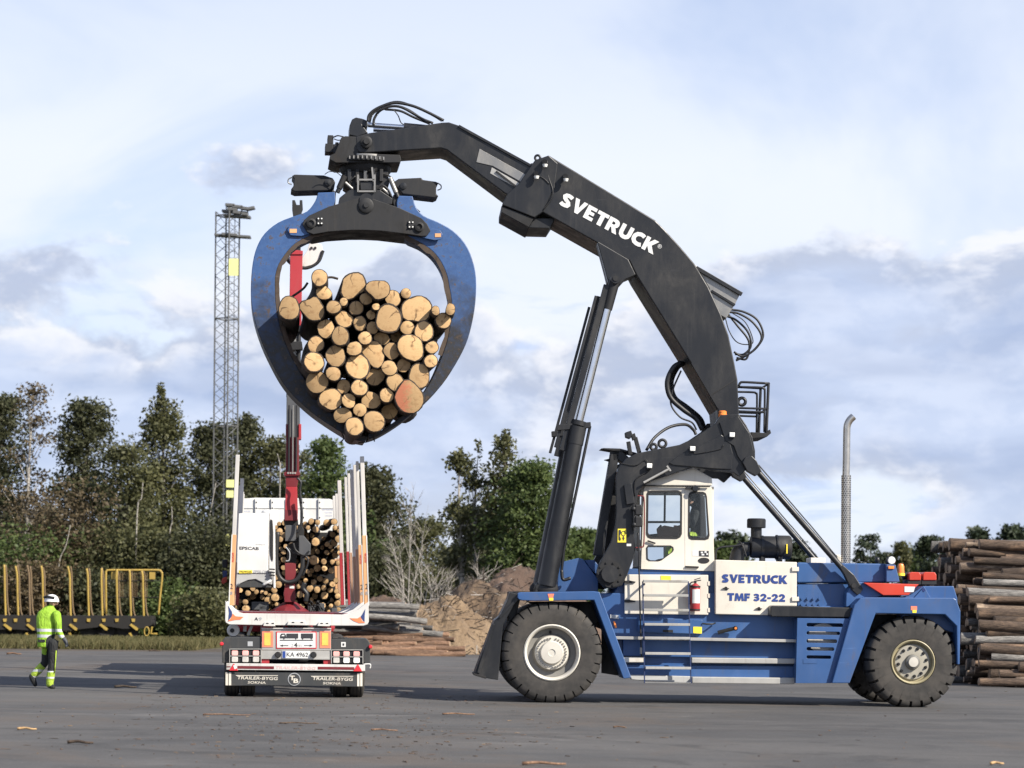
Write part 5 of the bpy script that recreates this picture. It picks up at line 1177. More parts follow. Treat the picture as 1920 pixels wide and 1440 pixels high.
# side housings with the claw cylinders
hl = gprism('cylinder_housing', [z1(*p) for p in ((428, 640), (450, 628), (670, 634), (735, 655), (755, 685), (745, 735), (700, 748), (452, 756), (420, 742), (440, 715), (445, 660))], -0.26, 0.26, 'black_dirty', bevel=0.016)
hr = gprism('cylinder_housing', [z1(*p) for p in ((1185, 690), (1230, 660), (1400, 652), (1410, 668), (1510, 682), (1530, 692), (1512, 712), (1512, 775), (1530, 790), (1500, 803), (1260, 775), (1230, 740))], -0.26, 0.26, 'black_dirty', bevel=0.016)
for h, (x, y) in ((hl, (700, 690)), (hr, (1265, 715))):
    c = gp(*z1(x, y), -0.26)
    MB().lathe([(0.06, -0.26), (0.06, -0.29), (0.001, -0.30)], (c.x, 0, c.z), 'y', 16).build('housing_pin', 'black', h, 40)
for h, (x, y) in ((hl, (428, 672)), (hr, (1522, 715))):
    a = gp(*z1(x, y - 22), -0.2); d = -0.06 if h is hl else 0.06
    MB().tube(spline([a, a + Vector((d, 0, -0.04)), a + Vector((d, 0, -0.1)), a + Vector((0, 0, -0.13))], 4), 0.012, 6).build('housing_handle', 'steel_worn', h, 180)
for nm, pa, pb, ra, rb, rod in (('left', (825, 640), (770, 765), 0.055, 0.06, False), ('right', (1165, 655), (1225, 800), 0.045, 0.06, True), ('l2', (830, 690), (905, 755), 0.03, 0.03, True), ('r2', (1110, 735), (1175, 790), 0.03, 0.03, True)):
    a, b = gp(*z1(*pa), -0.40), gp(*z1(*pb), -0.40)
    MB().tube([a, a.lerp(b, 0.75)], ra, 12).build('claw_cylinder', 'steel_worn' if rod else 'black_dirty', grapple, 40)
    MB().tube([a.lerp(b, 0.7), b], rb * 0.7, 12).build('claw_cylinder_end', 'black', grapple, 40)
gprism('claw_lug', [z1(*p) for p in ((735, 740), (760, 760), (755, 860), (720, 880), (700, 840), (720, 780))], -0.40, 0.40, 'black_dirty')
gprism('claw_lug', [z1(*p) for p in ((1190, 780), (1215, 770), (1235, 830), (1270, 880), (1200, 885), (1188, 840))], -0.40, 0.40, 'black_dirty')
for k, pts in enumerate(([(675, 628), (710, 608), (760, 612), (800, 640)], [(1040, 760), (1100, 710), (1150, 740), (1180, 800)], [(905, 640), (860, 690), (900, 755)], [(1200, 690), (1160, 640), (1100, 620)], [(1310, 900), (1350, 880), (1390, 910)])):
    MB().tube(spline([gp(*z1(*p), -0.45 + 0.02 * k) for p in pts], 6), (0.008, 0.018, 0.016, 0.016, 0.012)[k], 6).build('rotator_hose', 'rubber_hose', grapple, 180)
# head that hangs on the boom tip
gprism('hanger', [z1(*p) for p in ((800, 350), (830, 340), (925, 345), (930, 470), (1240, 480), (1250, 520), (1240, 540), (760, 540), (710, 515), (715, 485), (750, 470))], -0.50, 0.50, 'black_dirty', bevel=0.012)
gprism('hanger_horn', [z1(*p) for p in ((860, 330), (862, 260), (880, 215), (910, 200), (960, 210), (995, 225), (1000, 262), (985, 275), (960, 262), (1000, 315), (920, 345))], -0.28, 0.22, 'black', bevel=0.01)
for (x0, y0, x1, y1, nm) in ((698, 332, 740, 400, 'valve_coil'), (680, 395, 738, 462, 'valve_coil'), (738, 400, 800, 470, 'junction_box'), (755, 385, 780, 410, 'plug')):
    a, b = gp(*z1(x0, y0), -0.2), gp(*z1(x1, y1), -0.2)
    MB().box((a.x, -0.2, b.z), (b.x, 0.15, a.z)).build(nm, 'black_dirty', grapple, None, 0.01)
MB().tube(spline([gp(*z1(740, 350), -0.2), gp(*z1(770, 338), -0.25), gp(*z1(800, 342), -0.25), gp(*z1(825, 350), -0.2)], 5), 0.012, 6).tube(spline([gp(*z1(745, 362), -0.2), gp(*z1(780, 372), -0.25), gp(*z1(830, 360), -0.25)], 5), 0.010, 6).build('valve_hose', 'rubber_hose', grapple, 180)
c = gp(*z1(988, 382), -0.62)
MB().lathe([(0.105, -0.56), (0.105, -0.60), (0.085, -0.61), (0.06, -0.61), (0.05, -0.66), (0.001, -0.66)], (c.x, 0, c.z), 'y', 24).build('boom_tip_pin', 'black_dirty', grapple, 40)

# ---- logs
def log_mesh(name, r, length, seed, sides=16, rx=1.0, rz=1.0, lump=0.10, mats=('bark_dark', 'end_fresh'), taper=0.0):
    """felled log along +y with its sawn end at y = 0; section uneven, bark with knots"""
    rn = random.Random(seed)
    ph = [rn.uniform(0, 6.28) for _ in range(4)]; am = [lump * rn.uniform(0.3, 1.0) / (k + 1) for k in range(4)]
    rings = 7; vs = []; fs = []; mi = []
    bend = (rn.uniform(-1, 1) * 0.02 * length, rn.uniform(-1, 1) * 0.02 * length)
    tilt = (rn.uniform(-0.10, 0.10), rn.uniform(-0.10, 0.10))
    ys = [0.0, 0.012] + [length * (k + 1) / (rings - 2) for k in range(rings - 2)]
    for k, y in enumerate(ys):
        t = y / length
        for i in range(sides):
            a = 2 * math.pi * i / sides
            q = 1 + sum(am[j] * math.cos((j + 2) * a + ph[j] + t * 1.2 * (j - 1)) for j in range(4))
            q += rn.uniform(-0.015, 0.015)
            q *= (1 - taper * t) * (0.975 if k == 0 else 1.0)
            px_, pz_ = q * r * rx * math.cos(a), q * r * rz * math.sin(a)
            yy = y + (tilt[0] * px_ + tilt[1] * pz_ if k < 2 else 0)
            vs.append((px_ + bend[0] * math.sin(math.pi * t), yy, pz_ + bend[1] * math.sin(math.pi * t)))
    for k in range(len(ys) - 1):
        for i in range(sides):
            j = (i + 1) % sides; fs.append((k * sides + i, (k + 1) * sides + i, (k + 1) * sides + j, k * sides + j)); mi.append(0)
    # bark rim, then the sawn face set inside it, at both ends
    for o, sgn in ((0, 1), ((len(ys) - 1) * sides, -1)):
        c0 = len(vs); ctr = [sum(vs[o + i][q] for i in range(sides)) / sides for q in range(3)]
        bk_ = rn.uniform(0.90, 0.955)
        for i in range(sides):
            p = vs[o + i]; f_ = bk_ + rn.uniform(-0.025, 0.025)
            vs.append((ctr[0] + (p[0] - ctr[0]) * f_, p[1] - sgn * 0.004, ctr[2] + (p[2] - ctr[2]) * f_))
        for i in range(sides):
            j = (i + 1) % sides; fs.append((o + i, o + j, c0 + j, c0 + i)); mi.append(0)
        fs.append(tuple(range(c0, c0 + sides))); mi.append(1)
    me = bpy.data.meshes.new(name); me.from_pydata(vs, [], fs)
    for m in mats: me.materials.append(MATS[m])
    me.polygons.foreach_set('material_index', mi); me.update()
    fix_normals(me)
    me.polygons.foreach_set('use_smooth', [m == 0 for m in mi])
    me.set_sharp_from_angle(angle=R(50))
    return me
GL = [(637, 203, 62, 60), (668, 317, 60, 48), (890, 262, 102, 88), (1078, 290, 76, 80), (1187, 358, 60, 60), (1285, 320, 38, 38), (1365, 440, 112, 102), (1507, 450, 32, 36), (1618, 440, 38, 42), (1565, 525, 58, 60),
      (408, 432, 80, 86), (585, 437, 88, 86), (742, 422, 52, 52), (817, 383, 31, 31), (912, 430, 54, 56), (985, 362, 46, 44), (1060, 420, 27, 27), (1022, 482, 32, 36), (1155, 510, 100, 104), (822, 515, 68, 62),
      (940, 545, 50, 56), (1035, 578, 46, 46), (1295, 578, 52, 52), (1420, 605, 72, 76), (685, 585, 64, 70), (792, 640, 66, 70), (978, 655, 50, 50), (1103, 660, 55, 52), (1210, 640, 45, 50), (610, 703, 62, 62),
      (898, 735, 54, 56), (1045, 770, 84, 92), (1177, 752, 57, 66), (1322, 727, 98, 95), (1480, 725, 49, 48), (757, 790, 76, 78), (595, 835, 78, 72), (1472, 828, 51, 50), (1268, 860, 51, 54), (1160, 880, 56, 58),
      (922, 870, 90, 96), (1385, 940, 82, 90), (740, 923, 54, 54), (618, 985, 83, 80), (1055, 945, 70, 66), (1205, 988, 64, 66), (818, 1020, 50, 56), (935, 1028, 62, 60), (1310, 1100, 110, 112), (723, 1112, 82, 84),
      (1140, 1085, 52, 54), (1023, 1122, 68, 66), (855, 1125, 53, 52), (940, 1195, 50, 50), (810, 1235, 70, 55), (1163, 1203, 62, 62), (898, 1318, 70, 66), (1045, 1280, 78, 78)]
recess = {17, 21, 28, 44, 46, 54, 55, 19}
special = {48: 'large log end sprayed orange, low on the right of the grapple load', 2: 'wide lobed log end at the top centre of the grapple load', 6: 'largest squarish log end, upper right of the grapple load',
           18: 'big round pale log end near the middle of the grapple load', 10: 'split-hearted log end sticking out farthest left in the grapple load', 0: 'log end with dark rotten heart at the top left of the grapple load',
           11: 'big heart-shaped log end beside the leftmost one in the grapple load', 56: 'left one of the two lowest log ends in the grapple', 57: 'right one of the two lowest log ends in the grapple',
           31: 'ragged torn log end in the middle of the grapple load', 33: 'large round log end with knot, right of centre in the grapple load', 9: 'outermost right log end below two thin ones in the grapple',
           41: 'log end just above the orange sprayed one in the grapple', 3: 'four-lobed log end with dark pith right of the top centre in the grapple'}
for k, (x, y, rx, rz) in enumerate(GL):
    rr = random.Random(700 + k)
    w0 = -1.25 + rr.uniform(-0.22, 0.18) + (0.22 if k in recess else 0)
    px_, py_ = 440 + x / 4, 470 + y / 4
    p = GF.world(gp(px_, py_, w0))
    ppm = FPX / p.y
    r = 1.07 * (rx + rz) / 2 / 4 / ppm
    lump = 0.20 if k in (2, 3, 11, 31) else 0.12 if k in (6, 18, 33, 48) else rr.uniform(0.04, 0.11)
    me = log_mesh('log', r, (3.6 + rr.uniform(-0.5, 0.6) if y < 1080 else 2.3 + rr.uniform(-0.2, 0.2)), 40 + k, 20 if r > 0.15 else 14, rx / (0.5 * (rx + rz)), rz / (0.5 * (rx + rz)), lump, ('bark_dark', 'end_orange' if k == 48 else 'end_fresh'), 0.06)
    o = bpy.data.objects.new('log', me); col.objects.link(o)
    o.location = p; o.rotation_euler = (rr.uniform(-0.012, 0.012), 0, GF.yaw + rr.uniform(-0.03, 0.03))
    zone = ('upper' if y < 480 else 'middle' if y < 900 else 'lower') + (' left' if x < 760 else ' centre' if x < 1130 else ' right')
    size = 'thick' if r > 0.165 else 'medium' if r > 0.125 else 'thin'
    cut = 'set back' if k in recess else 'oval' if abs(rx - rz) > 5 else 'round'
    # row and place within the row, counted over the log ends one can see
    row = [q for q in range(len(GL)) if int(GL[q][1] // 115) == int(y // 115)]
    row.sort(key=lambda q: GL[q][0]); pos = row.index(k) + 1
    ords = ('first', 'second', 'third', 'fourth', 'fifth', 'sixth', 'seventh', 'eighth', 'ninth', 'tenth', 'eleventh', 'twelfth')
    tag(o, special.get(k, '%s %s log end, %s from left in row %s of grapple load' % (size, cut, ords[pos - 1], ('one', 'two', 'three', 'four', 'five', 'six', 'seven', 'eight', 'nine', 'ten', 'eleven', 'twelve')[int(y // 115) - 1])), 'log', 'logs held in the grapple')
# bark strips hanging from the load
for k, pts in enumerate(([(527, 575), (526, 590), (529, 605), (526, 612)], [(548, 556), (560, 548), (570, 540), (577, 530)], [(640, 810), (644, 822), (638, 830)], [(690, 818), (688, 828), (672, 830)], [(612, 521), (622, 520), (634, 523)], [(700, 816), (702, 828)])):
    s = MB().tube(spline([GF.world(gp(px_, py_, -1.0 + 0.1 * k)) for px_, py_ in pts], 4), 0.022 if k in (1, 4) else 0.012, 5).build('bark_strip', 'bark_dark', None, 180)
    tag(s, ('dark bark strip dangling below the leftmost log in the grapple', 'rough bark strip bridging the leftmost and top left logs in the grapple', 'thin twig hanging under the left claw tip', 'dark bark scrap hanging where the claw tips meet', 'thin bark strip on top of the load between two top left logs', 'fine twig sticking down below the right claw tip')[k], 'bark')
# ------------------------------------------------------------------ timber trailer
TF = Frame(at(554, 1308, ground_depth(554, 1308)), R(6.2))
trailer = thing('timber_trailer', 'empty white and red timber trailer seen from behind, with tall side stakes', 'trailer', TF.o, TF.yaw)
def tp(px, py, w): return TF.p(px, py, w)
def txz(pts, w): return [(q.x, q.z) for q in (TF.p(a, b, w) for a, b in pts)]
def z4(x, y): return (380 + x * 0.17708, 1060 + y * 0.17708)
def z3(x, y): return (380 + x * 0.17708, 820 + y * 0.17708)
def tprism(name, pts, w0, w1, matn, parent=None, bevel=0.006, z=z4, at_w=None):
    return MB().prism(txz([z(*p) for p in pts], w0 if at_w is None else at_w), w0, w1).build(name, matn, parent or trailer, None, bevel)
def rect4(x0, y0, x1, y1): return [(x0, y0), (x1, y0), (x1, y1), (x0, y1)]
PT = TF.o.y / FPX
def ttext(name, body, zx, zy, zw, zh, w, matn, bold=0.0, shear=0.0, parent=None, rot=0.012, z=z4):
    return text(name, body, tp(*z(zx, zy), w), zw * 0.17708 * PT, zh * 0.17708 * PT, matn, parent or trailer, bold, shear, rot, 0.003)
# flap board
fb = tprism('flap_board', [(240, 1128), (1697, 1136), (1692, 1286), (1300, 1280), (700, 1272), (240, 1275)], 0.02, 0.05, 'flap')
for x0, x1 in ((243, 268), (276, 302), (1636, 1660), (1668, 1692)):
    tprism('flap_edge', rect4(x0, 1134 + (8 if x0 > 1000 else 0), x1, 1270 + (10 if x0 > 1000 else 0)), 0.012, 0.018, 'pale_cream' if 'pale_cream' in MATS else 'cream', fb, 0)
for cx_, dy in ((572, 0), (1368, 8)):
    ttext('flap_lettering', 'TRAILER-BYGG', cx_ + 10, 1194 + dy, 425, 34, 0.017, 'text_cream' if 'text_cream' in MATS else 'cream', 0.015, 0.12, fb)
    ttext('flap_lettering', 'SOKNA', cx_, 1241 + dy, 190, 26, 0.017, 'cream', 0.012, 0.12, fb)
    tprism('flap_underscore', [(cx_ - 225, 1163 + dy), (cx_ + 228, 1164 + dy), (cx_ + 222, 1170 + dy), (cx_ - 215, 1171 + dy)], 0.013, 0.018, 'cream', fb, 0)
c = tp(*z4(970, 1206), 0.015)
MB().lathe([(0.114, 0.011), (0.114, 0.019)], (c.x, 0, c.z), 'y', 28).build('flap_badge', 'text_grey', fb, 30)
MB().lathe([(0.100, 0.008), (0.100, 0.0105)], (c.x, 0, c.z), 'y', 28).build('flap_badge_disc', 'flap', fb, 30)
for ch, dx, dy in (('T', -22, -14), ('B', 18, 16)):
    ttext('flap_badge_letter', ch, 970 + dx, 1206 + dy, 52, 48, 0.006, 'cream', 0.03, 0, fb)
# bumper
bp = tprism('bumper', [(250, 1036), (1720, 1054), (1720, 1120), (250, 1106)], -0.02, 0.06, 'white_dirty')
tprism('bumper_stripe', [(370, 1064), (755, 1069), (755, 1097), (370, 1093)], -0.026, -0.021, 'red_dark', bp, 0)
tprism('bumper_stripe', [(1220, 1073), (1605, 1078), (1605, 1106), (1220, 1101)], -0.026, -0.021, 'red_dark', bp, 0)
tprism('bumper_stripe', [(255, 1068), (295, 1068), (295, 1078), (255, 1078)], -0.026, -0.021, 'red_dark', bp, 0)
ttext('bumper_lettering', 'TRAILER-BYGG', 985, 1086, 420, 30, -0.022, 'faded_red' if 'faded_red' in MATS else 'lamp_pink', 0.0, 0.12, bp)
for x, y in ((328, 1082), (1642, 1090)):
    tprism('warning_triangle', [(x - 48, y + 32), (x + 48, y + 33), (x + 2, y - 45)], -0.04, -0.027, 'reflector_red', bp, 0.003)
tprism('bumper_reflector_sticker', [(322, 1062), (350, 1050), (362, 1088), (338, 1102)], -0.046, -0.041, 'plate_white', bp, 0)
# lamp boxes
for x0, x1, dy in ((283, 622, 0), (1360, 1700, 9)):
    lb = tprism('lamp_frame', rect4(x0, 884 + dy, x1, 1030 + dy), 0.06, 0.14, 'seal')
    for (p, q) in (((x0, 886 + dy), (x1, 886 + dy)), ((x0, 960 + dy), (x1, 960 + dy)), ((x0 + 3, 884 + dy), (x0 + 3, 1030 + dy)), ((x1 - 3, 884 + dy), (x1 - 3, 1030 + dy))):
        MB().bar(tp(*z4(*p), 0.04), tp(*z4(*q), 0.04), 0.014, 0.02).build('lamp_guard', 'galv', lb)
    for k in range(3):
        cx_ = (x0 + 57 + 112 * k) if x0 < 1000 else (x0 + 55 + 107 * k)
        for j in range(2):
            a, b = z4(cx_ - 33, 902 + dy + 66 * j), z4(cx_ + 33, 955 + dy + 70 * j)
            qa, qb = tp(*a, 0.03), tp(*b, 0.03)
            m_ = 'lamp_pink' if j == 0 else ('lamp_white' if (x0 > 1000 and k > 0) else 'lamp_dull')
            MB().prism(rrect(qa.x, qb.z, qb.x, qa.z, 0.02), 0.026, 0.058).build('tail_lamp', m_, lb, None, 0.008)
# plate bar and panel
pb = tprism('plate_bar', [(620, 902), (1356, 908), (1356, 1000), (620, 992)], 0.05, 0.10, 'galv')
tprism('number_plate', [(838, 903), (1137, 906), (1137, 986), (838, 983)], 0.034, 0.045, 'plate_white', pb, 0.003)
tprism('plate_band', [(845, 908), (878, 908), (878, 980), (845, 979)], 0.030, 0.0335, 'text_blue', pb, 0)
ttext('plate_number', 'KA 4962', 1003, 945, 226, 46, 0.032, 'text_dark', 0.005, 0, pb)
for x in (797, 1174):
    c = tp(*z4(x, 946), 0.05)
    MB().lathe([(0.055, 0.05), (0.055, 0.0), (0.04, -0.02), (0.001, -0.02)], (c.x, 0, c.z), 'y', 18).build('bumper_stop', 'seal', pb, 40)
rp = tprism('rear_panel', [(625, 672), (1360, 672), (1360, 904), (625, 896)], 0.07, 0.11, 'galv')
tprism('panel_lip', [(622, 662), (1362, 664), (1362, 674), (622, 672)], 0.04, 0.12, 'alu', rp, 0.004)
for x0, x1 in ((630, 745), (1240, 1355)):
    tprism('marker_panel', rect4(x0, 698, x1, 876 if x0 > 1000 else 866), 0.060, 0.068, 'panel_orange', rp, 0)
    tprism('marker_centre', rect4(x0 + 22, 716, x1 - 26, 848), 0.054, 0.059, 'reflector_yellow', rp, 0)
sg = tprism('length_sign', rect4(778, 702, 1206, 882), 0.058, 0.068, 'reflector_red', rp, 0.003)
tprism('sign_face', rect4(788, 712, 1196, 872), 0.052, 0.057, 'plate_white', sg, 0)
for poly in ([(888, 722), (1012, 722), (1012, 772), (888, 772)], [(1042, 722), (1168, 722), (1168, 772), (1042, 772)], [(818, 772), (822, 738), (835, 722), (875, 722), (875, 732), (842, 734), (834, 750), (868, 750), (868, 735), (880, 735), (886, 772)], [(818, 788), (1170, 788), (1170, 796), (818, 796)],
             [(846, 846), (908, 846), (908, 852), (846, 852)], [(1075, 846), (1138, 846), (1138, 852), (1075, 852)], [(818, 849), (850, 838), (850, 860)], [(1165, 849), (1135, 838), (1135, 860)]):
    tprism('sign_mark', poly, 0.046, 0.051, 'text_dark', sg, 0)
for x in (862, 988, 1060, 1152):
    tprism('sign_mark', [(x - 9, 773), (x + 9, 773), (x, 786)], 0.046, 0.051, 'text_dark', sg, 0)
ttext('sign_text', '2', 950, 846, 26, 34, 0.050, 'text_grey', 0.0, 0, sg)
ttext('sign_text', '4', 985, 842, 34, 48, 0.050, 'text_dark', 0.03, 0, sg)
ttext('sign_text', 'm', 1028, 850, 38, 24, 0.050, 'text_grey', 0.0, 0, sg)
for pts in ([(620, 992), (705, 993), (705, 1042), (620, 1040)], [(1278, 1000), (1356, 1000), (1356, 1050), (1278, 1048)], [(630, 632), (730, 632), (730, 664), (630, 664)], [(1268, 640), (1358, 640), (1358, 666), (1268, 666)]):
    tprism('frame_end', pts, 0.08, 0.24, 'red')
# chassis
zc = lambda y: tp(554, y, 0).z
for xl in (-0.62, 0.50):
    MB().box((xl, 0.26, zc(1205)), (xl + 0.12, 9.0, zc(1172))).build('chassis_rail', 'red_dark', trailer, None, 0.006)
MB().box((-1.05, 0.5, zc(1152)), (1.05, 9.0, zc(1149))).build('deck', 'red_dark', trailer)
# bunks with stakes
stake_hgt = []
def bunk(w, full):
    top = [(240, 372), (262, 402), (300, 452), (345, 486), (430, 508), (1000, 514), (1480, 522), (1560, 504), (1640, 472), (1715, 412), (1757, 384), (1760, 598), (1745, 626), (1700, 640), (660, 634), (280, 626), (245, 606), (236, 580)]
    return MB().prism(txz([z4(*p) for p in top], 0.0), w, w + 0.16).build('bunk_beam', 'white_dirty' if full else 'white', trailer, None, 0.008)
b0 = bunk(0.02, True)
bunks = [b0] + [bunk(w, False) for w in (2.0, 3.2, 4.6, 6.2)]
for pts, mm in (([(272, 428), (310, 492), (312, 530), (272, 590), (280, 500)], 'logo_navy'), ([(318, 512), (350, 540), (432, 546), (400, 574), (350, 576), (265, 594), (300, 560)], 'logo_orange'),
                ([(1722, 462), (1690, 520), (1672, 545), (1714, 600), (1716, 530)], 'logo_navy'), ([(1560, 560), (1640, 562), (1668, 545), (1690, 590), (1720, 608), (1660, 612), (1600, 588)], 'logo_orange')):
    tprism('bunk_emblem', pts, 0.012, 0.018, mm, b0, 0)
ttext('bunk_lettering', 'A', 568, 566, 38, 32, 0.016, 'text_dark', 0.04, 0, b0)
ttext('bunk_lettering', '9', 612, 566, 34, 32, 0.016, 'text_grey', 0.02, 0, b0)
for x0, x1, y in ((640, 770, 622), (893, 1100, 612), (1215, 1345, 622)):
    tprism('bunk_clamp', [(x0 + 14, y - 20), (x1 - 12, y - 18), (x1, y + 24), (x0, y + 20)], -0.03, 0.03, 'white_dirty', b0, 0.006)
    for ux in (0.25, 0.7):
        xx = x0 + (x1 - x0) * ux
        tprism('clamp_mark', rect4(xx, y - 14, xx + 26, y - 4), -0.036, -0.031, 'seal', b0, 0)
def stake(side, w, top_y, parent, lower='orange', cut=0.47, nm=True, wid=0.088):
    """hollow aluminium stake leaning a little inward, painted sleeve on its lower half"""
    xb = (433.0, 688.0)[side]; xt = (445.5, 679.0)[side]
    base = tp(xb, 1130, 0); tope = tp(xt, 854, 0)
    zt = top_y
    lean = (tope.x - base.x) / (tope.z - base.z)
    a = Vector((base.x, w, base.z - 0.05)); b = Vector((base.x + lean * (zt - base.z), w, zt))
    s = MB().bar(a, b, wid * 0.82, 0.10).build('stake', 'alu', parent, None, 0.008)
    m_ = a.lerp(b, cut)
    MB().bar(a + Vector((0, -0.008, 0)), m_ + Vector((0, -0.008, 0)), wid, 0.098).build('stake_sleeve', lower, s, None, 0.008)
    e = 0.035 * (1 if side else -1)
    MB().bar(a + Vector((e, -0.060, 0)), m_ + Vector((e, -0.060, 0)), 0.018, 0.01).build('stake_edge', 'white', s)
    if nm:
        q = a.lerp(b, 0.04 + 0.5 * 0.5)
        text('stake_lettering', '2', a.lerp(b, 0.06) + Vector((0, -0.062, 0.18)), 0.05, 0.09, 'text_dark', s)
        text('stake_lettering', '8', a.lerp(b, 0.06) + Vector((0, -0.062, 0.06)), 0.04, 0.06, 'text_grey', s)
        text('stake_lettering', 'ALUCAR', q + Vector((0, -0.062, 0.08)), 0.17, 0.035, 'reflector_red', s, 0.0, 0, R(-90))
    return s
def ztop(px, py, w): return tp(px, py, w).z
stake(0, 0.09, ztop(446, 853, 0.1), b0)
stake(1, 0.09, ztop(679, 856, 0.1), b0)
for (w, px_, py_, lw, cut, bk) in ((2.08, 670, 865, 'orange', 0.42, 1), (3.28, 665, 872, 'orange_dull', 0.40, 2), (4.68, 659.5, 881, 'orange_dull', 0.36, 3), (6.28, 653.6, 888, 'orange_dull', 0.40, 4), (7.9, 648, 895, 'red', 0.42, 4)):
    stake(1, w, ztop(px_, py_, w), bunks[bk], lw, cut, w < 3, 0.066)
    if bk in (1, 3): stake(0, w, ztop(px_, 915, w), bunks[bk], lw, cut, False, 0.066)
# wheels
def trailer_wheel(x, w, r=0.50, wid=0.27, parent=None, f='rubber'):
    t = MB().lathe([(r * 0.55, 0.03), (r * 0.62, 0.0), (r * 0.85, 0.0), (r * 0.95, 0.02), (r, 0.05), (r, wid - 0.05), (r * 0.95, wid - 0.02), (r * 0.85, wid), (r * 0.62, wid), (r * 0.55, wid - 0.03)], (x, w, r - 0.012), 'x', 36, cap=True).build('tyre', 'rubber', parent, 50)
    gr = MB()
    for k in range(3):
        xx = x + wid * (0.25 + 0.25 * k)
        gr.lathe([(r * 1.002, -0.012), (r * 1.002, 0.012)], (xx, w, r - 0.012), 'x', 36, cap=False)
    gr.build('tyre_groove', 'seal', t, 50)
    return t
for w in (0.62, 1.95, 7.4):
    for zx in (222, 394, 1380, 1556):
        q = tp(*z4(zx, 1400), 0.1)
        trailer_wheel(q.x, w, parent=trailer)
    MB().cyl((-0.9, w, 0.5), (0.9, w, 0.5), 0.07, 12).build('axle', 'black_dirty', trailer, 40)
# mudguards
tprism('mudguard', [(205, 808), (232, 768), (300, 760), (622, 758), (622, 884), (285, 884), (285, 1032), (205, 1032)], 0.10, 1.1, 'flap', None, 0.01)
tprism('mudguard', [(1362, 782), (1640, 772), (1735, 774), (1758, 800), (1772, 840), (1776, 1032), (1702, 1032), (1702, 896), (1362, 892)], 0.10, 1.1, 'flap', None, 0.01)
for x, y in ((200, 832), (1776, 862)):
    c = tp(*z4(x, y), 0.05)
    MB().lathe([(0.036, 0.10), (0.036, 0.06), (0.025, 0.04), (0.001, 0.035)], (c.x, 0, c.z), 'y', 16).build('side_marker_lamp', 'reflector_red', trailer, 40)
tprism('guard_sticker', [(476, 806), (530, 806), (530, 856), (476, 856)], 0.092, 0.098, 'text_grey', None, 0)
tprism('guard_sticker', [(1466, 812), (1515, 812), (1515, 864), (1466, 864)], 0.092, 0.098, 'plate_white', None, 0)
tprism('guard_sticker_mark', [(1481, 826), (1500, 826), (1500, 850), (1481, 850)], 0.088, 0.0915, 'text_dark', None, 0)
c = tp(*z4(325, 690), 0.3)
MB().lathe([(0.11, 0.34), (0.115, 0.28), (0.10, 0.25), (0.03, 0.24), (0.001, 0.24)], (c.x, 0, c.z), 'y', 24).build('brake_chamber', 'white_dirty', trailer, 40)
MB().lathe([(0.04, 0.24), (0.04, 0.21), (0.001, 0.21)], (c.x - 0.02, 0, c.z), 'y', 12).build('brake_boot', 'seal', trailer, 40)
MB().bar(tp(*z4(450, 640), 0.3), tp(*z4(445, 700), 0.3), 0.06, 0.06).bar(tp(*z4(520, 640), 0.3), tp(*z4(480, 740), 0.3), 0.05, 0.05).build('guard_stay', 'steel_worn', trailer)
for k in range(6):
    r_ = random.Random(k)
    MB().tube(spline([tp(*z4(760 + 60 * k + r_.uniform(-20, 20), 640), 0.2), tp(*z4(780 + 60 * k + r_.uniform(-30, 30), 662), 0.16), tp(*z4(800 + 60 * k, 640), 0.2)], 4), 0.014, 6).build('brake_hose', 'rubber_hose', trailer, 180)
MB().tube(spline([tp(*z4(1700, 1048), 0.05), tp(*z4(1770, 1046), 0.05), tp(*z4(1776, 1075), 0.06), tp(*z4(1770, 1090), 0.06)], 4), 0.012, 6).build('guard_loop', 'white', trailer, 180)
MB().bar((0, 9.0, 0.85), (0, 10.6, 0.85), 0.14, 0.14).build('drawbar', 'red_dark', trailer)

# ------------------------------------------------------------------ the truck in front of it
truck = thing('timber_truck', 'timber truck with white bulkhead and loaded bed ahead of the empty trailer', 'truck', TF.o, TF.yaw)
WBK = 16.4
bk = [(385, 690), (400, 665), (440, 648), (560, 640), (1050, 645), (1345, 652), (1390, 668), (1415, 695), (1415, 1010), (385, 1010)]
bh = MB().prism(txz([z3(*p) for p in bk], WBK), WBK, WBK + 0.06).build('bulkhead', 'white', truck, None, 0.01)
for x in (565, 735, 895, 1065, 1235):
    MB().prism(txz([z3(x - 11, 646), z3(x + 11, 646), z3(x + 11, 1005), z3(x - 11, 1005)], WBK - 0.05), WBK - 0.05, WBK - 0.001).build('bulkhead_rib', 'white', bh, None, 0.006)
    for y in (688, 748, 850):
        q = tp(*z3(x + 5, y), WBK - 0.055); MB().cyl((q.x, WBK - 0.05, q.z), (q.x, WBK - 0.06, q.z), 0.018, 8).build('rib_bolt', 'seal', bh)
MB().bar(tp(*z3(400, 750), WBK - 0.01), tp(*z3(1410, 752), WBK - 0.01), 0.012, 0.01).build('bulkhead_seam', 'grey_paint', bh)
MB().prism(txz([z3(385, 1012), z3(1415, 1012), z3(1415, 1850), z3(385, 1850)], WBK), WBK, WBK + 0.06).build('bulkhead_lower', 'black_dirty', bh)
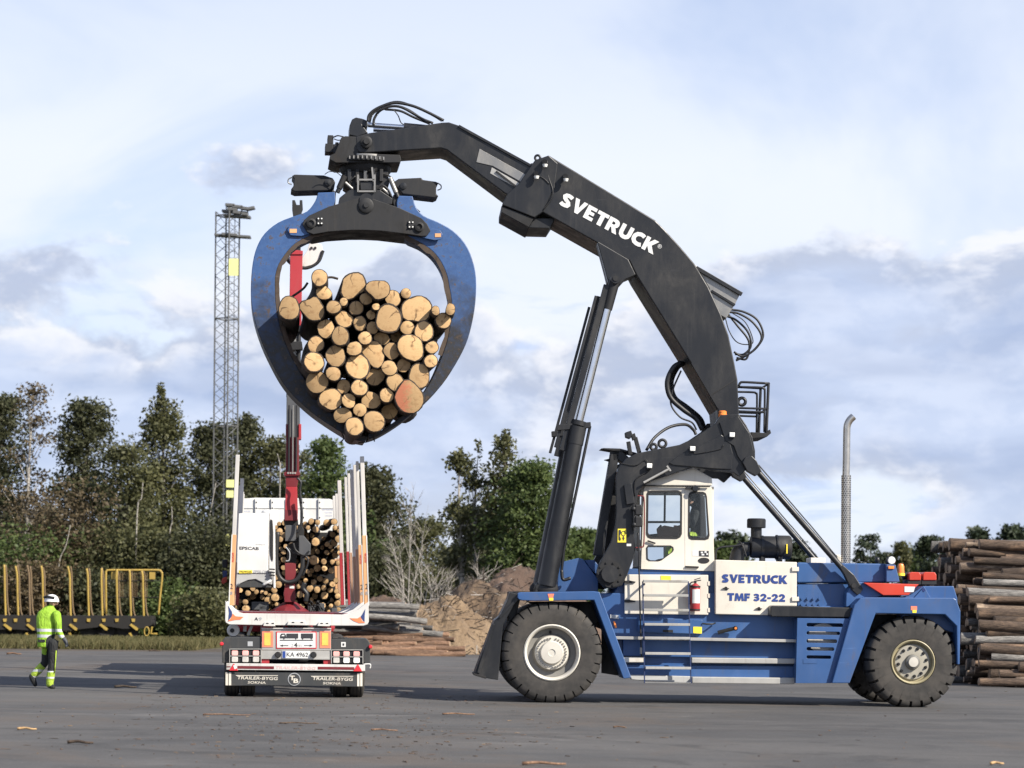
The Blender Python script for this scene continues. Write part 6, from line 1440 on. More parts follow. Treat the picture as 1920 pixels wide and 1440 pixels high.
# smudged company lettering too faint to read
for cx_, y0 in ((470, 745), (1335, 760)):
    for j in range(3):
        rr = random.Random(j + cx_)
        for k in range(11 if j == 0 else 6):
            xx = cx_ - 70 + 13 * k + (30 if j else 0)
            MB().prism(txz([z3(xx, y0 + 32 * j), z3(xx + rr.uniform(4, 10), y0 + 32 * j), z3(xx + 8, y0 + 32 * j + rr.uniform(8, 16)), z3(xx + 1, y0 + 32 * j + 12)], WBK - 0.004), WBK - 0.004, WBK - 0.001).build('faded_mark', 'logo_faded', bh)
TPX = 0.0
def tl(x, w, z): return Vector((x, w, z))
xL = tp(436, 1100, 12.5).x
for xl in (-0.55, 0.43):
    MB().box((xl, 9.8, 0.85), (xl + 0.12, 19.2, 1.15)).build('truck_rail', 'grey_dark', truck)
MB().box((-1.22, 11.9, 1.30), (1.22, 16.4, 1.38)).build('truck_bed', 'grey_dark', truck)
MB().box((-1.25, 17.2, 0.95), (1.25, 19.2, 3.45)).build('truck_cab', 'red', truck, None, 0.12)
for s in (-1, 1):
    for w in (11.4, 12.8, 18.4):
        xx = -1.25 if s < 0 else 0.95
        t = MB().lathe([(0.3, 0.03), (0.45, 0.0), (0.5, 0.05), (0.5, 0.25), (0.45, 0.3), (0.3, 0.27)], (xx, w, 0.49), 'x', 28).build('truck_tyre', 'rubber', truck, 50)
for (w, px_, py_, lw) in ((11.6, 642, 901, 'red'), (13.4, 637, 926, 'orange_dull'), (15.2, 633, 930, 'orange')):
    for side in (0, 1):
        s = stake(side, w, ztop(px_, py_, w), truck, lw, 0.42, False, 0.10)
for pts, mm in (([(196, 180), (205, 140), (255, 118), (256, 175), (215, 200)], 'red_orange'), ([(208, 60), (258, 58), (258, 118), (215, 130)], 'logo_navy')):
    MB().prism(txz([z4(*p) for p in pts], 17.0), 17.0, 17.3).build('cab_fairing', mm, truck, None, 0.01)
MB().prism(txz([z3(205, 1295), z3(262, 1290), z3(262, 1385), z3(210, 1380)], 17.6), 17.6, 17.8).build('truck_mirror', 'seal', truck, None, 0.02)
# logs on the truck: sawn ends towards the viewer
rl = random.Random(77)
spots = []
def try_spot(px_, py_, r, tight=True):
    for (a, b, c) in spots:
        if (a - px_) ** 2 + (b - py_) ** 2 < ((r + c) * (0.94 if tight else 0.80)) ** 2: return False
    spots.append((px_, py_, r)); return True
# ends that can be read in the photograph (zoom coordinates), then the load is filled up round them
for (x, y, r, zf) in ((1150, 892, 34, z3), (1218, 900, 30, z3), (1315, 905, 38, z3), (1392, 893, 36, z3), (1118, 957, 28, z3), (1195, 975, 36, z3), (1402, 957, 28, z3), (1448, 945, 16, z3), (1445, 990, 25, z3), (1440, 1077, 40, z3), (1197, 1105, 48, z3), (1318, 1132, 30, z3), (1247, 1172, 45, z3), (1445, 1165, 27, z3), (1445, 1222, 24, z3), (1178, 1300, 54, z3), (1283, 1315, 32, z3), (1440, 1332, 30, z3), (1375, 1320, 30, z3), (1215, 1385, 42, z3), (1290, 1388, 32, z3), (1360, 1412, 34, z3), (1110, 1420, 26, z3),
                      (1176, 178, 32, z4), (1137, 245, 40, z4), (1212, 257, 36, z4), (1282, 240, 30, z4), (1376, 200, 32, z4), (1350, 262, 30, z4), (1290, 318, 43, z4), (1430, 325, 32, z4), (1428, 400, 36, z4), (1358, 428, 24, z4), (1440, 470, 28, z4), (1030, 310, 38, z4), (1010, 222, 30, z4), (452, 388, 32, z4), (458, 460, 42, z4), (690, 372, 40, z4), (768, 340, 46, z4), (480, 293, 32, z4), (780, 410, 24, z4), (630, 340, 26, z4), (668, 292, 22, z4), (362, 296, 24, z4), (352, 455, 30, z4), (1090, 160, 26, z4), (1335, 490, 20, z4)):
    q = zf(x, y); try_spot(q[0], q[1], r * 0.17708)
nread = len(spots)
for k in range(5000):
    px_ = rl.uniform(441, 634); py_ = rl.uniform(978, 1150)
    r = rl.choice((4.2, 5.0, 6.0, 7.0))
    if py_ - r < 974 or len(spots) > 210: continue
    # the dark hollow under the crane stays open
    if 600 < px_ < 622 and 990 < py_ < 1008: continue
    try_spot(px_, py_, r, False)
fill = []
for k, (px_, py_, r) in enumerate(spots):
    rr = random.Random(300 + k)
    w0 = 12.3 + rr.uniform(-0.25, 0.3) + (0.45 if k >= nread else 0)
    p = tp(px_, py_, w0)
    me = log_mesh('log', r * FPX ** -1 * (TF.o.y + w0), 3.7, 300 + k, 12, 1, 1, 0.06, ('bark_dark', 'end_fresh'), 0.05)
    if k >= nread + 42:
        fill.append((me, Matrix.LocRotScale(TF.world(p), Matrix.Rotation(TF.yaw, 3, 'Z').to_quaternion(), Vector((1, 1, 1))))); continue
    o = bpy.data.objects.new('log', me); col.objects.link(o)
    o.location = TF.world(p); o.rotation_euler = (0, 0, TF.yaw + rr.uniform(-0.015, 0.015))
    rowk = int((py_ - 974) // 15); inrow = sorted((q for q in range(min(len(spots), nread + 42)) if int((spots[q][1] - 974) // 15) == rowk), key=lambda q: spots[q][0])
    vert = 'top' if py_ < 1000 else 'upper' if py_ < 1050 else 'middle' if py_ < 1100 else 'bottom'
    hor = 'left, under the crane cab' if px_ < 520 else 'middle, behind the crane' if px_ < 575 else 'right, beside the stakes'
    NW_ = 'first second third fourth fifth sixth seventh eighth ninth tenth eleventh twelfth thirteenth fourteenth fifteenth'.split()
    tag(o, '%s pale log end, %s row down and %s from left in truck load' % ('thick' if r > 6.3 else 'thin', NW_[rowk], NW_[min(14, inrow.index(k))]), 'log', 'logs stacked on the truck bed')

V = []; Fc = []; Mi = []
for me, M in fill:
    off = len(V); V += [tuple(M @ v.co) for v in me.vertices]; Fc += [tuple(i + off for i in p.vertices) for p in me.polygons]; Mi += [p.material_index for p in me.polygons]
mbf = MB(); mbf.v = V; mbf.f = Fc; mbf.mi = Mi
tag(mbf.build('loaded_logs', ['bark_dark', 'end_fresh'], None, 40), 'thin logs filling the gaps of the truck load', 'logs', kind='stuff')
# ------------------------------------------------------------------ timber crane on the truck
WCR = 10.7
crane = thing('timber_crane', 'red timber crane with white cab, its jib pointing straight up behind the grapple', 'crane', TF.o, TF.yaw)
def cprism(name, pts, w0, w1, matn, z=z3, parent=None, bevel=0.008):
    return MB().prism(txz([z(*p) for p in pts], w0), w0, w1).build(name, matn, parent or crane, None, bevel)
def cp(px, py, w=WCR): return tp(px, py, w)
def idz(x, y): return (x, y)
SC = (TF.o.y + WCR) / FPX
q0 = cp(*z4(925, 395)); q1 = cp(*z4(925, 492))
MB().lathe([(208 * 0.17708 * SC, q1.z), (195 * 0.17708 * SC, q1.z + 0.03), (75 * 0.17708 * SC, q0.z), (60 * 0.17708 * SC, q0.z + 0.02)], (q0.x, WCR, 0), 'z', 10).build('pedestal', 'red_dark', crane, 20)
cprism('slew_column', [(872, 1330), (985, 1330), (992, 1500), (975, 1560), (985, 1700), (975, 1745), (868, 1745), (858, 1650), (875, 1560)], WCR - 0.25, WCR + 0.25, 'red_dark')
cprism('column_sticker', [(920, 1570), (970, 1575), (970, 1602), (920, 1598)], WCR - 0.256, WCR - 0.252, 'plate_white', bevel=0)
cprism('column_head', [(862, 870), (1005, 870), (1010, 930), (990, 1100), (900, 1140), (890, 1340), (985, 1340), (1000, 1250), (1060, 1150), (1075, 980), (1040, 920), (1000, 925), (870, 925)], WCR - 0.1, WCR + 0.2, 'black_dirty')
cprism('valve_cover', [(876, 930), (990, 930), (988, 1098), (874, 1098)], WCR - 0.2, WCR - 0.1, 'grey_dark')
cprism('main_boom', [(882, 525), (1000, 525), (1008, 780), (1005, 880), (868, 880), (872, 760)], WCR - 0.22, WCR + 0.16, 'red')
cprism('painted_boom_shade', [(873, 768), (1004, 772), (1003, 878), (868, 878)], WCR - 0.228, WCR - 0.221, 'red_dark', bevel=0)  # thin darker sheet on the boom's foot, its shade put in as colour
cprism('outer_boom', [(885, 0), (1020, 0), (1022, 400), (1000, 525), (882, 525), (878, 400)], WCR - 0.20, WCR + 0.16, 'red_dark')
cprism('boom_band', [(862, 368), (1030, 366), (1030, 404), (862, 408)], WCR - 0.25, WCR + 0.2, 'red_dark')
for k in range(4):
    q = cp(*z3(905 + 25 * k, 378), WCR - 0.25); MB().cyl((q.x, WCR - 0.25, q.z), (q.x, WCR - 0.27, q.z), 0.022, 10).build('hose_fitting', 'galv', crane)
for k, (xa, wd) in enumerate(((912, 18), (952, 16), (990, 18))):
    MB().tube([cp(*z3(xa, 365), WCR - 0.24), cp(*z3(xa + 4, -340), WCR - 0.24)], wd * 0.5 * 0.17708 * SC, 10).build('boom_pipe', 'rubber_hose' if k != 1 else 'steel_worn', crane, 60)
# upper boom stages, seen past the big grapple
cprism('middle_boom', [(537.5, 740), (562, 740), (563, 820), (537, 820)], WCR - 0.16, WCR + 0.14, 'grey_dark', idz)
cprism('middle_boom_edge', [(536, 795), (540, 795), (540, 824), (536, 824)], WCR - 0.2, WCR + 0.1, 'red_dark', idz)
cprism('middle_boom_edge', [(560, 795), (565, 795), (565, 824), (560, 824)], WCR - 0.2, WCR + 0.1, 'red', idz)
for x in (541, 550.5, 559):
    MB().tube([cp(x, 745), cp(x + 1.5, 610)], 0.05, 10).build('extension_tube', 'black_dirty' if x != 550.5 else 'steel_worn', crane, 60)
cprism('extension_clamp', [(536, 640), (566, 640), (568, 655), (536, 657)], WCR - 0.18, WCR + 0.12, 'black_dirty', idz)
cprism('extension_clamp', [(537, 610), (567, 610), (567, 622), (538, 622)], WCR - 0.18, WCR + 0.12, 'black_dirty', idz)
cprism('inner_boom', [(542, 611), (565, 611), (567.5, 470), (544.5, 468)], WCR - 0.14, WCR + 0.14, 'red', idz)
cprism('inner_boom_head', [(544, 470), (568, 470), (568, 477), (544, 477)], WCR - 0.17, WCR + 0.17, 'red', idz)
cprism('boom_tip', [(549, 472), (564, 472), (562, 405), (551, 405)], WCR - 0.1, WCR + 0.1, 'black_dirty', idz)
cprism('tip_fork', [(550, 406), (563, 406), (568, 392), (567, 375), (562, 375), (562, 384), (556, 384), (553, 375), (548, 375), (548, 392)], WCR - 0.08, WCR + 0.08, 'black_dirty', idz)
# its own small grapple folded against the boom
for pts, w in (([(532, 472), (540, 488), (556, 498), (572, 500), (588, 496), (602, 482), (606, 470), (603, 458), (596, 456), (594, 452), (580, 456), (576, 470), (566, 484), (548, 484)], WCR + 0.3),):
    cprism('grapple_jaw', pts, w, w + 0.3, 'white_dirty', idz)
MB().tube(spline([cp(531, 474, WCR + 0.28), cp(545, 494, WCR + 0.28), cp(572, 503, WCR + 0.28), cp(596, 492, WCR + 0.28), cp(606, 470, WCR + 0.28)], 5), 0.035, 8).build('jaw_rim', 'black_dirty', crane, 60)
for x in (584, 591):
    q = cp(x, 465, WCR + 0.29); MB().cyl((q.x, WCR + 0.3, q.z), (q.x, WCR + 0.27, q.z), 0.03, 10).build('jaw_pin', 'seal', crane)
# hoses round the column
for k, pts in enumerate(([(795, 1000), (780, 1250), (800, 1450), (880, 1530), (990, 1510), (1050, 1400), (1060, 1240)], [(900, 1170), (980, 1230), (1090, 1260), (1115, 1330), (1060, 1470)], [(1030, 640), (1050, 800), (1040, 930), (1000, 1010)], [(960, 1120), (990, 1200), (1080, 1250), (1130, 1200)], [(1080, 1540), (1060, 1600), (1100, 1660), (1090, 1740)], [(1000, 430), (1040, 480), (1030, 560), (1045, 700)], [(880, 1160), (920, 1220), (915, 1300), (880, 1310)])):
    MB().tube(spline([cp(*z3(*p), WCR - 0.3 - 0.03 * k) for p in pts], 7), (0.05, 0.02, 0.03, 0.02, 0.055, 0.025, 0.012)[k], 8).build('crane_hose', 'rubber_hose' if k != 6 else 'text_grey', crane, 180)
cprism('oil_cooler', [(1020, 1040), (1070, 1040), (1145, 1130), (1140, 1240), (1080, 1260), (1020, 1240)], WCR - 0.35, WCR - 0.1, 'grey_dark')
for (x0, y0, x1, y1) in ((520, 385, 700, 470), (600, 430, 680, 500), (1120, 430, 1200, 500), (1230, 400, 1290, 500), (1365, 455, 1425, 515)):
    cprism('control_valve', rect4(x0, y0, x1, y1), WCR + 0.1, WCR + 0.4, 'grey_dark', z4)
for k in range(6):
    rr = random.Random(k + 3)
    MB().tube(spline([cp(*z4(1110 + 22 * k, 490), WCR), cp(*z4(1130 + 22 * k + rr.uniform(-20, 30), 400 + rr.uniform(-30, 30)), WCR - 0.1), cp(*z4(1180 + 22 * k, 480), WCR)], 5), 0.012, 6).build('valve_hose', 'rubber_hose', crane, 180)
# crane cab
WCC = WCR - 0.75
cabp = [(360, 820), (372, 805), (700, 795), (752, 790), (766, 800), (770, 1560), (770, 1640), (740, 1640), (730, 1480), (690, 1440), (690, 1570), (362, 1570)]
cb = MB().prism(txz([z3(360, 822), z3(375, 806), z3(690, 800), z3(700, 812), z3(695, 1440), z3(362, 1440)], WCC), WCC, WCC + 1.1).build('cab_shell', 'white_cab', crane, None, 0.03)
cbs = MB().prism(txz([z3(704, 795), z3(752, 790), z3(766, 802), z3(772, 1600), z3(748, 1600), z3(744, 1440), z3(700, 1440)], WCC), WCC + 0.02, WCC + 1.1).build('cab_door', 'white_cab', cb, None, 0.02)
MB().prism(txz([z3(712, 880), z3(722, 865), z3(740, 880), z3(748, 1000), z3(746, 1290), z3(738, 1318), z3(722, 1290), z3(708, 1200)], WCC), WCC + 0.005, WCC + 0.03).build('cab_side_window', 'seal', cb, None, 0.01)
MB().ball(cp(*z3(688, 795), WCC + 0.6), 0.14, 16, 0, (1, 1, 0.5)).build('roof_beacon', 'white', cb, 180)
cprism('cab_skirt', [(362, 1440), (745, 1440), (735, 1560), (640, 1540), (560, 1500), (480, 1510), (400, 1545), (345, 1600)], WCC + 0.02, WCC + 1.0, 'grey_paint', parent=cb)
MB().prism(txz([z4(330, 232), z4(340, 195), z4(400, 140), z4(480, 115), z4(560, 115), z4(640, 140), z4(715, 190), z4(730, 236)], WCC + 0.05), WCC + 0.05, WCC + 0.9).build('cab_wheel_arch', 'flap', cb, None, 0.01)
MB().prism(txz([z4(770, 0), z4(745, 40), z4(752, 236), z4(772, 236)], WCC + 0.05), WCC + 0.03, WCC + 0.06).build('cab_leg', 'white', cb)
for j, y in enumerate((40, 72, 104)):
    MB().bar(tp(*z4(705, y), WCC - 0.05), tp(*z4(765, y + 4), WCC - 0.05), 0.03, 0.04).build('cab_step', 'seal', cb)
MB().tube(spline([tp(*z4(640, 208), WCC - 0.05), tp(*z4(690, 180), WCC - 0.08), tp(*z4(720, 160), WCC - 0.05)], 4), 0.03, 8).build('cab_hose_cover', 'white', cb, 180)
def cabtext(nm, body, zx, zy, zw, zh, matn, bold=0.0, shear=0.0, z=z3, off=0.003):
    return text(nm, body, tp(*z(zx, zy), WCC - off), zw * 0.17708 * SC * 0.985, zh * 0.17708 * SC, matn, cb, bold, shear, 0.012, 0.003)
cabtext('cab_lettering', 'EPSCAB', 492, 1175, 205, 32, 'text_dark', 0.022)
cabtext('cab_script', 'Hydraulic', 612, 1136, 108, 18, 'text_grey', 0.0, 0.4)
MB().prism(txz([z4(383, 52), z4(526, 50), z4(526, 82), z4(383, 84)], WCC - 0.004), WCC - 0.006, WCC - 0.002).build('cab_label', 'sticker_yellow', cb)
cabtext('cab_lettering', 'PALFINGER', 455, 67, 125, 18, 'text_dark', 0.01, 0, z4, 0.008)
cabtext('cab_lettering', 'EPSILON', 615, 67, 148, 28, 'text_grey', 0.012, 0, z4)
# ------------------------------------------------------------------ people
class Body:
    """limbs as tapered capsules, fused into one skin; every capsule keeps the cloth it wears"""
    def __init__(s): s.mb = MB(); s.segs = []
    def limb(s, pts, rs, matn, flat=1.0, n=12):
        P = [Vector(p) for p in pts]
        s.mb.tube(P, rs, n)
        for p, r in zip(P, rs): s.mb.ball(p, r * 0.99, 12)
        for k in range(len(P) - 1): s.segs.append((P[k], P[k + 1], rs[k], rs[k + 1], matn))
    def loft(s, rings, matn, n=20):
        """rings: (centre, half-width x, half-depth y)"""
        vs = []; fs = []
        for c, a, b in rings:
            for i in range(n):
                t = 2 * math.pi * i / n
                ct, st = math.cos(t), math.sin(t)
                vs.append(Vector(c) + Vector((a * math.copysign(abs(ct) ** 0.8, ct), b * math.copysign(abs(st) ** 0.8, st), 0)))
        for k in range(len(rings) - 1):
            for i in range(n):
                j = (i + 1) % n; fs.append((k * n + i, k * n + j, (k + 1) * n + j, (k + 1) * n + i))
        fs.append(tuple(range(n - 1, -1, -1))); fs.append(tuple(range((len(rings) - 1) * n, len(rings) * n)))
        s.mb.add(vs, fs)
        for k in range(len(rings) - 1):
            s.segs.append((Vector(rings[k][0]), Vector(rings[k + 1][0]), max(rings[k][1:]), max(rings[k + 1][1:]), matn))
    def build(s, name, parent, bands=(), voxel=0.014, smooth=4):
        me = bpy.data.meshes.new(name); me.from_pydata(s.mb.v, [], s.mb.f); fix_normals(me)
        o = bpy.data.objects.new(name, me); col.objects.link(o)
        r = o.modifiers.new('r', 'REMESH'); r.mode = 'VOXEL'; r.voxel_size = voxel
        sm = o.modifiers.new('s', 'SMOOTH'); sm.factor = 0.5; sm.iterations = smooth
        dg = bpy.context.evaluated_depsgraph_get(); dg.update()
        me2 = bpy.data.meshes.new_from_object(o.evaluated_get(dg)); me2.name = name
        bpy.data.objects.remove(o)
        names = []
        for sg in s.segs:
            if sg[4] not in names: names.append(sg[4])
        for b in bands:
            if b[2] not in names: names.append(b[2])
        me2.materials.clear()
        for nm in names: me2.materials.append(MATS[nm])
        idx = []
        for p in me2.polygons:
            c = p.center; best = None
            for a, b, ra, rb, nm in s.segs:
                ab = b - a; t = max(0, min(1, (c - a).dot(ab) / max(1e-9, ab.length_squared)))
                d = (c - a - ab * t).length - (ra + (rb - ra) * t)
                if best is None or d < best[0]: best = (d, nm, t)
            nm = best[1]
            for zr, only, bm_ in bands:
                if zr[0] < c.z < zr[1] and nm == only: nm = bm_
            idx.append(names.index(nm))
        me2.polygons.foreach_set('material_index', idx)
        return link(name, me2, parent, 180)

PD = ground_depth(96, 1291)
PF = Frame(at(96, 1291, PD), 0.0)
person = thing('person', 'person in lime hi-vis jacket, black trousers and white helmet walking right, away from viewer', 'person', PF.o, 0.0)
def zz(x, y, w): return PF.p(20 + x / 6.857, 1090 + y / 6.857, w)
B = Body()
nearw, farw = -0.10, 0.10
# legs: weight on the near one, the far one trailing on its toe
hipN, hipF = zz(545, 800, nearw), zz(465, 800, farw)
B.limb([hipN, zz(540, 930, nearw), zz(532, 1050, nearw)], [0.098, 0.085, 0.066], 'cloth_black')
B.limb([zz(532, 1050, nearw), zz(520, 1150, nearw)], [0.068, 0.072], 'cloth_black')
B.limb([zz(520, 1170, nearw), zz(512, 1230, nearw), zz(502, 1320, nearw)], [0.078, 0.078, 0.070], 'hivis_leg')
B.limb([zz(500, 1335, nearw), zz(545, 1362, nearw - 0.02)], [0.055, 0.045], 'cloth_black')
B.limb([hipF, zz(455, 930, farw), zz(440, 1050, farw)], [0.098, 0.085, 0.068], 'cloth_black')
B.limb([zz(440, 1050, farw), zz(415, 1080, farw)], [0.070, 0.072], 'cloth_black')
B.limb([zz(400, 1095, farw), zz(355, 1145, farw), zz(305, 1195, farw)], [0.078, 0.078, 0.068], 'hivis_leg')
B.limb([zz(275, 1225, farw), zz(290, 1270, farw), zz(315, 1325, farw + 0.02)], [0.062, 0.056, 0.045], 'cloth_black')
# pelvis and boxy jacket
B.loft([(zz(505, 860, 0), 0.15, 0.13), (zz(505, 760, 0), 0.165, 0.14)], 'cloth_black')
B.loft([(zz(440, 845, 0), 0.13, 0.15), (zz(446, 790, 0), 0.145, 0.16), (zz(458, 690, 0), 0.165, 0.165), (zz(470, 560, 0), 0.20, 0.165), (zz(478, 460, 0), 0.215, 0.15), (zz(482, 400, 0), 0.19, 0.125), (zz(490, 350, 0), 0.12, 0.095), (zz(500, 320, 0), 0.075, 0.07)], 'hivis')
B.limb([zz(505, 330, 0), zz(520, 300, 0)], [0.06, 0.055], 'skin')
# arms
sh = zz(590, 430, -0.13)
B.limb([sh, zz(610, 540, -0.15), zz(615, 635, -0.15)], [0.085, 0.072, 0.062], 'hivis')
B.limb([zz(615, 635, -0.15), zz(660, 715, -0.16)], [0.062, 0.050], 'hivis')
shf = zz(390, 430, 0.12)
B.limb([shf, zz(400, 550, 0.17), zz(420, 640, 0.15)], [0.080, 0.068, 0.060], 'hivis')
B.limb([zz(420, 640, 0.15), zz(470, 700, 0.20)], [0.058, 0.048], 'hivis')
# hand with fingers and thumb
h0 = zz(690, 745, -0.17); h1 = zz(712, 785, -0.17)
B.limb([zz(675, 728, -0.165), h0, h1], [0.036, 0.040, 0.038], 'glove')
for k, (dx, dw, ln) in enumerate(((-14, -0.034, 46), (-3, -0.012, 52), (8, 0.012, 48), (17, 0.034, 38))):
    a = zz(714 + dx, 792, -0.17 + dw); b = zz(722 + dx * 1.1, 792 + ln * 0.55, -0.17 + dw); c = zz(720 + dx * 1.1, 792 + ln, -0.165 + dw)
    B.limb([a, b, c], [0.0125, 0.0118, 0.010], 'glove', n=8)
B.limb([zz(705, 760, -0.205), zz(716, 785, -0.222), zz(722, 806, -0.215)], [0.014, 0.013, 0.011], 'glove', n=8)
# head turned to the right
hd = zz(528, 255, 0)
B.loft([(zz(522, 318, 0), 0.055, 0.055), (zz(532, 295, 0), 0.082, 0.066), (zz(533, 265, 0), 0.096, 0.074), (zz(530, 230, 0), 0.098, 0.076), (zz(526, 195, 0), 0.07, 0.06)], 'skin')
B.limb([zz(600, 275, -0.01), zz(606, 282, -0.01)], [0.016, 0.014], 'skin', n=8)
body = B.build('body', person, bands=((((zz(0, 640, 0)).z, (zz(0, 600, 0)).z), 'hivis', 'reflective'), (((zz(0, 715, 0)).z, (zz(0, 680, 0)).z), 'hivis', 'reflective'),
                                      (((zz(0, 1240, 0)).z, (zz(0, 1215, 0)).z), 'hivis_leg', 'reflective'), (((zz(0, 1160, 0)).z, (zz(0, 1130, 0)).z), 'hivis_leg', 'reflective')), voxel=0.011, smooth=3)
hz = zz(525, 262, 0).z
MB().lathe([(0.128, hz - 0.004), (0.140, hz), (0.138, hz + 0.015), (0.130, hz + 0.05), (0.108, hz + 0.095), (0.07, hz + 0.125), (0.03, hz + 0.138), (0.001, hz + 0.14)], (zz(528, 262, 0).x, 0, 0), 'z', 24).build('helmet', 'helmet', person, 60)
MB().prism([(zz(590, 0, 0).x, hz - 0.004), (zz(620, 0, 0).x, hz - 0.010), (zz(618, 0, 0).x, hz + 0.006), (zz(585, 0, 0).x, hz + 0.016)], -0.07, 0.07).build('helmet_peak', 'helmet', person, None, 0.005)
MB().tube(spline([zz(430, 205, -0.06), zz(470, 195, -0.115), zz(520, 205, -0.132), zz(565, 210, -0.12)], 5), [0.022] * 16, 8).build('goggles', 'seal', person, 60)
MB().ball(zz(545, 285, -0.078), 0.022, 8, 0, (0.7, 0.4, 1.2)).build('ear', 'skin', person, 180)
MB().ball(zz(596, 258, -0.03), 0.009, 8).build('eye', 'text_dark', person, 180)
MB().bar(zz(590, 300, -0.045), zz(600, 299, -0.03), 0.006, 0.01).build('mouth', 'faded_red', person)
MB().ball(zz(488, 275, -0.02), 0.07, 10, 0, (0.6, 0.95, 0.8)).build('hair', 'bark_dark', person, 180)
MB().bar(zz(350, 765, -0.155), zz(440, 765, -0.165), 0.05, 0.012).build('jacket_patch', 'cloth_black', person)
MB().tube([zz(585, 890, -0.16), zz(575, 1040, -0.155), zz(565, 1180, -0.15)], 0.012, 6).build('trouser_stripe', 'hivis_leg', person, 180)

# driver in the cab, leaning back in the seat and facing the load
driver = thing('person', 'driver in dark clothes sitting in the cream cab, seen through its rear side window', 'person', MF.o, MF.yaw)
D = Body(); wd = 1.6
def dz(px, py, dw=0.0): return mp(px, py, wd + dw)
D.loft([(dz(1308, 1006), 0.14, 0.17), (dz(1308, 985), 0.13, 0.17), (dz(1306, 968), 0.13, 0.20), (dz(1305, 958), 0.10, 0.19), (dz(1302, 951), 0.05, 0.06)], 'cloth_black')
D.limb([dz(1302, 952), dz(1300, 945)], [0.05, 0.05], 'skin')
D.loft([(dz(1298, 949), 0.05, 0.05), (dz(1297, 944), 0.085, 0.07), (dz(1298, 937), 0.098, 0.078), (dz(1300, 930), 0.085, 0.072), (dz(1301, 926), 0.04, 0.04)], 'skin')
D.limb([dz(1288, 940), dz(1287, 941.5)], [0.016, 0.014], 'skin', n=8)
for s in (-0.18, 0.18):
    D.limb([dz(1306, 962, s), dz(1298, 985, s * 1.2), dz(1276, 990, s)], [0.062, 0.052, 0.042], 'cloth_black')
    D.limb([dz(1276, 990, s), dz(1266, 988, s)], [0.036, 0.034], 'skin')
    for k in range(4): D.limb([dz(1266, 987.2 + k * 0.9, s + 0.02 * (k - 1.5)), dz(1262, 990 + k * 0.6, s + 0.02 * (k - 1.5))], [0.011, 0.009], 'skin', n=8)
    D.limb([dz(1267, 986, s - math.copysign(0.03, s)), dz(1263, 985, s - math.copysign(0.02, s))], [0.012, 0.010], 'skin', n=8)
    D.limb([dz(1304, 1006, s * 0.6), dz(1262, 1005, s * 0.8)], [0.085, 0.07], 'hivis_leg')
    D.limb([dz(1262, 1005, s * 0.8), dz(1250, 1045, s * 0.8)], [0.068, 0.05], 'hivis_leg')
    D.limb([dz(1250, 1050, s * 0.8), dz(1232, 1053, s * 0.8)], [0.05, 0.04], 'cloth_black')
D.build('body', driver, voxel=0.014, smooth=3)
MB().ball(dz(1300.5, 935), 0.112, 14, 0, (1.0, 0.82, 0.9)).build('cap', 'cloth_black', driver, 180)
MB().prism([(q.x, q.z) for q in (dz(1293, 931), dz(1283, 934), dz(1283, 935.5), dz(1293, 934))], wd - 0.07, wd + 0.07).build('cap_peak', 'cloth_black', driver)
for s in (-0.035, 0.035): MB().ball(dz(1289, 937.5, s), 0.01, 8).build('eye', 'text_dark', driver, 180)
MB().bar(dz(1289, 944.5, -0.025), dz(1289, 944.5, 0.025), 0.006, 0.008).build('mouth', 'faded_red', driver)

# fire extinguisher on the locker door
fe = thing('fire_extinguisher', 'red fire extinguisher with white label strapped beside the cab ladder', 'fire extinguisher', MF.world((mp(1303, 1146, 0.45).x, 0.45, 0)), MF.yaw)
fz0, fz1 = mp(1303, 1146, 0.45).z, mp(1303, 1094, 0.45).z
MB().lathe([(0.085, fz0), (0.09, fz0 + 0.02), (0.09, fz1 - 0.10), (0.075, fz1 - 0.04), (0.04, fz1 - 0.01), (0.025, fz1)], (0, 0, 0), 'z', 20).build('cylinder', 'red', fe, 40)
zl0, zl1 = mp(1303, 1131, 0.45).z, mp(1303, 1105, 0.45).z
MB().add([(0.0915 * math.cos(a), 0.0915 * math.sin(a), z) for z in (zl0, zl1) for a in [R(-130 + 10 * k) for k in range(11)]], [(k, k + 1, k + 12, k + 11) for k in range(10)]).build('paper_label', 'plate_white', fe, 180)
for z in (fz0 + 0.01, fz0 + 0.42):
    MB().lathe([(0.093, z), (0.093, z + 0.03)], (0, 0, 0), 'z', 20, cap=False).build('strap', 'seal', fe, 40)
MB().cyl((0, 0, fz1), (0, 0, fz1 + 0.05), 0.022, 10).bar((-0.02, 0, fz1 + 0.04), (0.10, 0, fz1 + 0.06), 0.02, 0.02).bar((-0.02, 0, fz1 + 0.065), (0.09, 0, fz1 + 0.10), 0.015, 0.02).build('valve', 'seal', fe)
MB().tube(spline([(-0.02, 0, fz1 + 0.03), (-0.09, -0.02, fz1 + 0.0), (-0.11, -0.02, fz1 - 0.15), (-0.10, -0.02, fz0 + 0.12)], 5), 0.012, 8).build('hose', 'rubber_hose', fe, 180)
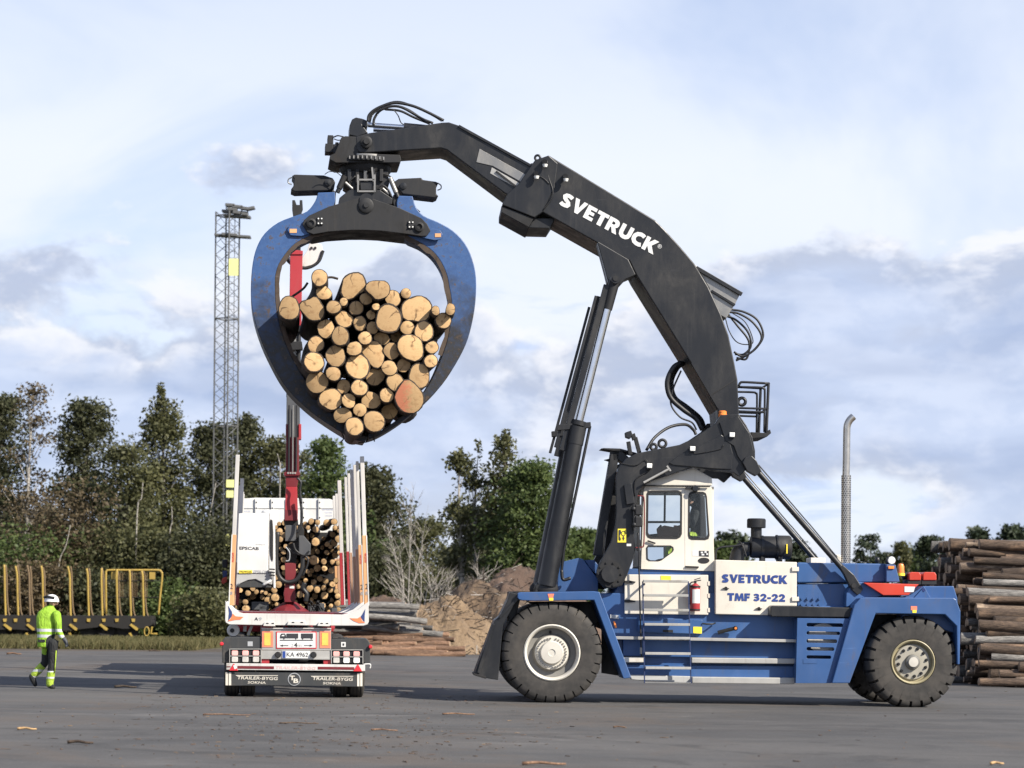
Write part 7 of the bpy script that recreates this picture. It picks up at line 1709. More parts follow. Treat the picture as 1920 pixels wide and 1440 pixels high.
# ------------------------------------------------------------------ vegetation
def leaf_cloud(pos, size, rs, up=0.3, aspect=0.55):
    """one rhombic leaf face at every position, randomly turned"""
    n = len(pos)
    d = rs.normal(size=(n, 3)); d[:, 2] = d[:, 2] * 0.7 - 0.15; d /= np.linalg.norm(d, axis=1, keepdims=True)
    e = rs.normal(size=(n, 3)); e -= d * (e * d).sum(1, keepdims=True); e /= np.linalg.norm(e, axis=1, keepdims=True)
    s = size * rs.uniform(0.6, 1.35, size=(n, 1))
    v = np.empty((n, 4, 3)); v[:, 0] = pos - d * s; v[:, 1] = pos + e * s * aspect; v[:, 2] = pos + d * s; v[:, 3] = pos - e * s * aspect
    return v.reshape(-1, 3)
def quads_mesh(name, v, matn):
    n = len(v) // 4
    me = bpy.data.meshes.new(name)
    me.vertices.add(n * 4); me.vertices.foreach_set('co', v.astype(np.float32).ravel())
    me.loops.add(n * 4); me.loops.foreach_set('vertex_index', np.arange(n * 4, dtype=np.int32))
    me.polygons.add(n); me.polygons.foreach_set('loop_start', np.arange(0, n * 4, 4, dtype=np.int32))
    try: me.polygons.foreach_set('loop_total', np.full(n, 4, dtype=np.int32))
    except Exception: pass
    me.materials.append(MATS[matn]); me.update(); me.validate()
    return me
def tree(name, label, px, D, top_y, width_px, leafm, seed, trunkm='trunk', n=6000, crown_from=0.25, shape='round', leaf=0.10, trunk_r=None, lean=0.0, limbs=56, cat='tree', clump=0.42, z0=0.0, twigs=True):
    rs = np.random.RandomState(seed); rn = random.Random(seed)
    n = int(n * 1.9)
    top = at(px, top_y, D); x0 = top.x; H = top.z - z0
    W = width_px / FPX * D / 2
    t = thing(name, label, cat, (x0, D, z0), 0.0, 'trees at the edge of the yard')
    tr = trunk_r or 0.055 + H * 0.011
    def axis(u): return Vector((lean * H * (u - 1) + 0.12 * math.sin(u * 5 + seed), 0.10 * math.cos(u * 4 + seed), H * u))
    MB().tube([axis(u) for u in (0, 0.12, 0.3, 0.5, 0.7, 0.85, 0.96)], [tr * 1.25, tr, tr * 0.85, tr * 0.62, tr * 0.4, tr * 0.22, tr * 0.08], 8).build('trunk', trunkm, t, 180)
    def prof(u):  # crown half-width share at height share u of the crown
        if shape == 'cone': return max(0.05, (1 - u) ** 0.75)
        if shape == 'tall': return max(0.10, (1 - (2 * u - 0.95) ** 2 * 0.98) if u < 1 else 0.1) ** 0.55 * (1.05 - 0.42 * u)
        if shape == 'pine': return 0.45 + 0.75 * math.sin(math.pi * min(1, u * 1.02)) ** 0.6 * (1.15 - 0.4 * u)
        return max(0.16, 1 - abs(2 * u - 0.92) ** 2.4) ** 0.5
    pts = []; lm = MB(); cl = 62; ncl = max(24, n // cl); drawn = 0
    off = rn.uniform(0, 50)
    for k in range(ncl):
        u = rn.random() ** (0.85 if shape != 'cone' else 1.25)
        hz_ = crown_from + (1 - crown_from) * u
        a = rn.uniform(0, 6.283); rr = W * prof(u)
        # lumpy outline: whole boughs reach out or fall short
        rr *= 0.86 + 0.42 * noise.noise(Vector((math.cos(a) * 1.3 + off, math.sin(a) * 1.3, u * (4.5 if shape != 'pine' else 9))))
        q_ = rn.random() ** 0.5
        ax = axis(min(0.97, hz_))
        ctr = ax + Vector((math.cos(a) * rr * q_, math.sin(a) * rr * q_, 0))
        if shape in ('tall', 'pine') and noise.noise(Vector((ctr.x * 0.9 + off, ctr.y * 0.9, ctr.z * 0.9))) < -0.12: continue
        if shape in ('round',) and noise.noise(Vector((ctr.x * 0.7 + off, ctr.y * 0.7, ctr.z * 0.7))) < -0.30: continue
        if q_ > 0.45 and drawn < limbs:
            drawn += 1
            b0 = axis(max(0.05, hz_ - 0.13 * q_ - 0.03)); bm_ = b0.lerp(ctr, 0.55) + Vector((0, 0, 0.05 * rr))
            lm.tube([b0, bm_, ctr], [tr * 0.30 * (1.15 - u), tr * 0.15 * (1.15 - u) + 0.008, 0.008], 5, cap=False)
        m_ = int(cl * rn.uniform(0.5, 1.5)); sg = clump * rn.uniform(0.5, 1.15)
        pts.append(np.clip(rs.normal(size=(m_, 3)), -1.8, 1.8) * np.array([sg, sg, sg * 0.66]) + np.array(ctr))
    if shape in ('cone', 'tall'):
        pts.append(np.clip(rs.normal(size=(max(10, n // 80), 3)), -1.6, 1.6) * np.array([0.10, 0.10, 0.30]) + np.array(axis(0.98)))
    lm.build('limbs', trunkm, t, 180)
    P = np.concatenate(pts); P[:, 2] = np.maximum(P[:, 2], 0.1)
    link('crown', quads_mesh('crown', leaf_cloud(P, leaf, rs), leafm), t)
    return t
def bush(name, label, px, D, top_y, width_px, leafm, seed, n=3500, leaf=0.095, z0=0.0, base_y=None):
    n = int(n * 1.9)
    rs = np.random.RandomState(seed); rn = random.Random(seed)
    top = at(px, top_y, D); H = top.z - z0; W = width_px / FPX * D / 2
    t = thing(name, label, 'bush', (top.x, D, z0), 0, 'bushes under the trees')
    pts = []; sm = MB()
    for k in range(26):
        a = rn.uniform(0, 6.28); rr = rn.random() ** 0.6
        c = Vector((math.cos(a) * rr * W, math.sin(a) * rr * W * 0.6, H * rn.uniform(0.12, 0.88) * (1 - 0.35 * rr * rr)))
        if k < 9: sm.tube([(c.x * 0.25, c.y * 0.25, 0), (c.x * 0.7, c.y * 0.7, c.z * 0.6), tuple(c)], [0.03, 0.018, 0.006], 5, cap=False)
        sg = 0.16 * (W + H) * 0.5 + 0.12
        pts.append(np.clip(rs.normal(size=(n // 26, 3)), -1.7, 1.7) * np.array([sg * 1.1, sg, sg * 0.75]) + np.array(c))
    sm.build('stems', 'trunk', t, 180)
    P = np.concatenate(pts); P[:, 2] = np.abs(P[:, 2])
    link('foliage', quads_mesh('foliage', leaf_cloud(P, leaf, rs), leafm), t)
    return t
T = [  # name, label, px, depth, top y, width px, leaves, seed, kwargs
    ('broadleaf_tree', 'dark tree at the far left edge of the wood', 5, 118, 742, 150, 'leaf_dark', 1, dict(n=8000)),
    ('birch_tree', 'tall thin birch with bare white trunk and sparse crown, left of the wood', 60, 112, 722, 120, 'leaf_brown', 2, dict(trunkm='birch', n=1500, crown_from=0.42, leaf=0.09, shape='tall', trunk_r=0.15, limbs=46)),
    ('broadleaf_tree', 'big round-headed dark tree second in the wood from the left', 160, 116, 752, 150, 'leaf_dark', 3, dict(n=9500, crown_from=0.2)),
    ('broadleaf_tree', 'low olive tree below the gap in the wood skyline', 235, 112, 836, 170, 'leaf_mid', 4, dict(n=8000, crown_from=0.12)),
    ('birch_tree', 'tallest birch with ragged drooping crown left of the lattice mast', 305, 114, 728, 125, 'leaf_mid', 5, dict(trunkm='birch', n=9000, crown_from=0.22, shape='tall')),
    ('broadleaf_tree', 'dense dark tree behind the lower part of the lattice mast', 405, 116, 796, 165, 'leaf_dark', 6, dict(n=9500, crown_from=0.15)),
    ('spruce_tree', 'spruce with thin pointed tip just right of the mast', 465, 118, 782, 150, 'leaf_dark', 7, dict(n=7000, crown_from=0.12, shape='cone', clump=0.36)),
    ('broadleaf_tree', 'dark tree between the mast and the red crane', 510, 117, 822, 150, 'leaf_mid', 8, dict(n=7000, crown_from=0.12)),
    ('broadleaf_tree', 'green tree right behind the crane and trailer stakes', 605, 114, 828, 165, 'leaf_green', 9, dict(n=8000, crown_from=0.12, shape='tall')),
    ('broadleaf_tree', 'tree filling the gap left of the trailer stakes', 555, 120, 850, 150, 'leaf_mid', 10, dict(n=6000, crown_from=0.1)),
    ('broadleaf_tree', 'dark tree just right of the trailer stakes', 700, 110, 880, 130, 'leaf_dark', 11, dict(n=8000, crown_from=0.08)),
    ('broadleaf_tree', 'low hazy tree behind the bare shrub', 800, 122, 978, 190, 'leaf_mid', 12, dict(n=7000, crown_from=0.05)),
    ('aspen_tree', 'slim leafy tree with pale stem, left of the big green tree', 866, 104, 852, 85, 'leaf_mid', 13, dict(trunkm='birch', n=2600, crown_from=0.30, shape='tall', limbs=34, clump=0.30)),
    ('aspen_tree', 'second slim pale-stemmed tree against the big green tree', 897, 106, 836, 85, 'leaf_mid', 14, dict(trunkm='birch', n=2600, crown_from=0.32, shape='tall', limbs=34, clump=0.30)),
    ('broadleaf_tree', 'tall upright green tree with twin tops beside the lift cylinder', 945, 105, 818, 120, 'leaf_mid', 15, dict(n=6500, crown_from=0.2, shape='tall', clump=0.34)),
    ('broadleaf_tree', 'full bright green tree right behind the lift cylinder', 988, 102, 872, 165, 'leaf_green', 16, dict(n=10000, crown_from=0.1)),
    ('broadleaf_tree', 'dark tree low behind the slim pale-stemmed trees', 905, 116, 960, 160, 'leaf_dark', 17, dict(n=7000, crown_from=0.05)),
    ('broadleaf_tree', 'small green tree seen between lift cylinder and mast arm', 1096, 170, 996, 80, 'leaf_green', 18, dict(n=4500, crown_from=0.1, leaf=0.2)),
    ('broadleaf_tree', 'tree peeping out behind the base of the lift cylinder', 1050, 150, 985, 60, 'leaf_green', 19, dict(n=3500, crown_from=0.1, leaf=0.17)),
    ('pine_tree', 'pine seen behind the cab and air cleaner', 1372, 210, 1004, 75, 'leaf_pine', 20, dict(n=3500, leaf=0.24, shape='pine', clump=0.55, crown_from=0.3)),
    ('broadleaf_tree', 'green tree low behind the rear of the cab', 1350, 190, 1022, 70, 'leaf_green', 21, dict(n=3500, leaf=0.22, crown_from=0.1)),
    ('pine_tree', 'pine seen behind the tie rods', 1493, 215, 1016, 50, 'leaf_pine', 22, dict(n=2500, leaf=0.24, shape='pine', clump=0.5, crown_from=0.3)),
    ('pine_tree', 'pine with flat tiers just right of the exhaust', 1631, 205, 1003, 66, 'leaf_pine', 23, dict(n=2600, leaf=0.16, shape='pine', clump=0.34, crown_from=0.25)),
    ('broadleaf_tree', 'thin greyish tree between the two pines on the right', 1693, 205, 1022, 40, 'leaf_mid', 24, dict(n=1200, leaf=0.18, shape='tall', clump=0.4, crown_from=0.25)),
    ('pine_tree', 'round-topped pine left of the tall log stack', 1746, 200, 1006, 58, 'leaf_pine', 25, dict(n=4000, leaf=0.16, shape='pine', clump=0.36, crown_from=0.2)),
    ('pine_tree', 'small dark pine just left of the flat-tiered pine, behind the exhaust', 1606, 215, 1034, 34, 'leaf_pine', 28, dict(n=1600, leaf=0.2, shape='pine', clump=0.4, crown_from=0.2)),
    ('broadleaf_tree', 'low bush-like tree right of the flat-tiered pine', 1664, 215, 1040, 44, 'leaf_mid', 29, dict(n=2200, leaf=0.18, clump=0.45, crown_from=0.1)),
    ('broadleaf_tree', 'low green tree left of the round-topped pine', 1716, 212, 1030, 44, 'leaf_green', 30, dict(n=2200, leaf=0.18, clump=0.45, crown_from=0.1)),
    ('pine_tree', 'dark young pine between round-topped pine and log stack', 1772, 212, 1034, 34, 'leaf_pine', 31, dict(n=1800, leaf=0.2, shape='cone', clump=0.4, crown_from=0.15)),
    ('pine_tree', 'pine tip just showing over the log stack', 1835, 210, 994, 40, 'leaf_pine', 26, dict(n=2500, leaf=0.22, shape='cone', clump=0.5, crown_from=0.2)),
    ('pine_tree', 'tree tops showing over the log stack at the right edge', 1898, 210, 990, 60, 'leaf_pine', 27, dict(n=3500, leaf=0.22, shape='round', clump=0.5, crown_from=0.2)),
]
for (nm, lb, px_, D_, ty, wp_, lf, sd_, kw) in T:
    tree(nm, lb, px_, D_, ty, wp_, lf, sd_, **kw)
BU = [('bright green bush at the bottom left corner of the wood', 25, 106, 905, 150, 'leaf_green', 3800), ('rust-brown thicket behind the stake wagon, left', 120, 108, 870, 130, 'leaf_brown', 6500), ('olive bush under the low tree behind the wagon', 215, 107, 945, 150, 'leaf_mid', 6500),
      ('olive bush behind the end frame of the wagon', 290, 106, 985, 150, 'leaf_mid', 6500), ('dark bush left of the trailer at the foot of the mast', 380, 105, 960, 120, 'leaf_dark', 6500), ('dark bush hidden behind the crane cab', 470, 106, 930, 120, 'leaf_dark', 5000), ('green bush behind the loaded truck', 560, 107, 960, 130, 'leaf_mid', 5000),
      ('green bush behind the right trailer stakes', 650, 104, 960, 120, 'leaf_green', 5500), ('dark bush behind the grey log pile', 720, 102, 1000, 110, 'leaf_dark', 5500), ('dark bush under the bare shrub', 800, 112, 1040, 130, 'leaf_mid', 4500), ('dark bush under the slim pale-stemmed trees', 890, 108, 1040, 120, 'leaf_dark', 4500), ('green bush below the full green tree', 1000, 101, 1010, 110, 'leaf_green', 4500),
      ('low brown-green bush right behind the person', 75, 104, 1040, 140, 'leaf_brown', 4500), ('low scrub behind the wagon middle', 180, 104, 1060, 140, 'leaf_dark', 5000), ('low bright scrub at the end of the wagon', 318, 103, 1080, 90, 'leaf_green', 4000), ('low scrub left of the trailer wheels', 395, 100, 1100, 100, 'leaf_mid', 4500)]
for k, (lb, px_, D_, ty, wp_, lf, n_) in enumerate(BU):
    bush('bush', lb, px_, D_, ty, wp_, lf, 60 + k, n_)
# the wood behind reads as one dark mass
rs = np.random.RandomState(5)
n_ = 26000
px_r = np.concatenate([rs.uniform(-120, 760, 20000), rs.uniform(760, 1060, 6000)])
Dr = rs.uniform(128, 146, n_)
u = (px_r - HX) / FPX
hmax = np.where(px_r < 760, 6.2, 3.6) + 0.9 * np.sin(px_r * 0.031) + 0.6 * np.sin(px_r * 0.083)
P = np.stack([u * Dr, Dr, rs.uniform(0, 1, n_) ** 0.8 * hmax], 1)
o = link('far_wood', quads_mesh('far_wood', leaf_cloud(P, 0.34, rs, aspect=0.7), 'leaf_dark'))
tag(o, 'dark mass of woodland behind the front trees', 'woodland', kind='stuff')
n2 = 9000
Dq = rs.uniform(236, 256, n2); pq = rs.uniform(1060, 2700, n2); uq = (pq - HX) / FPX
hq = 3.6 + 1.3 * np.sin(pq * 0.021) + 0.9 * np.sin(pq * 0.057)
P = np.stack([uq * Dq, Dq, rs.uniform(0, 1, n2) ** 0.8 * hq], 1)
o = link('far_wood', quads_mesh('far_wood', leaf_cloud(P, 0.42, rs, aspect=0.7), 'leaf_mid'))
tag(o, 'low distant woodland behind the stacker and the log stack', 'woodland', kind='stuff')
# bare shrub and thin pale stems
def bare_tree(label, px, base_y, D, top_y, spread, seed, stems=7, r=0.035, matn='dead_wood'):
    rn = random.Random(seed); b = at(px, base_y, D); z0 = 0
    t = thing('bare_shrub', label, 'shrub', (b.x, D, 0), 0)
    H = at(px, top_y, D).z; Wm = spread / FPX * D
    for k in range(stems):
        mb = MB()
        a = rn.uniform(-1, 1) if k else 0.05
        end = Vector((a * Wm, rn.uniform(-0.6, 0.6), H * rn.uniform(0.55, 1.0) * (1 - 0.35 * abs(a))))
        c1 = Vector((a * Wm * 0.25, 0, H * 0.3)); c2 = Vector((a * Wm * 0.62, rn.uniform(-0.3, 0.3), H * 0.62 * (1 - 0.25 * abs(a))))
        S_ = spline([Vector((0, 0, 0)), c1, c2, end], 5)
        mb.tube(S_, [r * (1 - 0.85 * i / (len(S_) - 1)) for i in range(len(S_))], 5, cap=False)
        for j in range(11):
            i0 = rn.randint(4, len(S_) - 2); s0 = S_[i0]
            d = Vector((rn.uniform(-0.7, 0.7) + a * 0.4, rn.uniform(-0.5, 0.5), rn.uniform(0.3, 1.0))).normalized() * rn.uniform(0.4, 1.2)
            m_ = s0 + d * 0.55 + Vector((rn.uniform(-0.1, 0.1), 0, 0.05))
            mb.tube([s0, m_, s0 + d], [r * 0.38, r * 0.24, r * 0.10], 4, cap=False)
            for q in range(3):
                d2 = (d * 0.5 + Vector((rn.uniform(-0.4, 0.4), rn.uniform(-0.3, 0.3), rn.uniform(0, 0.4)))) * 0.6
                mb.tube([m_, m_ + d2], [r * 0.2, r * 0.08], 3, cap=False)
        mb.build('stem', matn, t, 180)
    return t
bare_tree('leafless grey shrub with many thin stems between the trailer and the green trees', 765, 1110, 98, 880, 66, 3, 6, 0.024)
bare_tree('low spreading pale dead branches beside the bark mound', 788, 1105, 92, 1010, 70, 8, 6, 0.035)
bare_tree('pale dead branches fanning out below the big green tree', 893, 1095, 97, 1020, 55, 9, 5, 0.03)
for k, (xa, ya, xb, yb, lb) in enumerate(((110, 1062, 132, 985, 'thin pale birch stem in the brown thicket'), (318, 1010, 322, 950, 'short pale birch stem deep in the wood'), (370, 1058, 405, 905, 'leaning pale birch stem left of the mast'), (257, 965, 268, 905, 'slanting pale stem below the tallest birch'), (525, 895, 520, 850, 'pale dead stem against the dark trees left of the crane'))):
    D_ = 105.5
    a, b = at(xa, ya, D_), at(xb, yb, D_); a0 = Vector((a.x - (b.x - a.x) * 0.15, D_, 0))
    t = thing('birch_sapling', lb, 'birch', a0, 0)
    MB().tube(spline([Vector((0, 0, 0)), a - a0, (a.lerp(b, 0.5) - a0) + Vector((0.06, 0, 0)), b - a0], 4), [0.036 - 0.0017 * i for i in range(13)], 6).build('trunk', 'birch', t, 180)

# ------------------------------------------------------------------ grass verge
rs = np.random.RandomState(9)
n_ = 42000
X = rs.uniform(-26, -11, n_); Yg = rs.uniform(0, 1, n_) ** 1.2 * 14 + 83 + np.maximum(0, -X - 3) * -0.2
hgt = rs.uniform(0.08, 0.34, n_)
v = np.empty((n_, 4, 3)); wd_ = rs.uniform(0.01, 0.03, n_)
lean = rs.normal(size=(n_, 2)) * 0.10
v[:, 0] = np.stack([X - wd_, Yg, np.zeros(n_)], 1); v[:, 1] = np.stack([X + wd_, Yg, np.zeros(n_)], 1)
v[:, 2] = np.stack([X + lean[:, 0] + wd_ * 0.3, Yg + lean[:, 1], hgt], 1); v[:, 3] = np.stack([X + lean[:, 0] - wd_ * 0.3, Yg + lean[:, 1], hgt], 1)
o = link('verge_grass', quads_mesh('verge_grass', v.reshape(-1, 3), 'leaf_grass')); tag(o, 'dry yellow-green grass verge along the railway', 'grass', kind='stuff')

# ------------------------------------------------------------------ rail wagon with stakes
WFm = Frame(at(150, 1200, 98), R(4)); wagon = thing('timber_wagon', 'long flat timber wagon with yellow curved stakes behind the walking person', 'rail wagon', WFm.o, WFm.yaw)
def wp2(px, py, w): return WFm.p(px, py, w)
def wprism(name, pts, w0, w1, matn, parent=None, bevel=0.0):
    return MB().prism([(q.x, q.z) for q in (WFm.p(a, b, w0) for a, b in pts)], w0, w1).build(name, matn, parent or wagon, None, bevel)
wprism('wagon_frame', [(-90, 1153), (282, 1155), (284, 1172), (272, 1178), (230, 1179), (200, 1174), (130, 1182), (80, 1184), (30, 1180), (-90, 1182)], 0.0, 2.6, 'wagon_black')
for x in (-62, -30, 12, 30, 62, 170, 195, 240):
    c = wp2(x, 1186, 0.3); 
    MB().lathe([(0.44, 0.25), (0.46, 0.28), (0.42, 0.30), (0.42, 0.40), (0.10, 0.40), (0.10, 0.20)], (c.x, 0, 0.47), 'y', 24).build('wagon_wheel', 'wagon_black', wagon, 40)
wprism('bogie', [(165, 1176), (250, 1178), (246, 1190), (170, 1189)], 0.35, 0.6, 'wagon_black')
wprism('bogie', [(-60, 1176), (68, 1178), (64, 1190), (-55, 1189)], 0.35, 0.6, 'wagon_black')
MB().box((wp2(-200, 1200, 0).x, 0.55, -0.02), (wp2(900, 1200, 0).x, 0.62, 0.06)).build('rail', 'steel_worn', wagon)
MB().box((wp2(-200, 1200, 0).x, 1.98, -0.02), (wp2(900, 1200, 0).x, 2.05, 0.06)).build('rail', 'steel_worn', wagon)
rn_w = random.Random(8)
for k, (x, y0) in enumerate(((-40, 1058), (-15, 1058), (9, 1058.5), (32.5, 1060), (55, 1060), (80, 1062), (131, 1061), (165, 1065), (190.5, 1065), (219, 1067), (244, 1068), (268, 1069))):
    tips = 'lamp_white' if k in (6, 8) else 'yellow'
    for w, dx in ((0.1, 0), (2.5, 4)):
        pts = [wp2(x + dx + 1.5, 1157, w), wp2(x + dx + 1, 1142, w), wp2(x + dx, 1110, w), wp2(x + dx - 0.5, 1080, w), wp2(x + dx - 2 + rn_w.uniform(-2.5, 2.5), y0 + rn_w.uniform(-1.5, 2), w)]
        if w > 1: pts[0] = wp2(x + dx + 7, 1158, w); pts[1] = wp2(x + dx + 2.5, 1145, w)
        MB().tube(spline(pts, 4), 0.046 if w < 1 else 0.038, 8).build('stake', 'yellow' if (w < 1 and k not in (4,)) else 'yellow_dull', wagon, 180)
for x in (9, 29, 53, 141, 166, 194.5, 219, 250):
    wprism('stake_pocket', [(x - 3.5, 1160), (x + 3.5, 1160), (x + 2.5, 1166), (x - 2.5, 1166)], -0.05, 0.0, 'yellow')
for x in (14, 57, 137, 194, 251):
    wprism('winch_lever', [(x - 8, 1172), (x - 5, 1169), (x + 8, 1178), (x + 7, 1182), (x + 4, 1182)], -0.06, -0.01, 'yellow')
for x in (51, 132, 245):
    wprism('brake_handle', [(x - 4, 1187), (x, 1186), (x + 5, 1195), (x + 2, 1196)], -0.06, -0.01, 'yellow')
# end frame
fr = [wp2(199, 1152, 0.2), wp2(198.5, 1080, 0.2), wp2(200, 1071, 0.2), wp2(206, 1069, 0.2), wp2(250, 1069, 0.2), wp2(295, 1069, 0.2), wp2(302, 1072, 0.2), wp2(304, 1080, 0.2), wp2(300, 1120, 0.2), wp2(297, 1153, 0.2)]
MB().tube(spline(fr, 5), 0.042, 8).build('end_frame', 'yellow', wagon, 180)
for y in (1089, 1120): MB().tube([wp2(199, y, 0.2), wp2(302, y, 0.2)], 0.02, 6).build('frame_bar', 'wagon_black', wagon)
for k in range(14):
    x = 226 + k * 3.8; MB().tube([wp2(x, 1071, 0.25), wp2(x + 0.5, 1120, 0.25)], 0.016, 5).build('screen_rod', 'yellow_dull', wagon)
for x0, x1 in ((209, 217), (280, 291)): wprism('frame_panel', [(x0, 1072), (x1, 1072), (x1, 1086), (x0, 1086)], 0.22, 0.26, 'yellow')
c = wp2(275, 1184, -0.1); n, m = 16, 6
MB().add([(c.x + (0.10 + 0.025 * math.cos(b)) * math.cos(a), c.y + 0.025 * math.sin(b), c.z + (0.19 + 0.025 * math.cos(b)) * math.sin(a)) for a in [2 * math.pi * i / n for i in range(n)] for b in [2 * math.pi * j / m for j in range(m)]],
         [(i * m + j, ((i + 1) % n) * m + j, ((i + 1) % n) * m + (j + 1) % m, i * m + (j + 1) % m) for i in range(n) for j in range(m)]).build('brake_wheel', 'yellow', wagon, 180)
MB().tube([wp2(285, 1175, -0.1), wp2(283, 1188, -0.1), wp2(295, 1188.5, -0.1)], 0.04, 6).build('step_iron', 'yellow', wagon)
MB().cyl(wp2(279, 1168, 0.4), wp2(290, 1168, 0.4), 0.16, 12).build('buffer', 'wagon_black', wagon, 40)

# ------------------------------------------------------------------ lattice mast
LD = 106
lb0 = at(421, 1100, LD); mast = thing('lattice_mast', 'tall thin lattice floodlight mast standing in front of the wood', 'mast', (lb0.x, LD, 0), 0)
topz = at(424, 398, LD).z; lx = at(424, 398, LD).x - lb0.x
rm, th = 0.535, R(14.5)
cor = [Vector((rm * math.cos(th + k * math.pi / 2), rm * math.sin(th + k * math.pi / 2), 0)) for k in range(4)]
def mpt(k, z): return cor[k % 4] + Vector((lx * z / topz * 0.6, 0, z))
for k in range(4): MB().tube([mpt(k, 0), mpt(k, topz)], 0.036, 6).build('leg', 'lattice', mast)
npan = 40
for k in range(4):
    mb = MB()
    for j in range(npan):
        z0_, z1_ = topz * j / npan, topz * (j + 1) / npan
        if j % 2: mb.tube([mpt(k, z0_), mpt(k + 1, z1_)], 0.014, 4, cap=False)
        else: mb.tube([mpt(k + 1, z0_), mpt(k, z1_)], 0.014, 4, cap=False)
        if k % 2 == 0: mb.tube([mpt(k, z1_), mpt(k + 1, z0_)], 0.010, 4, cap=False) if j % 2 else mb.tube([mpt(k + 1, z1_), mpt(k, z0_)], 0.010, 4, cap=False)
    tag(mb.build('bracing', 'lattice', mast), kind='stuff')
for y in (598, 799, 442, 405):
    z = at(424, y, LD).z
    for k in range(4): MB().tube([mpt(k, z), mpt(k + 1, z)], 0.03, 5).build('ring_beam', 'lattice', mast)
ld = MB()
for dx in (-0.05, 0.22):
    ld.tube([(0.12 + dx + lx * 0.1, -0.1, 1), (0.12 + dx + lx * 0.6, -0.1, topz)], 0.016, 4)
for j in range(int((topz - 1.2) / 0.29)): ld.tube([(0.07 + lx * 0.3, -0.1, 1 + j * 0.29), (0.34 + lx * 0.3, -0.1, 1 + j * 0.29)], 0.010, 3, cap=False)
tag(ld.build('ladder', 'lattice', mast), kind='stuff')
def mloc(px, py, dw=0.0): 
    q = at(px, py, LD + dw); return Vector((q.x - lb0.x, dw, q.z))
for (xa, xb, y) in ((417, 464, 397), (420, 470, 405), (403, 470, 442)):
    MB().bar(mloc(xa, y - 1), mloc(xb, y + 3), 0.09, 0.5).build('lamp_platform', 'lattice', mast)
for (x, y, l_, a_) in ((432, 385, 18, 0.05), (446, 388, 20, 0.08), (458, 391, 14, 0.1), (471, 391, 14, -0.22), (436, 393, 18, 0.08), (444, 399, 14, 0.1), (459, 402, 12, 0.1), (425, 440, 18, 0.05), (438, 441, 14, 0.03)):
    d = Vector((math.cos(a_), 0, -math.sin(a_))) * (l_ / 2 / 41.5); c = mloc(x, y, -0.25)
    MB().bar(c - d, c + d, 0.13, 0.35).build('floodlight', 'lattice', mast, None, 0.02)
for (x, y) in ((424, 390), (438, 392), (453, 395), (464, 398)): MB().tube([mloc(x, y - 5, -0.2), mloc(x + 1, y + 8, -0.2)], 0.03, 5).build('lamp_post', 'lattice', mast)
for (x0, y0, x1, y1) in ((429.5, 485, 446.5, 517), (424.5, 899.5, 438.5, 914), (424.5, 919.5, 437.5, 933), (423, 1001.5, 430, 1015), (423, 1021, 429.5, 1035)):
    a, b = mloc(x0, y0, -0.65), mloc(x1, y1, -0.65)
    MB().box((a.x, -0.68, b.z), (b.x, -0.62, a.z)).build('warning_panel', 'pale_yellow', mast)

# ------------------------------------------------------------------ mounds of bark and chips
MOUNDS = []
def mound(name, label, px, D, top_y, wpx, depth, matn, seed, skew=0.0, power=1.0, rough=0.22):
    top = at(px, top_y, D); H = top.z; W = wpx / 2 / FPX * D
    n = 120; m = 70; vs = []; fs = []
    for j in range(m + 1):
        for i in range(n + 1):
            u = -1.15 + 2.3 * i / n; v = -1.15 + 2.3 * j / m
            r = math.sqrt((u - skew * v) ** 2 + v * v)
            ang = math.atan2(v, u)
            r *= 1 + 0.12 * math.sin(3 * ang + seed) + 0.07 * math.sin(7 * ang + seed * 2)
            f = max(0.0, 1 - r ** 1.5) ** power
            f *= 0.80 + 0.34 * noise.noise(Vector((u * 1.9 + seed, v * 1.9, seed)))
            x = u * W; y = v * depth
            z = H * f + (noise.noise(Vector((x * 1.1, y * 1.1, seed))) * rough + noise.noise(Vector((x * 3, y * 3, seed))) * rough * 0.5 + noise.noise(Vector((x * 8, y * 8, seed))) * rough * 0.5 + noise.noise(Vector((x * 17, y * 17, seed))) * rough * 0.4) * min(1, f * 4)
            vs.append((x, y, z - 0.02))
    for j in range(m):
        for i in range(n):
            a = j * (n + 1) + i; fs.append((a, a + 1, a + n + 2, a + n + 1))
    o = MB().add(vs, fs).build(name, matn, None, 180)
    o.location = (top.x, D, 0); o['grid'] = (float(n), float(m), W, depth); MOUNDS.append(o)
    return tag(o, label, 'mound')
mound('wood_chip_mound', 'pale tan heap of wood chips right of the grey log pile', 825, 84.5, 1098, 290, 2.4, 'chips', 3, 0.2)
mound('bark_mound', 'mixed brown heap of bark and splinters left of the front tyre', 915, 88, 1066, 340, 2.8, 'mixed_spoil', 7)
mound('soil_mound', 'dark brown ridge of bark soil behind the splinter heap', 985, 96, 1045, 380, 3.4, 'bark_soil', 12, 0, 0.8)
mound('soil_mound', 'low grey-brown bank behind the grey log pile', 745, 94, 1106, 360, 3.0, 'bark_soil', 17, 0, 0.9)
rn = random.Random(21); mb = MB()
def ground_z(x, y):
    best = 0.0
    for o in MOUNDS:
        lx_, ly_ = x - o.location.x, y - o.location.y
        n_, m_, W_, d_ = o['grid']
        i = round((lx_ / W_ + 1.15) / 2.3 * n_); j = round((ly_ / d_ + 1.15) / 2.3 * m_)
        if 0 <= i <= n_ and 0 <= j <= m_: best = max(best, o.data.vertices[j * (int(n_) + 1) + i].co.z)
    return best
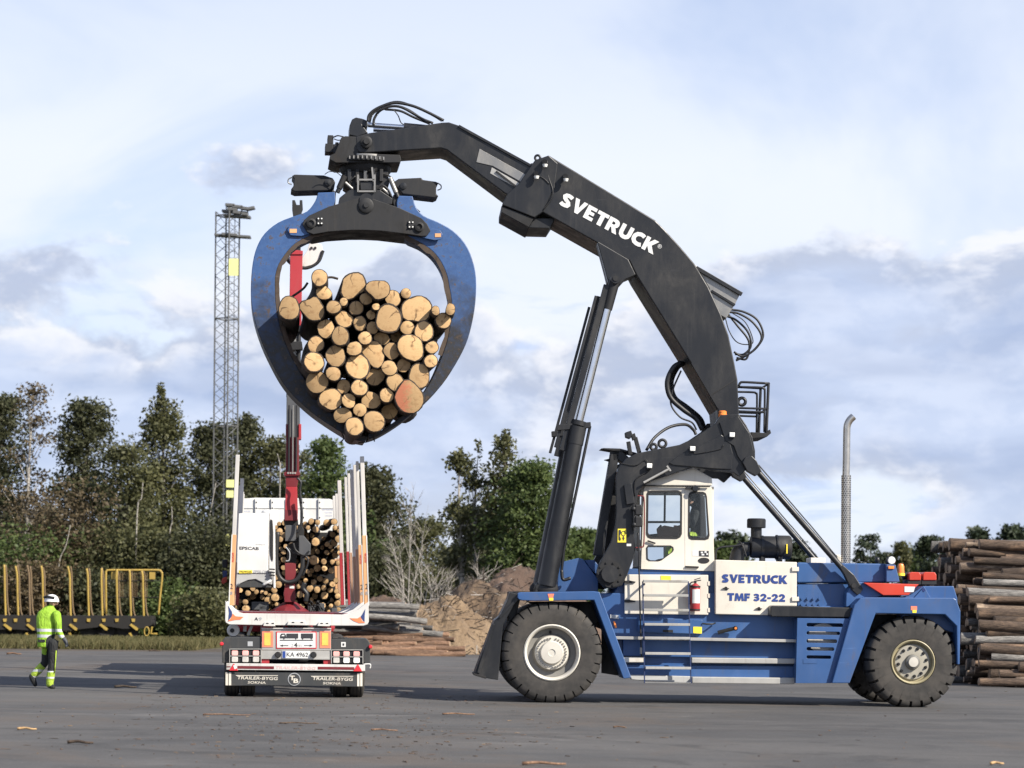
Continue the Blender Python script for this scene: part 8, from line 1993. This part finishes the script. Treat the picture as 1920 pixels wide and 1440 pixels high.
for k in range(1900):
    D_ = rn.uniform(80.5, 97); x = (rn.gauss(885, 95) - HX) / FPX * D_
    z = ground_z(x, D_)
    if z < 0.02 and rn.random() < 0.75: continue
    d = Vector((rn.uniform(-1, 1), rn.uniform(-0.7, 0.5), rn.uniform(-0.25, 0.35))).normalized() * (rn.uniform(0.08, 0.3) if rn.random() < 0.8 else rn.uniform(0.4, 0.9))
    mb.tube([(x, D_, z + 0.02), tuple(Vector((x, D_, z + 0.06)) + d)], rn.uniform(0.006, 0.018), 4, rn.choice((0, 0, 1, 1, 1, 2)))
tag(mb.build('splinters', ['bark_brown', 'bark_dark', 'dead_wood']), 'loose branches and splinters strewn over the chip heaps', 'splinters', kind='stuff')

# ------------------------------------------------------------------ log pile behind the trailer
rn = random.Random(31)
grey = [log_mesh('log', 0.12, 2.9, 500 + k, 12, 1, 1, 0.08, ('bark_grey', 'end_old'), 0.12) for k in range(6)]
redm = [log_mesh('log', 0.085, 3.0, 520 + k, 10, 1, 1, 0.07, ('bark_red', 'end_old'), 0.15) for k in range(5)]
def lay(me, x, y, z, yaw, label, group, s=1.0, pitch=0.0):
    o = bpy.data.objects.new('log', me); col.objects.link(o)
    o.location = (x, y, z); o.rotation_euler = (pitch, rn.uniform(0, 0.2), yaw); o.scale = (s, rn.uniform(0.8, 1.1), s)
    return tag(o, label, 'log', group)
# the log's end sits at the given point; its body runs to the left, behind the trailer
GPTS = ((786, 1138, 0.9), (768, 1146, 0.8), (760, 1157, 1.0), (782, 1153, 0.9), (742, 1167, 1.1), (770, 1176, 1.0), (800, 1166, 0.9), (757, 1184, 1.2), (792, 1184, 1.1), (728, 1190, 1.0), (812, 1178, 0.8), (775, 1195, 1.0), (740, 1150, 0.8), (805, 1196, 0.9), (830, 1190, 0.85), (752, 1141, 0.8), (733, 1158, 1.0), (775, 1163, 0.8), (748, 1176, 0.9), (815, 1186, 0.9), (790, 1174, 0.7), (725, 1145, 0.9), (760, 1134, 0.7), (845, 1198, 0.7), (784, 1146, 0.6))
NW = 'first second third fourth fifth sixth seventh eighth ninth tenth eleventh twelfth thirteenth fourteenth fifteenth sixteenth seventeenth eighteenth nineteenth twentieth twenty-first twenty-second twenty-third twenty-fourth twenty-fifth twenty-sixth'.split()
gorder = sorted(range(len(GPTS)), key=lambda q: GPTS[q][1])
GLAB = {q: 'end %s from the top' % NW[gorder.index(q)] for q in range(len(GPTS))}
for k, (px_, py_, s) in enumerate(GPTS):
    D_ = 79.5 + rn.uniform(0, 2.2); q = at(px_, py_, D_)
    lay(rn.choice(grey), q.x, D_, q.z, R(90) + rn.uniform(-0.45, 0.30), 'old grey log in the pile behind the trailer, its %s' % GLAB[k], 'grey logs in the pile behind the trailer', s, rn.uniform(-0.02, 0.10))
LAYN = ('bottom', 'second', 'third', 'fourth', 'top')
for k in range(46):
    layer = k % 5; px_ = rn.uniform(720, 880) - layer * 7; D_ = 78.0 + layer * 0.45 + rn.uniform(0, 0.5)
    q = at(px_, 1200, D_)
    lay(rn.choice(redm), q.x, D_, 0.09 + layer * 0.15, R(90) + rn.uniform(-0.30, 0.25), 'thin reddish log in the %s layer of the low pile behind the trailer' % LAYN[layer], 'reddish logs in the pile behind the trailer', rn.uniform(0.8, 1.3), 0.0)

# ------------------------------------------------------------------ tall log stack at the right edge
rn = random.Random(41)
STK = {}
def stk_mesh(kind, k):
    key = (kind, k)
    if key not in STK: STK[key] = log_mesh('log', 0.135, 5.2, 600 + k + 20 * len(kind), 12, 1, 1, 0.07, (kind, 'end_old'), 0.10)
    return STK[key]
def joined(name, items, mats):
    """many logs as one mesh"""
    V = []; Fc = []; Mi = []
    for me, M in items:
        off = len(V); V += [tuple(M @ v.co) for v in me.vertices]
        Fc += [tuple(i + off for i in p.vertices) for p in me.polygons]; Mi += [mats.index(me.materials[p.material_index].name) for p in me.polygons]
    return MB().add(V, Fc).build(name, mats, None, 40), Mi
z = 0.13; rest = []; nind = 0; rows = ('first', 'second', 'third', 'fourth', 'fifth', 'sixth', 'seventh', 'eighth', 'ninth', 'tenth', 'eleventh', 'twelfth', 'thirteenth', 'fourteenth', 'fifteenth', 'sixteenth', 'seventeenth', 'eighteenth', 'nineteenth', 'twentieth'); li = 0
while z < 3.42:
    y0 = 53.6 + 1.05 * z + rn.uniform(-0.25, 0.25); y1 = 62.4 - 0.55 * max(0, z - 1.5)
    y = y0; c = 0
    while y < y1:
        s = rn.uniform(0.52, 1.18); kind = rn.choice(('bark_brown', 'bark_brown', 'bark_brown', 'bark_brown', 'bark_grey', 'bark_peeled'))
        me = stk_mesh(kind, rn.randint(0, 4))
        xr = 11.0 + rn.gauss(0, 0.22) + (rn.uniform(0.2, 0.9) if rn.random() < 0.3 else 0) + 0.15 * (z > 2.9)
        loc = (xr, y, z + rn.uniform(-0.05, 0.05)); rot = (rn.uniform(-0.02, 0.02), rn.uniform(0, 6.28), R(-90) + rn.gauss(0, 0.05))
        if c < 6:
            o = bpy.data.objects.new('log', me); col.objects.link(o)
            o.location = loc; o.rotation_euler = rot; o.scale = (s, 1, s)
            if c == 0: tag(o, '%s log on near face of tall right-hand stack, %s layer up' % ({'bark_brown': 'brown', 'bark_grey': 'grey', 'bark_peeled': 'half-peeled'}[kind], rows[li]), 'log', 'near-face logs of the right-hand stack')
            else: tag(o, 'dark log end, %s from near face, %s layer up, right-hand stack' % (rows[c], rows[li]), 'log', 'inner logs of the right-hand stack')
        else:
            from mathutils import Euler
            rest.append((me, Matrix.LocRotScale(Vector(loc), Euler(rot), Vector((s, 1, s)))))
        c += 1; y += 0.265 * s
    z += 0.19; li += 1
mats_ = ['bark_brown', 'bark_grey', 'bark_peeled', 'end_old']
ro_, mi_ = joined('stacked_logs', rest, mats_)
ro_.data.polygons.foreach_set('material_index', mi_)
tag(ro_, 'far logs at the back of the tall right-hand stack', 'logs', kind='stuff')

# ------------------------------------------------------------------ litter on the asphalt
rn = random.Random(51); mb = MB()
def chip(x, y, s, mi):
    a = rn.uniform(0, 6.28); c, sn = math.cos(a), math.sin(a); w = s * rn.uniform(0.2, 0.5); h = rn.uniform(0.002, 0.010)
    p = [(-s, -w * 0.6), (-s * 0.2, -w), (s, -w * 0.3), (s * 0.5, w), (-s * 0.6, w * 0.8)]
    vs = [(x + c * u - sn * v, y + sn * u + c * v, 0.004) for u, v in p] + [(x + c * u * 0.8 - sn * v * 0.8, y + sn * u * 0.8 + c * v * 0.8, 0.004 + h * rn.uniform(0.6, 1.3)) for u, v in p]
    mb.add(vs, [(5, 6, 7, 8, 9)] + [(i, (i + 1) % 5, (i + 1) % 5 + 5, i + 5) for i in range(5)], mi)
for k in range(900):
    r_ = rn.random()
    if r_ < 0.55: px_, py_ = rn.gauss(620, 260), rn.gauss(1368, 26)
    elif r_ < 0.75: px_, py_ = rn.uniform(250, 900), rn.gauss(1312, 10)
    elif r_ < 0.9: px_, py_ = rn.uniform(0, 1920), rn.uniform(1245, 1440)
    else: px_, py_ = rn.gauss(640, 60), rn.gauss(1285, 14)
    if py_ < 1235 or py_ > 1460: continue
    D_ = ground_depth(px_, py_); q = at(px_, py_, D_)
    chip(q.x, D_, min(0.13, abs(rn.gauss(0, 0.024)) + 0.008), rn.choice((0, 0, 0, 0, 1, 1, 1, 4, 3)))
tag(mb.build('bark_litter', ['bark_dark', 'bark_soil', 'bark_red', 'chips', 'bark_brown']), 'bark crumbs and chips scattered over the asphalt', 'litter', kind='stuff')
for k, (px_, py_, ln, a, r_, mm, lb) in enumerate(((1020, 1436, 0.46, 0.05, 0.020, 'bark_red', 'reddish stick on the asphalt at the bottom edge'), (860, 1341, 0.50, 0.1, 0.015, 'bark_red', 'thin stick on the asphalt straight below the trailer, right one'), (425, 1342, 0.70, 0.05, 0.012, 'bark_red', 'long thin stick lying below the trailer wheels'), (150, 1396, 0.30, -0.1, 0.022, 'bark_brown', 'short pale stick near the bottom left'), (50, 1370, 0.24, 0.0, 0.02, 'end_fresh', 'light wood sliver at the bottom left edge'),
                                                     (560, 1358, 0.55, 0.15, 0.012, 'bark_brown', 'thin twig below the middle of the trailer'), (720, 1371, 0.36, -0.2, 0.013, 'bark_red', 'stick on the asphalt between trailer and stacker'), (1162, 1365, 0.2, 0.5, 0.012, 'bark_red', 'small twig on the asphalt in front of the stacker'), (1870, 1435, 0.16, 0.2, 0.018, 'end_fresh', 'pale splinter at the bottom right corner'), (235, 1291, 0.42, 0.1, 0.03, 'bark_dark', 'dark bark slab left of the trailer wheels'), (26, 1228, 0.45, -0.1, 0.035, 'bark_red', 'pinkish log piece on the verge behind the person'), (290, 1222, 0.4, 0.05, 0.03, 'bark_brown', 'pale log piece on the verge left of the trailer'))):
    D_ = ground_depth(px_, py_); q = at(px_, py_, D_)
    o = MB().tube(spline([(-ln / 2, 0, r_), (-ln * 0.1, 0.02, r_ * 1.5), (ln * 0.25, -0.015, r_), (ln / 2, 0.02, r_ * 0.9)], 3), [r_ * (1 - 0.05 * i) for i in range(10)], 6).build('stick', mm, None, 180)
    o.location = (q.x, D_, 0.004); o.rotation_euler = (0, 0, a); tag(o, lb, 'stick')
